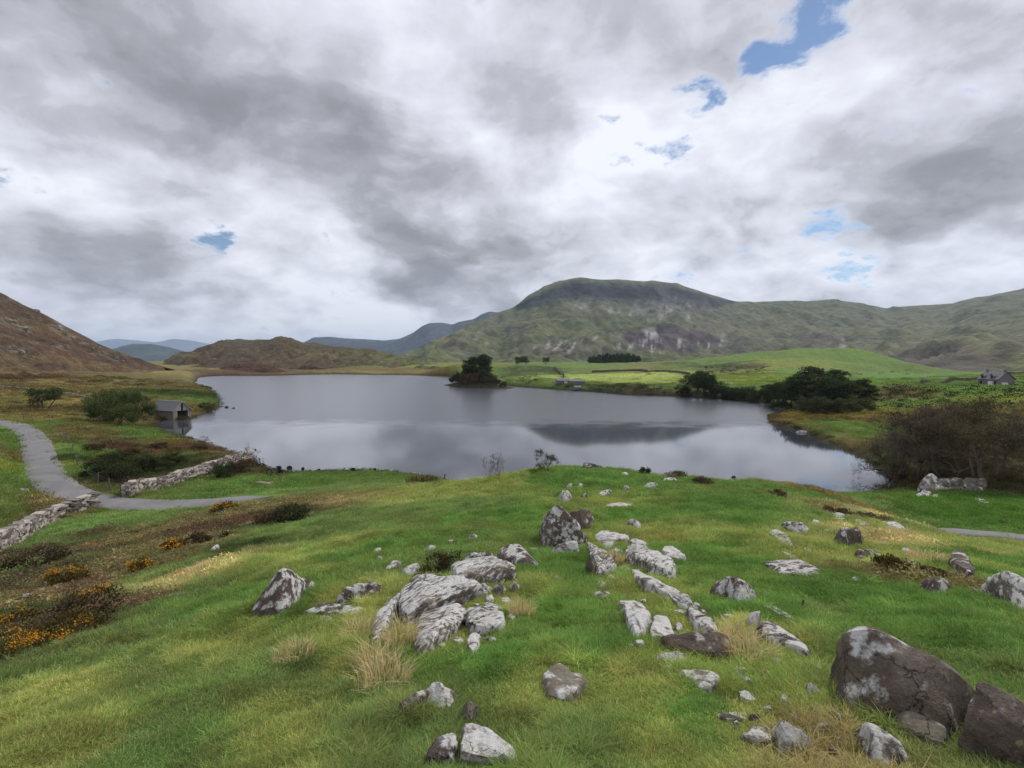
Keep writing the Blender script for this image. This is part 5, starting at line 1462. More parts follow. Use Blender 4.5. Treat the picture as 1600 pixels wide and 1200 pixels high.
M_WILLOW = leaf_mat('willow_leaves', False, (84, 94, 56), .35)
M_HAW = leaf_mat('hawthorn_leaves', False, (70, 82, 46), .3)
M_TWIG = leaf_mat('purple_brown_twigs', False, (96, 85, 74), .1)
M_TWIGG = leaf_mat('olive_twigs', False, (94, 86, 66), .15)
M_SCRUB = leaf_mat('dark_scrub_leaves', False, (66, 72, 48), .25)
M_SCRUBB = leaf_mat('brown_scrub_leaves', False, (96, 80, 60), .2)
M_GORSE = leaf_mat('gorse_spines', False, (92, 82, 48), .2)
M_FLOWER = leaf_mat('gorse_flowers', False, (214, 152, 44), .3)
M_HEATHB = leaf_mat('heather_leaves', False, (70, 62, 46), .2)
M_STRAW = leaf_mat('straw_blades', False, (206, 190, 140), .35)
M_RUSH = leaf_mat('rush_blades', False, (104, 92, 60), .3)
def limbs(mb, p, d, L, r, depth, rng, tips, droop=0.0):
    pts = [p]; q = p
    for i in range(3):
        d = d + rng.normal(0, .22, 3); d[2] += .06 - droop; d /= np.linalg.norm(d)
        q = q + d * L / 3; pts.append(q)
    mb.tube(pts, [r, r * .85, r * .7, r * .5], 5)
    if depth == 0:
        tips.append(q); return
    for k in range(rng.integers(2, 4)):
        dd = d + rng.normal(0, .55, 3); dd /= np.linalg.norm(dd)
        limbs(mb, pts[rng.integers(2, 4)], dd, L * .68, r * .5, depth - 1, rng, tips, droop)
def tree_meshes(kind, seed):
    """unit meshes of one tree (height about 1): parts as (name, mesh)"""
    g = np.random.default_rng(seed)
    tr = MB(); cr = MB(); tips = []
    Z = np.array([0, 0, 1.0])
    if kind == 'pine':
        lean = g.normal(0, .05, 2)
        pts = [np.array([lean[0] * z, lean[1] * z, z - .05]) for z in (0, .25, .5, .75, .97)]
        tr.tube(pts, [.028, .024, .018, .012, .004], 6)
        n = 15
        for i in range(n):
            z = .30 + .66 * (i + g.uniform(-.3, .3)) / n
            a = i * 2.4 + g.normal(0, .4); rr = (.30 - .20 * abs(z - .58)) * g.uniform(.45, 1.0) * (1.05 - .55 * max(0, z - .7) / .3)
            e = np.array([lean[0] * z + rr * math.cos(a), lean[1] * z + rr * math.sin(a), z + .03])
            tr.tube([(lean[0] * z, lean[1] * z, z - .05), (np.array([lean[0] * z, lean[1] * z, z - .04]) + e) / 2, e], [.010, .007, .003], 4)
            cr.leaves(e, (.17, .17, .085), 330, .021, g, .15, .8, .3, g.uniform(.7, 1.35))
        cr.leaves((lean[0], lean[1], .95), (.11, .11, .06), 170, .017, g, .2, .8, .3)
    elif kind == 'broad':
        for i in range(3):
            d = Z + g.normal(0, .25, 3); d /= np.linalg.norm(d)
            limbs(tr, np.array([g.normal(0, .03), g.normal(0, .03), -.04]), d, .45, .03, 2, g, tips)
        for q in tips:
            cr.leaves(q + np.array([0, 0, .03]), np.array([.15, .15, .12]) * g.uniform(.8, 1.25), 150, .019, g, .25, 1, .3, g.uniform(.75, 1.3))
        for i in range(16):
            a = g.uniform(0, 6.28); rr = .38 * math.sqrt(g.uniform())
            cr.leaves((rr * math.cos(a), rr * math.sin(a), g.uniform(.42, .80) - rr * .5), np.array([.16, .16, .12]) * g.uniform(.7, 1.2), 130, .019, g, .3, 1, .3, g.uniform(.75, 1.3))
    elif kind == 'bush':
        for i in range(5):
            d = Z + g.normal(0, .5, 3); d[2] = abs(d[2]); d /= np.linalg.norm(d)
            limbs(tr, np.array([g.normal(0, .08), g.normal(0, .08), -.04]), d, .40, .02, 1, g, tips)
        for i in range(26):
            a = g.uniform(0, 6.28); rr = .55 * math.sqrt(g.uniform())
            h = .80 * math.sqrt(max(0, 1 - (rr / .72) ** 2))
            cr.leaves((rr * math.cos(a), rr * math.sin(a), h * g.uniform(.25, .95)), np.array([.20, .20, .16]) * g.uniform(.65, 1.2), 210, .023, g, .15, 1, .3, g.uniform(.72, 1.3))
    elif kind == 'bare':
        for i in range(g.integers(2, 5)):
            d = Z * 1.2 + g.normal(0, .33, 3); d /= np.linalg.norm(d)
            limbs(tr, np.array([g.normal(0, .03), g.normal(0, .03), -.03]), d, .40, .028, 3, g, tips)
        for q in tips:
            cr.twigs(q, (.11, .11, .08), 40, .085, .0021, g, .3, g.uniform(.6, 1.45))
        for i in range(30):
            a = g.uniform(0, 6.28); rr = .46 * math.sqrt(g.uniform())
            c = (rr * math.cos(a), rr * math.sin(a), .46 + .46 * g.uniform() * (1 - rr * .9) + .08)
            cr.twigs(c, (.15, .15, .10), 40, .10, .0024, g, .3, g.uniform(.6, 1.45))
            cr.leaves(c, (.12, .12, .07), 46, .014, g, .1, 1, .35, g.uniform(.6, 1.5))
    elif kind == 'wispy':
        for i in range(6):
            d = Z + g.normal(0, .35, 3); d /= np.linalg.norm(d)
            limbs(tr, np.array([g.normal(0, .05), g.normal(0, .05), -.03]), d, .5, .010, 2, g, tips)
        for q in tips:
            cr.twigs(q, (.07, .07, .06), 10, .06, .003, g)
            cr.leaves(q, (.09, .09, .08), 14, .016, g, .1, 1, .3, g.uniform(.8, 1.2))
    elif kind == 'shrub':      # small thorny hill shrub
        for i in range(5):
            d = Z + g.normal(0, .5, 3); d[2] = abs(d[2]) + .2; d /= np.linalg.norm(d)
            limbs(tr, np.array([g.normal(0, .05), g.normal(0, .05), -.03]), d, .42, .018, 2, g, tips)
        for q in tips:
            cr.leaves(q, (.12, .12, .10), 60, .018, g, .1, 1, .3, g.uniform(.75, 1.25))
            cr.twigs(q, (.1, .1, .08), 14, .09, .003, g)
    return [('trunk', tr.mesh('trunk', M_BARK, True)), ('crown', cr.mesh('crown', M_PINE))]
TREES = {}
def tree(kind, name, cat, label, px, py, height, crown_m, var=0, d=None, rz=None, squash=1.0, group=None, zoff=0.0):
    key = (kind, var)
    if key not in TREES:
        TREES[key] = tree_meshes(kind, 300 + 17 * var + sum(map(ord, kind)))
    if d is None:
        x, y, z = hit(px, py)
    else:
        x, y, _ = (float(q) for q in at_depth(px, py, d)); z = gz(x, y)
    e = empty(name, (x, y, z + zoff), rz if rz is not None else (px * 1.7 + var) % 6.28)
    e.scale = (height * squash, height * squash, height)
    for nm, me in TREES[key]:
        o = bpy.data.objects.new(nm, me); COL.objects.link(o); o.parent = e
        if nm == 'crown':
            o.material_slots[0].link = 'OBJECT'; o.material_slots[0].material = crown_m
    tag(e, label, cat, group)
    return e

# lone hawthorn and the willows by the boathouse
tree('broad', 'hawthorn_tree', 'tree', 'lone dark hawthorn standing in the brown bog beyond the road', 70, 638, 5.2, M_HAW, 0, squash=1.35)
for i, (px, py, h, sq, lb) in enumerate([(160, 660, 7.4, .75, 'left front willow of the green clump beside the boathouse'), (176, 645, 8.0, .75, 'back willow on the left of the green clump by the boathouse'),
                                         (205, 644, 7.6, .8, 'middle willow of the green clump by the boathouse'), (222, 655, 5.6, .9, 'low willow nearest the boathouse wall'), (188, 664, 5.6, .9, 'low front willow in the middle of the green clump')]):
    tree('bush', 'willow_bush', 'bush', lb, px, py, h, M_WILLOW, i % 3, squash=sq, group='willows beside the boathouse')
tree('bush', 'willow_bush', 'bush', 'rounded green bush on the point right of the boathouse', 322, 640, 3.0, M_WILLOW, 1, squash=1.3)
# scrub between road and lake
for i, (px, py, h, sq, lb) in enumerate([(160, 745, 2.6, 1.1, 'dark scrub bush nearest the road bend'), (190, 757, 3.0, 1.0, 'dark scrub bush behind the end of the far stone wall'), (215, 742, 3.0, 1.1, 'broad dark bush in the middle of the scrub above the far wall'),
                                         (245, 737, 2.6, 1.1, 'dark bush right of the middle of the scrub'), (180, 730, 2.6, 1.1, 'dark bush at the back left of the scrub'), (275, 725, 2.0, 1.2, 'low bush at the right end of the scrub near the lake'),
                                         (150, 705, 1.8, 1.3, 'low brown bush beside the roadside fence'), (200, 712, 1.6, 1.4, 'low brown bush behind the dark scrub'), (310, 703, 1.4, 1.5, 'low brown bush on the lake bank'), (250, 700, 1.4, 1.4, 'small brown bush on the bank below the boathouse')]):
    tree('bush', 'scrub_bush', 'bush', lb, px, py, h, M_SCRUB if i < 6 else M_SCRUBB, (i + 1) % 3, squash=sq, group='scrub bushes between road and lake')
tree('bush', 'scrub_bush', 'bush', 'dark bush growing over the lake end of the far wall', 352, 748, 2.6, M_SCRUB, 0, squash=.9)
tree('bush', 'scrub_bush', 'bush', 'brown bush at the water end of the far wall', 378, 739, 2.4, M_SCRUBB, 2, squash=.8)
tree('wispy', 'sapling', 'sapling', 'thin bare sapling above the wall end by the lake', 388, 727, 2.9, M_TWIGG, 0, squash=.6)
tree('wispy', 'sapling', 'sapling', 'small dark sapling on the bank below the boathouse', 320, 699, 2.0, M_SCRUB, 1, squash=.9)
# crest plants
tree('shrub', 'crest_shrub', 'shrub', 'windswept shrub on the crest against the water', 856, 737, 1.75, M_HAW, 0, squash=1.15)
tree('wispy', 'sapling', 'sapling', 'pale wispy sapling on the near shore right of the post', 764, 749, 2.0, M_TWIGG, 1, squash=.55)
tree('wispy', 'sapling', 'sapling', 'second pale wispy sapling just right of its twin', 780, 750, 1.9, M_TWIGG, 0, squash=.5)
# bare trees on the right
BT = [(1392, 752, 6.6, 0, .85, M_TWIG, 'leftmost bare purplish tree leaning over the lake corner'), (1412, 746, 8.6, 1, .85, M_TWIG, 'tallest bare purplish tree of the thicket by the lake'), (1440, 748, 8.2, 2, .85, M_TWIG, 'bare purplish tree directly behind the left end of the stone heap'),
      (1470, 742, 7.8, 0, .9, M_TWIGG, 'olive-tinged bare tree behind the middle of the stone heap'), (1500, 744, 7.6, 1, .9, M_TWIGG, 'olive-tinged bare tree behind the right end of the stone heap'), (1528, 752, 7.0, 2, .9, M_TWIGG, 'crooked bare tree just right of the stone heap'),
      (1558, 748, 6.8, 0, .9, M_TWIGG, 'bare tree second from the right edge of the thicket'), (1592, 752, 6.6, 1, .95, M_TWIG, 'bare tree at the right edge of the thicket'), (1460, 722, 8.4, 2, .95, M_TWIG, 'bare tree in the back row left of the thicket'), (1540, 720, 8.0, 1, 1.0, M_TWIGG, 'bare tree in the back row right of the thicket'),
      (1630, 748, 7.0, 2, .95, M_TWIG, 'bare tree cut by the right edge of the picture'), (1500, 716, 8.2, 0, 1.0, M_TWIGG, 'bare tree in the middle of the back row of the thicket')]
for i, (px, py, h, v, sq, m_, lb) in enumerate(BT):
    tree('bare', 'bare_tree', 'tree', lb, px, py, h, m_, v, squash=sq, group='bare trees by the lake corner', rz=i * 1.3)
for i, (px, py, h, lb) in enumerate([(1425, 757, 2.0, 'brown undergrowth bush at the left foot of the bare trees'), (1478, 748, 2.4, 'brown undergrowth bush behind the stone heap'), (1515, 750, 2.2, 'brown undergrowth bush right behind the heap end'), (1570, 755, 2.2, 'brown undergrowth bush right of the heap'), (1610, 757, 2.2, 'brown undergrowth bush at the right edge'),
                                     (1400, 735, 2.2, 'dark green bush on the bank under the leftmost bare tree'), (1385, 722, 1.8, 'low dark bush on the bank at the lake corner'), (1372, 712, 1.2, 'low dark bush further along the lake bank')]):
    tree('bush', 'undergrowth_bush', 'bush', lb, px, py, h * .6, M_SCRUBB if i < 5 else M_SCRUB, i % 3, squash=1.0, group='undergrowth below the bare trees')
# pines across the lake
PN = [(1196, 629, 7.5), (1208, 634, 8.5), (1222, 635, 9.0), (1236, 638, 9.5), (1250, 640, 10.5), (1266, 636, 11.5), (1282, 640, 11.0), (1298, 642, 10.5), (1312, 638, 11.0), (1328, 641, 9.5), (1342, 638, 9.5), (1354, 636, 7.5), (1275, 628, 13.0), (1245, 628, 11.0), (1310, 628, 11.5)]
WHERE = ['leftmost pine of the dark clump across the lake', 'second pine from the left in the dark clump', 'third pine from the left in the dark clump', 'fourth pine from the left in the dark clump', 'fifth pine from the left in the dark clump', 'front pine left of the middle of the dark clump',
         'front pine in the middle of the dark clump', 'front pine right of the middle of the dark clump', 'fourth pine from the right in the dark clump', 'third pine from the right in the dark clump', 'second pine from the right in the dark clump', 'rightmost small pine of the dark clump',
         'tallest pine at the back of the dark clump', 'back pine in the left half of the dark clump', 'back pine in the right half of the dark clump']
for i, (px, py, h) in enumerate(PN):
    tree('pine', 'pine_tree', 'tree', WHERE[i] + ' by the water' if i < 12 else WHERE[i], px, py, h * .84, M_PINE if i % 3 else M_PINE2, i % 4, squash=1.25, group='pines in the clump across the lake')
for i, (px, py, h, lb) in enumerate([(1262, 646, 4.5, 'olive bush in front of the left half of the pine clump'), (1290, 648, 5.0, 'olive bush in front of the middle of the pine clump'), (1318, 647, 4.5, 'olive bush in front of the right half of the pine clump'), (1340, 645, 4.5, 'bush at the right foot of the pine clump'),
                                     (1185, 630, 5.6, 'bush at the left foot of the pine clump'), (1160, 627, 5.8, 'dark shore bush second left of the pine clump'), (1140, 625, 5.6, 'dark shore bush third left of the pine clump'), (1120, 622, 6.2, 'dark shore bush right of the pair of round trees'), (1220, 642, 3.6, 'dark bush on the water edge under the pines'), (1172, 626, 5.0, 'dark shore bush just left of the pine clump'), (1150, 624, 4.6, 'dark bush between two shore bushes left of the pines'), (1130, 622, 5.0, 'dark bush in the row right of the round trees'), (1066, 617, 4.0, 'dark bush left of the round trees at the pale field')]):
    tree('bush', 'shore_bush', 'bush', lb, px, py, h * 1.3, M_PINE2 if i < 4 else M_SCRUB, i % 3, squash=1.0, group='bushes along the far shore')
for i, (px, py, h, lb) in enumerate([(1082, 617, 7.8, 'left of the dark round trees at the end of the pale field'), (1100, 618, 8.2, 'right of the dark round trees at the end of the pale field'), (1090, 611, 8.0, 'dark round tree behind the pair at the end of the pale field'), (1114, 620, 7.5, 'dark round tree right of the pair at the end of the pale field')]):
    tree('broad', 'round_tree', 'tree', lb, px, py, h * 1.15, M_PINE, i % 2, squash=1.05, group='round trees at the end of the pale field')
# island
def isle_at(u, v):
    return ISLE_C[0] + u * math.cos(ISLE_A) - v * math.sin(ISLE_A), ISLE_C[1] + u * math.sin(ISLE_A) + v * math.cos(ISLE_A)
def on_isle(kind, name, cat, label, u, v, h, m_, var, sq, group):
    x, y = isle_at(u, v)
    px, py = project(x, y, 5.0)
    return tree(kind, name, cat, label, float(px), float(py), h, m_, var, d=y, squash=sq, group=group, zoff=-.1)
for u, v, h, var, lb in ((-9.0, 1.5, 12.0, 0, 'left pine of the tall pines on the island'), (-2.5, 2.0, 13.0, 1, 'middle tall pine on the island'), (3.5, 1.0, 14.0, 2, 'right tall pine on the island'), (-5.5, -2, 9.0, 3, 'shorter pine in front of the island pines'), (7.5, -2, 8.5, 1, 'lowest pine at the right of the island pines')):
    on_isle('pine', 'pine_tree', 'tree', lb, u, v, h, M_PINE, var, 1.1, 'pines on the island')
for i, (u, v, h, br, lb) in enumerate(((-22, 0, 4, 0, 'dark shrub at the left tip of the island'), (-16, -3, 5.5, 0, 'dark shrub left of the island pines at the front'), (-14, 3, 6, 0, 'dark shrub left of the island pines at the back'), (-9, -5, 5.5, 0, 'front shrub below the left island pine'), (-4, -6, 5, 1, 'front shrub below the middle island pines'),
                                       (1, -5.5, 5.5, 1, 'reddish shrub at the front middle of the island'), (6, -4.5, 5.5, 1, 'reddish shrub right of the island pines'), (10, 1, 5.5, 1, 'brown shrub behind on the right half of the island'), (13, -4, 4.2, 0, 'olive shrub on the right half of the island'), (18, -2, 3.6, 0, 'low shrub near the right tip of the island'), (23, -1, 2.6, 0, 'lowest shrub at the right tip of the island'))):
    on_isle('bush', 'island_shrub', 'bush', lb, u, v, h * 1.45, M_SCRUBB if br else M_SCRUB, i % 3, .85, 'shrubs covering the island')
# small far trees and the plantation
for i, (px, py, d_, h, lb) in enumerate([(812, 571, 560, 12, 'left of the two small trees on the knoll beyond the island'), (822, 571, 565, 10, 'right of the two small trees on the knoll beyond the island'), (853, 571, 580, 9, 'tiny dark tree left of the plantation')]):
    tree('broad', 'far_tree', 'tree', lb, px, py, h, M_SCRUB, i % 2, d=d_)
def plantation():
    g = np.random.default_rng(77); mb = MB()
    for i in range(150):
        px = g.uniform(920, 1000); d_ = g.uniform(640, 720)
        x = (px - 800) / 800 * d_; z = gz(x, d_)
        edge = min(px - 915, 1006 - px)
        h = g.uniform(8, 12) * min(1, .55 + edge / 60)
        mb.tube([(x, d_, z - 1), (x, d_, z + h * .8)], [.3, .1], 4)
        for k in range(3):
            mb.leaves((x, d_, z + h * (.35 + .25 * k)), (2.6 - .7 * k, 2.6 - .7 * k, h * .2), 34, .9, g, .4, 1, .35, g.uniform(.7, 1.25))
    o = mb.build('conifer_plantation', M_PINE)
    tag(o, kind='stuff')
plantation()
def scrub_far():
    g = np.random.default_rng(78); mb = MB()
    zones = [(860, 1070, 600, 615, 70, M_SCRUB), (1380, 1600, 602, 640, 120, M_SCRUB), (1100, 1200, 572, 584, 50, M_SCRUB), (1290, 1420, 575, 600, 14, M_SCRUB), (760, 850, 585, 600, 30, M_SCRUB)]
    for x0, x1, y0, y1, n, m_ in zones:
        for i in range(n):
            x, y, z = hit(g.uniform(x0, x1), g.uniform(y0, y1))
            if poly_sd(np.array([x]), np.array([y]), LAKE)[0] < 1:
                continue
            h = g.uniform(.6, 1.7)
            mb.leaves((x, y, z + h * .3), (h * g.uniform(1, 2.2), h * g.uniform(1, 2), h * .7), 45, .22, g, .3, 1, .4, g.uniform(.6, 1.3))
    o = mb.build('far_scrub', M_SCRUB)
    tag(o, kind='stuff')
scrub_far()

# gorse, heather domes, rushes, tussocks
def dome(name, cat, label, px, py, w, h, m_, n=900, size=.03, flowers=0, seed=1, group=None, elong=1.0, fl_dir=None):
    g = np.random.default_rng(seed)
    x, y, z = hit(px, py)
    e = empty(name, (x, y, z))
    mb = MB(); st = MB()
    for i in range(7):
        a = g.uniform(0, 6.28); st.tube([(0, 0, -.05), (math.cos(a) * w * .15, math.sin(a) * w * .15, h * .35), (math.cos(a) * w * .3, math.sin(a) * w * .3, h * .6)], [.02, .014, .006], 4)
    for i in range(14):
        a = g.uniform(0, 6.28); rr = w * .42 * math.sqrt(g.uniform())
        hh = h * math.sqrt(max(.05, 1 - (rr / (w * .55)) ** 2))
        mb.leaves((rr * math.cos(a), rr * math.sin(a), hh * g.uniform(.3, .8)), (w * .17, w * .17, h * .26), n // 14, size, g, .2, 1, .35, g.uniform(.7, 1.3), elong)
    st.build('stems', M_BARK, e); mb.build('foliage', m_, e)
    if flowers:
        fb = MB()
        for i in range(9):
            a = g.uniform(3.2, 6.2) if i < 6 else g.uniform(0, 6.28); rr = w * .42 * math.sqrt(g.uniform(.1, 1))
            hh = h * math.sqrt(max(.08, 1 - (rr / (w * .56)) ** 2))
            fb.leaves((rr * math.cos(a), rr * math.sin(a), hh * .88), (w * .13, w * .13, h * .16), flowers // 9, size * .55, g, .3, 1, .3, g.uniform(.7, 1.2))
        fb.build('flowers', M_FLOWER, e)
    return tag(e, label, cat, group)
dome('gorse_bush', 'gorse', 'largest gorse bush, covered in yellow-orange flowers, at the left edge', 82, 1012, 1.35, .50, M_GORSE, 2600, .022, 700, 11)
dome('gorse_bush', 'gorse', 'flowering gorse cut by the left edge above the largest gorse', 8, 992, 1.1, .45, M_GORSE, 1500, .024, 260, 12)
dome('gorse_bush', 'gorse', 'orange flowering gorse left of centre on the heather slope', 106, 912, 1.3, .6, M_GORSE, 1300, .035, 380, 13)
dome('gorse_bush', 'gorse', 'orange flowering gorse right beside the grey stone', 150, 938, .95, .35, M_GORSE, 1200, .028, 300, 14)
dome('gorse_bush', 'gorse', 'round gorse with yellow top nearest the straw patch', 223, 895, .95, .5, M_GORSE, 1200, .035, 320, 15)
dome('gorse_bush', 'gorse', 'small pale flowering gorse in brown bracken below the road', 268, 862, 1.0, .5, M_GORSE, 900, .05, 160, 16)
dome('gorse_bush', 'gorse', 'rust-orange flowering gorse on the edge of the road', 351, 800, 1.8, .9, M_GORSE, 1200, .06, 420, 17)
dome('heather_bush', 'heather', 'dark heather dome among the stones left of the squarish block', 690, 893, .95, .40, M_HEATHB, 2600, .016, 0, 18)
dome('heather_bush', 'heather', 'small brown heather clump at the foot of the dark dome', 672, 912, .55, .2, M_HEATHB, 1200, .014, 40, 19)
dome('heather_bush', 'heather', 'mossy green clump under the rounded speckled boulder', 1392, 893, .55, .30, M_GORSE, 1600, .02, 0, 20)
dome('heather_bush', 'heather', 'brown heather cushion on top of the rock with white patches', 1455, 906, .5, .24, M_SCRUBB, 1300, .02, 0, 21)
dome('heather_bush', 'heather', 'rusty heather patch on the brow of the right bank', 1308, 805, 1.3, .45, M_SCRUBB, 1200, .04, 0, 22)
dome('heather_bush', 'heather', 'tawny heather patch right along the brow of the right bank', 1365, 815, 1.4, .4, M_SCRUBB, 1200, .04, 0, 23)
dome('heather_bush', 'heather', 'dark clump on the crest right of the flat slab', 1007, 742, 1.0, .7, M_SCRUB, 900, .05, 0, 24)
dome('heather_bush', 'heather', 'brown heather on the crest above the pale strip', 1060, 748, 1.9, .6, M_SCRUBB, 1000, .05, 0, 25)
dome('heather_bush', 'heather', 'rusty clump at the right end of the crest', 1098, 756, 1.5, .5, M_SCRUBB, 900, .05, 0, 26)
dome('heather_bush', 'heather', 'mixed brown clump alone on the bank right of the crest', 1215, 779, 1.2, .55, M_SCRUBB, 900, .045, 0, 27)
dome('heather_bush', 'heather', 'dark gorse hump where the left slope meets the turf', 452, 815, 2.2, .85, M_SCRUB, 1500, .06, 0, 28)
dome('heather_bush', 'heather', 'brown hump left of the dark gorse hump', 420, 822, 1.8, .7, M_SCRUBB, 1200, .06, 0, 29)
dome('heather_bush', 'heather', 'purple-brown heather right behind the largest gorse', 132, 968, 1.5, .45, M_HEATHB, 2000, .024, 0, 30)
dome('heather_bush', 'heather', 'dark heather mound below the near stone wall', 60, 885, 2.4, .7, M_HEATHB, 1500, .05, 0, 31)
dome('heather_bush', 'heather', 'dark heather mound in the middle of the left slope', 318, 852, 1.8, .5, M_HEATHB, 1300, .05, 0, 32)
def rushes(name, cat, label, px, py, w, h, n, m_, seed, spread=.6, bw=.012):
    g = np.random.default_rng(seed)
    x, y, z = hit(px, py)
    V, F, C = blades(n, w * .5, h * .55, h, bw, spread, g, .3, .08, .35)
    mb = MB(); mb.v, mb.f, mb.c = V, F, C
    o = mb.build(name, m_); o.location = (x, y, z - .01)
    return tag(o, label, cat)
rushes('rush_clump', 'rushes', 'dark rush clump at the water right of the crest', 1300, 771, 1.5, 1.0, 340, M_RUSH, 41, .5, .035)
rushes('rush_clump', 'rushes', 'second rush clump right beside the dark one at the water', 1332, 771, 1.5, .9, 340, M_RUSH, 42, .5, .035)
rushes('rush_clump', 'rushes', 'tawny rush clump under the overhanging bare branch', 1382, 766, 2.2, .9, 380, M_RUSH, 43, .5, .035)
rushes('rush_clump', 'rushes', 'reddish rush clump on the near shore left of the post', 660, 755, 3.0, .8, 420, M_SCRUBB, 44, .5, .04)
for i, (px, py, w, h, lb) in enumerate([(600, 1075, .45, .30, 'straw tussock above the white-crowned rock'), (560, 1000, .4, .30, 'straw tussock left of the steep streaked slab'), (625, 1005, .35, .30, 'straw tussock against the steep streaked slab'), (590, 1040, .4, .28, 'straw tussock below the steep streaked slab'),
                                        (815, 958, .35, .22, 'short straw tussock right of the left outcrop'), (960, 880, .35, .28, 'straw tussock between the white rib and the tilted slab'), (1150, 1010, .35, .34, 'tall straw tussock right of the overhanging slab'), (1172, 1035, .4, .3, 'straw tussock beside the thin white sliver'),
                                        (320, 898, .8, .35, 'broad straw patch of grass on the left slope'), (1405, 840, .9, .4, 'straw grass on the brow by the right track'), (1450, 880, .8, .35, 'straw grass left of the leaning dark rib'), (460, 1030, .4, .22, 'thin straw tussock on the turf below the lone boulder')]):
    rushes('grass_tussock', 'tussock', lb, px, py, w, h, 260, M_STRAW, 60 + i, 1.0, .0075 if py > 930 else .016)
# ------------------------------------------------------------------ dry stone walls
def stone_proto(seed, fl=1.0):
    g = np.random.default_rng(seed)
    P = []
    for sx in (-1, 1):
        for sy in (-1, 1):
            for sz in (-1, 1):
                P.append(np.array([sx, sy, sz]) * .5 * g.uniform(.72, 1.0, 3))
    P += [np.array(q) * g.uniform(.9, 1.05) for q in ((.5, 0, 0), (-.5, 0, 0), (0, 0, .5), (0, .5, 0), (0, -.5, 0))]
    bm = bmesh.new()
    for p in P:
        bm.verts.new(p)
    r = bmesh.ops.convex_hull(bm, input=list(bm.verts))
    bmesh.ops.delete(bm, geom=[e for e in r['geom_interior'] if isinstance(e, bmesh.types.BMVert)], context='VERTS')
    me = bpy.data.meshes.new('stone'); bm.to_mesh(me); bm.free()
    return me
M_WALLS = [plain('wall_stone_grey', (132, 124, 118), .92, .3, 5, .01), plain('wall_stone_pale', (172, 164, 156), .92, .22, 7, .01), plain('wall_stone_dark', (98, 88, 84), .92, .3, 5, .01)]
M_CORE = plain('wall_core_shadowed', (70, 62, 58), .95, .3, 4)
STONES = []
for i in range(9):
    me = stone_proto(500 + i); me.materials.append(M_WALLS[(0, 1, 0, 2, 0, 1, 2, 0, 1)[i]]); STONES.append(me)
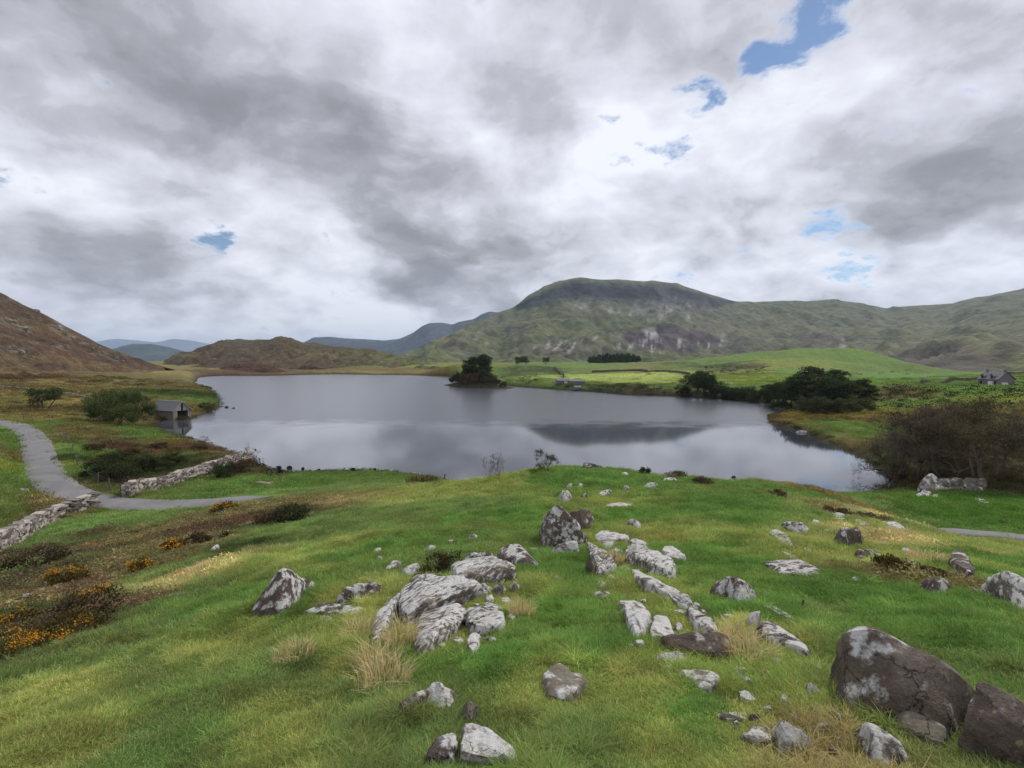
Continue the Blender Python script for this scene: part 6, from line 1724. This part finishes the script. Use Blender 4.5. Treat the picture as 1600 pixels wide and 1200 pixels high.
def stone_wall(label, pts, h, thick, sl, sh, max_parts, seed, group=None, both=False):
    g = np.random.default_rng(seed)
    p = resample(np.array([q[:2] for q in pts], float), .25)
    zg = smooth1(ground_z(p[:, 0], p[:, 1]), 3)
    d = np.gradient(p, axis=0); d /= np.linalg.norm(d, axis=1)[:, None]; nrm = np.stack([-d[:, 1], d[:, 0]], 1)
    s = np.arange(len(p)) * .25
    L = s[-1]
    mid = p[len(p) // 2]
    base = np.array([mid[0], mid[1], zg[len(p) // 2]])
    e = empty('stone_wall', base); tag(e, label, 'wall', group, 'thing')
    # core
    V = []
    for f, zz_ in ((-.36, -.3), (-.30, .93), (.30, .93), (.36, -.3)):
        q = p + nrm * thick * f
        V.append(np.column_stack([q, zg + h * zz_]))
    V = np.stack(V, 1).reshape(-1, 3) - base
    F = [tuple(r) for r in grid_faces(len(p), 4)]
    n4 = (len(p) - 1) * 4
    F += [(0, 1, 2, 3), (n4 + 3, n4 + 2, n4 + 1, n4)]
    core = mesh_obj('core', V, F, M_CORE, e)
    rec = []
    def at(si):
        x = np.interp(si, s, p[:, 0]); y = np.interp(si, s, p[:, 1]); z = np.interp(si, s, zg)
        i = min(int(si / .25), len(p) - 1)
        return np.array([x, y, z]), d[i], nrm[i]
    nc = max(3, int(h / sh))
    for side in (-1, 1):
        for c in range(nc):
            si = g.uniform(0, sl * .5)
            while si < L:
                l = sl * g.uniform(.6, 1.6)
                q, dd, nn = at(min(si + l / 2, L))
                z = h * (c + .5) / nc
                tw = thick * (.40 - .07 * c / nc)
                pos = q + np.array([*(nn * side * tw), z + g.normal(0, .02)])
                rec.append((pos, math.atan2(dd[1], dd[0]) + g.normal(0, .12), (l * .98, thick * .34 * g.uniform(.8, 1.3), h / nc * g.uniform(.7, 1.5)), g.normal(0, .16), side))
                si += l
    si = 0.0
    while si < L:      # cap stones
        l = sl * g.uniform(.7, 1.5)
        q, dd, nn = at(min(si + l / 2, L))
        rec.append((q + np.array([0, 0, h + g.uniform(-.02, .06)]), math.atan2(dd[1], dd[0]) + g.normal(0, .3), (l, thick * g.uniform(.7, 1.05), h / nc * g.uniform(.7, 1.3)), g.normal(0, .16), 0))
        si += l * .95
    for end, sgn in ((0, -1), (L, 1)):   # wall ends
        q, dd, nn = at(end)
        for c in range(nc):
            for k in (-.25, .2):
                rec.append((q + np.array([*(dd * sgn * .02 + nn * thick * k), h * (c + .5) / nc]), math.atan2(dd[1], dd[0]) + 1.57 + g.normal(0, .15), (thick * .5, .3, h / nc * 1.05), g.normal(0, .1), 0))
    # camera-near stones first
    rec.sort(key=lambda r_: (r_[4] * 0.0 + np.hypot(r_[0][0], r_[0][1])) + (100 if r_[4] == both else 0))
    nv = 0; VV, FF, MI = [], [], []
    for i, (pos, rz, sc, tilt, side) in enumerate(rec):
        me = STONES[g.integers(0, len(STONES))]
        if i < max_parts:
            o = bpy.data.objects.new('stone', me); COL.objects.link(o); o.parent = e
            o.location = pos - base; o.rotation_euler = (g.normal(0, .08), tilt, rz); o.scale = sc
        else:
            M = Matrix.LocRotScale(Vector(pos - base), Matrix.Rotation(rz, 3, 'Z').to_quaternion() @ Matrix.Rotation(tilt, 3, 'Y').to_quaternion(), Vector(sc))
            k = len(VV)
            VV += [tuple(M @ v.co) for v in me.vertices]
            for f in me.polygons:
                FF.append(tuple(k + j for j in f.vertices)); MI.append((0, 1, 0, 2, 0, 1, 2, 0, 1)[STONES.index(me)])
    if VV:
        o = mesh_obj('stones', VV, FF, M_WALLS, e); o.data.polygons.foreach_set('material_index', np.array(MI, np.int32)); o['kind'] = 'stuff'
    return e
def wall_pts(px):
    return [hit(a, b) for a, b in px]
stone_wall('grey dry stone wall climbing to the road bend at the left edge', wall_pts([(-45, 884), (0, 858), (38, 839), (75, 818), (110, 803), (145, 791)]), 1.05, .75, .62, .16, 300, 901)
stone_wall('dry stone wall running from the road down to the lake', wall_pts([(197, 777), (240, 767), (290, 750), (335, 735), (372, 724), (392, 719)]), 1.15, .75, .62, .18, 300, 902)
def field_wall(label, px, h, m_, seed):
    p = np.array([hit(a, b)[:2] for a, b in px]); p = resample(p, 2.0)
    g = np.random.default_rng(seed)
    z = ground_z(p[:, 0], p[:, 1]); mid = np.array([*p[len(p) // 2], z[len(p) // 2]])
    e = empty('field_wall', mid); tag(e, label, 'wall', None, 'thing')
    mb = MB()
    for i in range(len(p) - 1):
        c = (p[i] + p[i + 1]) / 2; a = math.atan2(*(p[i + 1] - p[i])[::-1])
        mb.box(np.array([c[0], c[1], (z[i] + z[i + 1]) / 2 + h * .35]) - mid, (2.25, .7, h * g.uniform(.95, 1.3)), Matrix.Rotation(a, 3, 'Z'))
    mb.build('wall_run', m_, e)
    cp = MB()
    for i in range(len(p) - 1):
        c = (p[i] + p[i + 1]) / 2; a = math.atan2(*(p[i + 1] - p[i])[::-1]) + g.normal(0, .1)
        cp.box(np.array([c[0], c[1], (z[i] + z[i + 1]) / 2 + h * .95]) - mid, (1.3, .55, h * .3), Matrix.Rotation(a, 3, 'Z'))
    cp.build('cap_stones', m_, e)
field_wall('dark field wall climbing the bank left of the pale field', [(881, 591), (876, 586), (869, 579), (866, 576)], 1.5, M_WALLS[2], 1)
field_wall('dark field wall along the top of the pale field', [(925, 582), (960, 580.5), (1000, 580), (1040, 582), (1078, 586)], 1.4, M_WALLS[2], 2)
field_wall('pale low field wall crossing the bog left of the willows', [(-30, 602), (20, 607), (45, 610), (100, 617), (125, 621), (152, 626)], .55, M_WALLS[0], 3)
field_wall('dark field wall on the rise behind the house', [(1440, 600), (1480, 598), (1530, 594), (1600, 585), (1660, 580)], 1.2, M_WALLS[2], 4)

# ------------------------------------------------------------------ boathouse
M_RUBBLE = plain('rubble_wall', (132, 122, 114), .92, .35, 2.2, .06)
M_SLATE = plain('slate_roof', (116, 114, 118), .8, .25, 3.0, .03)
M_BOARD = plain('weathered_boards', (150, 146, 138), .85, .25, 5, .01)
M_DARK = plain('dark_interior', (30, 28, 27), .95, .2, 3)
def prism(mb, prof, y0, y1):
    """profile in x,z extruded along y"""
    k = len(mb.v); n = len(prof)
    for y in (y0, y1):
        for x, z in prof:
            mb.v.append((x, y, z)); mb.c.append((1, 1, 1))
    mb.f.append(tuple(range(k, k + n))[::-1]); mb.f.append(tuple(range(k + n, k + 2 * n)))
    for i in range(n):
        j = (i + 1) % n
        mb.f.append((k + i, k + j, k + n + j, k + n + i))
def boathouse():
    # local frame: gable faces -Y, ridge along Y
    x, y, _ = at_z(285, 655, 0.0); x, y = float(x), float(y)
    e = empty('boathouse', (x, y, 0), 0)
    gn = R(-24)          # heading of the gable
    e.rotation_euler = (0, 0, gn + R(90))
    tag(e, 'small stone boathouse with slate roof and dark open gable over the water', 'boathouse')
    W2, L, HE, HR = 2.25, 9.0, 2.35, 4.35
    for sx in (-1, 1):
        m = MB(); m.box((sx * (W2 - .22), L / 2, HE / 2 - .4), (.44, L, HE + .8)); m.build('wall', M_RUBBLE, e)
    m = MB(); m.box((0, L - .2, HE / 2 - .4), (W2 * 2 - .9, .4, HE + .8)); m.build('back_wall', M_RUBBLE, e)
    m = MB(); m.box((-W2 + .75, .2, HE / 2 - .4), (.62, .4, HE + .79)); m.build('gable_pier', M_RUBBLE, e)
    m = MB(); m.box((W2 - .6, .16, HE / 2 - .2), (.3, .24, HE + .3)); m.build('door_post', M_BOARD, e)
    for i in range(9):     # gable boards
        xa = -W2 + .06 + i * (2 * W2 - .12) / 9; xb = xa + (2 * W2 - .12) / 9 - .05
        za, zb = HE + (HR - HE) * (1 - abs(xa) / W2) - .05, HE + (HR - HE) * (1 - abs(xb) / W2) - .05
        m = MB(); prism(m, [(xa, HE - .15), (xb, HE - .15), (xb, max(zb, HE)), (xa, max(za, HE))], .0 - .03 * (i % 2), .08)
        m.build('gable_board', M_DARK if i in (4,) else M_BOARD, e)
    for sx in (-1, 1):
        m = MB(); prism(m, [(0, HR), (sx * (W2 + .3), HE - .25), (sx * (W2 + .3), HE - .13), (0, HR + .13)] if sx > 0 else [(0, HR + .13), (sx * (W2 + .3), HE - .13), (sx * (W2 + .3), HE - .25), (0, HR)], -.25, L + .2)
        rf = m.build('roof_slope', M_SLATE, e)
        for k in range(7):     # slate courses
            t0, t1 = k / 7, (k + 1) / 7 + .02
            c = MB()
            xa, xb = sx * (W2 + .32) * t0, sx * (W2 + .32) * t1
            za, zb = HR + .15 - (HR - HE + .25) * t0, HR + .19 - (HR - HE + .25) * t1
            c.poly([(xa, -.27, za), (xb, -.27, zb), (xb, L + .22, zb), (xa, L + .22, za)] if sx > 0 else [(xa, L + .22, za), (xb, L + .22, zb), (xb, -.27, zb), (xa, -.27, za)])
            c.build('slate_course', M_SLATE, rf)
    m = MB(); m.tube([(0, -.26, HR + .16), (0, L + .2, HR + .16)], [.12, .12], 6); m.build('ridge', M_WALLS[1], e)
    for sx in (-1, 1):
        m = MB(); m.tube([(0, -.27, HR + .02), (sx * (W2 + .3), -.27, HE - .22)], [.08, .08], 4); m.build('bargeboard', M_BOARD, e)
boathouse()

# ------------------------------------------------------------------ farmhouse and far sheds
M_HSTONE = plain('house_stone', (118, 112, 110), .92, .2, 1.5, .05)
M_GLASS = plain('window_glass', (38, 42, 48), .2, .1, 2)
M_WHITE = plain('white_paint', (214, 214, 210), .6, .05, 3)
def farmhouse():
    x, y, z = hit(1556, 602)
    e = empty('farmhouse', (x, y, z - .2), R(-93))
    e.scale = (.8, .8, .8); tag(e, 'grey stone farmhouse with dormer windows near the right edge', 'house')
    L, D, HE, HR = 10.5, 7.0, 3.1, 6.4
    # long side faces -Y, gables at +-X
    m = MB(); m.box((0, 0, HE / 2 - .5), (L, D, HE + 1)); m.build('wall', M_HSTONE, e)
    for sx in (-1, 1):
        m = MB()
        k = [(-D / 2, HE), (D / 2, HE), (0, HR - .05)]
        x0 = sx * L / 2
        m.poly([(x0 - .0, a, b) for a, b in k]); m.poly([(x0 - sx * .4, a, b) for a, b in k][::-1])
        m.build('gable', M_HSTONE, e)
        c = MB(); c.box((sx * (L / 2 - .7), 0, HR + .3), (.9, .8, 1.5)); c.build('chimney', M_HSTONE, e)
    for sy in (-1, 1):
        m = MB()
        m.poly([(-L / 2 - .3, 0, HR), (L / 2 + .3, 0, HR), (L / 2 + .3, sy * (D / 2 + .4), HE - .3), (-L / 2 - .3, sy * (D / 2 + .4), HE - .3)])
        m.poly([(-L / 2 - .3, 0, HR + .18), (L / 2 + .3, 0, HR + .18), (L / 2 + .3, sy * (D / 2 + .4), HE - .12), (-L / 2 - .3, sy * (D / 2 + .4), HE - .12)])
        m.build('roof_slope', M_SLATE, e)
    for xx in (-2.9, 2.0):
        d = MB(); prism(d, [(xx - .9, 3.0), (xx + .9, 3.0), (xx + .9, 4.6), (xx, 5.5), (xx - .9, 4.6)], -D / 2 - .05, -.9)
        dr = d.build('dormer', M_HSTONE, e)
        w = MB(); w.box((xx, -D / 2 - .08, 4.0), (.9, .08, 1.2)); w.build('window', M_GLASS, dr)
        r_ = MB(); r_.poly([(xx, -D / 2 - .3, 5.68), (xx + 1.15, -D / 2 - .3, 4.55), (xx + 1.15, -.8, 4.55), (xx, -.8, 5.68)]); r_.poly([(xx, -.8, 5.68), (xx - 1.15, -.8, 4.55), (xx - 1.15, -D / 2 - .3, 4.55), (xx, -D / 2 - .3, 5.68)])
        r_.build('dormer_roof', M_SLATE, dr)
    for xx in (-3.6, 3.6):
        w = MB(); w.box((xx, -D / 2 - .03, 1.5), (1.0, .1, 1.3)); w.build('window', M_GLASS, e)
    w = MB(); w.box((1.9, -D / 2 - .4, 1.1), (2.2, .8, 2.2)); w.build('porch', M_WHITE, e)
    w = MB(); w.box((L / 2 + .8, -1.5, .8), (1.5, 1.6, 1.8)); w.build('lean_to', M_WHITE, e)
farmhouse()
def shed(label, px, py, L, D, H, rz, roofm, panel=False):
    x, y, z = hit(px, py)
    e = empty('shed', (x, y, z - .1), rz); tag(e, label, 'shed')
    m = MB(); m.box((0, 0, H * .3), (L, D, H * .75)); m.build('wall', M_HSTONE, e)
    m = MB(); prism(m, [(-D * .58, H * .62), (0, H), (D * .58, H * .62), (D * .58, H * .68), (0, H * 1.08), (-D * .58, H * .68)], -L * .53, L * .53)
    o = m.build('roof', roofm, e); o.rotation_euler = (0, 0, R(90))
    if panel:
        m = MB(); m.box((L * .2, -D / 2 - .05, H * .3), (L * .24, .1, H * .5)); m.build('door', M_WHITE, e)
shed('low grey shed with a white door on the far shore', 879, 599.5, 6.5, 4, 2.6, R(5), M_SLATE, True)
shed('long low grey shed right of the white-doored shed', 902, 600, 7.5, 4, 2.3, R(-4), M_SLATE)
shed('small hut standing for a jetty-like grey shape at the far water edge', 902, 608, 3.5, 2.6, 1.6, R(10), M_SLATE)  # hut form stands in for a grey jetty-like shape

# ------------------------------------------------------------------ fence, post, log, bicycle
M_POST = plain('fence_post_wood', (104, 94, 82), .95, .3, 9, .01)
M_WIRE = plain('fence_wire', (96, 96, 96), .5, .1, 5, 0, .6)
def fence():
    P = [hit(a, b) for a, b in ((37, 656), (50, 660), (79, 666), (104, 688), (113, 706), (122, 728), (136, 744), (152, 757), (172, 768), (190, 775))]
    e = empty('wire_fence', P[0]); tag(e, 'old post and wire fence beside the road bend', 'fence')
    b0 = np.array(P[0])
    for i, p in enumerate(P):
        q = np.array(p) - b0
        m = MB(); tl = np.array([math.sin(i * 2.1) * .12, math.cos(i * 1.7) * .1, 1.15 + .15 * math.sin(i)])
        m.tube([q + (0, 0, -.3), q + tl], [.065, .055], 6); m.build('post', M_POST, e)
    for h in (.45, .8, 1.05):
        m = MB(); m.tube([np.array(p) - b0 + (0, 0, h) for p in P], [.008] * len(P), 4); m.build('wire', M_WIRE, e)
fence()
def lone_post():
    x, y, z = hit(695, 752)
    m = MB(); m.tube([(0, 0, -.3), (0, 0, .45), (.02, 0, .95)], [.10, .10, .09], 8)
    m.tube([(.02, 0, .95), (.02, 0, .99)], [.09, .05], 8)
    o = m.build('wooden_post', M_POST); o.location = (x, y, z)
    tag(o, 'lone dark wooden post on the near shore below the island', 'post')
lone_post()
M_LOG = plain('weathered_log', (158, 148, 122), .9, .3, 6, .03)
def log_bench():
    x, y, z = hit(412, 759)
    e = empty('log_bench', (x, y, z), R(-14)); tag(e, 'weathered split log lying on the grass in front of the bicycle', 'log')
    m = MB(); m.tube([(-1.05, 0, .22), (-.5, .02, .26), (.1, 0, .24), (.7, -.03, .22), (1.0, -.05, .20)], [.15, .20, .19, .21, .14], 9); m.build('trunk', M_LOG, e, True)
    m = MB(); m.tube([(.55, .05, .3), (.8, .25, .42), (.95, .35, .44)], [.09, .07, .04], 6); m.tube([(.75, -.05, .28), (1.05, .0, .36), (1.2, .05, .34)], [.09, .06, .03], 6); m.build('branch_stub', M_LOG, e, True)
    m = MB(); m.tube([(-.8, -.12, .08), (0, -.14, .10), (.6, -.12, .07)], [.06, .08, .05], 6); m.build('split_half', M_LOG, e, True)
    for xx in (-.7, .55):
        m = MB(); m.tube([(xx, 0, -.1), (xx, 0, .2)], [.11, .1], 6); m.build('support', M_POST, e)
log_bench()
M_BLACK = plain('black_bike_parts', (26, 26, 28), .5, .2, 5)
M_BAG = plain('black_pannier_cloth', (32, 32, 36), .8, .2, 5)
M_FRAME = plain('grey_green_frame', (110, 122, 112), .4, .1, 5)
def bicycle():
    x, y, z = hit(429, 744.5)
    e = empty('bicycle', (x, y, z + .10), R(4)); e.scale = (1.08, 1.08, 1.08); tag(e, 'black-wheeled touring bicycle with panniers parked above the shore', 'bicycle')
    rw = .35; wb = 1.08
    def ring(c, r, t, n=28, k=5):
        m = MB()
        for i in range(n):
            a = 2 * np.pi * i / n
            for j in range(k):
                b = 2 * np.pi * j / k
                m.v.append((c[0] + (r + t * math.cos(b)) * math.cos(a), c[1] + t * math.sin(b), c[2] + (r + t * math.cos(b)) * math.sin(a))); m.c.append((1, 1, 1))
        for i in range(n):
            for j in range(k):
                m.f.append((i * k + j, ((i + 1) % n) * k + j, ((i + 1) % n) * k + (j + 1) % k, i * k + (j + 1) % k))
        return m
    C = [np.array([-wb / 2, 0, rw]), np.array([wb / 2, 0, rw])]
    for c in C:
        w = ring(c, rw - .03, .034).build('wheel', M_BLACK, e)
        ring(c, rw - .085, .012).build('rim', M_BLACK, w)
        s = MB()
        for i in range(14):
            a = 2 * np.pi * i / 14
            s.tube([c, c + np.array([math.cos(a) * (rw - .08), 0, math.sin(a) * (rw - .08)])], [.004, .004], 3)
        s.tube([c + (0, -.05, 0), c + (0, .05, 0)], [.03, .03], 6)
        s.build('spokes', M_WIRE, w)
    bb = np.array([.08, 0, .30]); seat = np.array([.26, 0, .86]); head = np.array([-.34, 0, .88]); hb = np.array([-.31, 0, .72])
    f = MB()
    for a, b in ((bb, seat), (seat, hb + (0, 0, .1)), (bb, hb), (bb, C[1]), (seat - (.02, 0, .08), C[1])):
        f.tube([a, b], [.022, .022], 6)
    f.build('frame', M_FRAME, e)
    f = MB(); f.tube([head, hb, C[0]], [.02, .022, .016], 6); f.build('fork', M_FRAME, e)
    h = MB(); h.tube([head + (0, -.3, .10), head + (-.06, -.12, .12), head + (-.08, 0, .12), head + (-.06, .12, .12), head + (0, .3, .10)], [.016] * 5, 6); h.tube([head, head + (-.08, 0, .12)], [.018, .018], 6); h.build('handlebar', M_BLACK, e)
    s = MB(); s.tube([seat, seat + (.03, 0, .08)], [.014, .014], 5); s.tube([seat + (-.14, 0, .10), seat + (.02, 0, .11), seat + (.15, 0, .12)], [.025, .06, .08], 7); s.build('saddle', M_BLACK, e)
    r_ = MB(); r_.tube([seat - (0, 0, .12), C[1] + (.2, 0, .42)], [.01, .01], 4); r_.tube([C[1], C[1] + (.15, 0, .42)], [.01, .01], 4); r_.build('rack', M_BLACK, e)
    for sy in (-1, 1):
        p = MB(); p.box(C[1] + (.05, sy * .16, .14), (.34, .16, .38)); o = p.build('pannier', M_BAG, e)
        bv = o.modifiers.new('soft', 'BEVEL'); bv.width = .05; bv.segments = 2
    p = MB(); p.tube([C[1] + (-.24, 0, .52), C[1] + (-.02, 0, .56), C[1] + (.18, 0, .50)], [.10, .18, .12], 9); p.build('rack_bag', M_BAG, e, True)
    p = MB(); p.tube([bb + (0, -.07, 0), bb + (0, .07, 0)], [.03, .03], 6); p.tube([bb + (0, -.07, 0), bb + (.1, -.07, -.13)], [.012, .012], 4); p.tube([bb + (0, .07, 0), bb + (-.1, .07, .13)], [.012, .012], 4); p.build('crank', M_BLACK, e)
    p = MB(); p.tube([bb + (-.02, .06, .0), (.0, .25, .0)], [.01, .01], 4); p.build('kickstand', M_BLACK, e)
bicycle()

# ------------------------------------------------------------------ crags on the heather hill
M_CRAG = plain('crag_stone', (142, 134, 127), .95, .35, .35, .3)
def crags():
    from mathutils.bvhtree import BVHTree
    ob = bpy.data.objects['heather_hill']; me = ob.data
    bv = BVHTree.FromPolygons([v.co[:] for v in me.vertices], [p.vertices[:] for p in me.polygons])
    spots = [(10, 497, 22, 9, 'pale crag high on the heather hill at the left edge'), (30, 508, 18, 8, 'pale crag right of the one at the left edge of the heather hill'), (44, 518, 8, 5, 'small rock under the pair of pale crags on the heather hill'), (50, 481, 14, 6, 'rock on the upper skyline of the heather hill'),
             (84, 508, 16, 8, 'dark broken crag halfway down the hill skyline'), (97, 516, 12, 7, 'grey crag next down the hill skyline'), (112, 526, 10, 6, 'grey crag lowest of the three on the hill skyline'), (10, 541, 20, 6, 'broken ledge low on the heather hill at the left edge'), (30, 547, 12, 7, 'dark block at the right end of the low ledge'),
             (98, 539, 16, 4, 'flat pale rock in the middle of the heather hill'), (146, 541, 5, 3, 'small white rock on the lower hill skyline'), (158, 548, 7, 4, 'white rock further down the lower hill skyline'), (176, 556, 12, 4, 'low pale ledge near the foot of the hill skyline'), (190, 563, 10, 3, 'last pale ledge at the foot of the hill skyline'), (48, 556, 7, 3, 'pale rock in bracken at the foot of the heather hill'), (62, 500, 7, 4, 'lone pale rock below the skyline of the heather hill')]
    for i, (px, py, w, h, lb) in enumerate(spots):
        dx, dy, dz = ray(px, py + h / 2)
        hitp = bv.ray_cast(Vector((0, 0, CAM_Z)), Vector((float(dx), float(dy), float(dz))).normalized())[0]
        if hitp is None:
            continue
        dd = hitp.y
        g_ = np.random.default_rng(700 + i)
        P = []
        for k in range(14):
            P.append((hitp.x + g_.uniform(-.7, .7) * w / 800 * dd, dd + g_.uniform(-.1, .8) * w / 800 * dd * .6, hitp.z + g_.uniform(-.7, .6) * h / 800 * dd))
        rock_from_points('hill_crag', np.array(P), M_CRAG, lb, 4, 700 + i, .16, 30., 'crags of the heather hill', foot=False)
crags()
# ------------------------------------------------------------------ haze
def make_haze():
    m = bpy.data.materials.new('haze_air'); m.use_nodes = True
    t = m.node_tree; t.nodes.clear()
    v = t.nodes.new('ShaderNodeVolumePrincipled')
    v.inputs['Color'].default_value = (0.62, 0.78, 1.0, 1)
    v.inputs['Density'].default_value = HAZE
    v.inputs['Anisotropy'].default_value = 0.2
    o = t.nodes.new('ShaderNodeOutputMaterial'); t.links.new(v.outputs[0], o.inputs['Volume'])
    x0, x1, y0, y1, z0, z1 = -17000, 17000, -14500, 18500, -60, 760
    vs = [(x, y, z) for x in (x0, x1) for y in (y0, y1) for z in (z0, z1)]
    fs = [(0, 1, 3, 2), (4, 6, 7, 5), (0, 4, 5, 1), (2, 3, 7, 6), (0, 2, 6, 4), (1, 5, 7, 3)]
    o = mesh_obj('haze', vs, fs, m)
    tag(o, kind='stuff')
HAZE = 6.0e-5
make_haze()
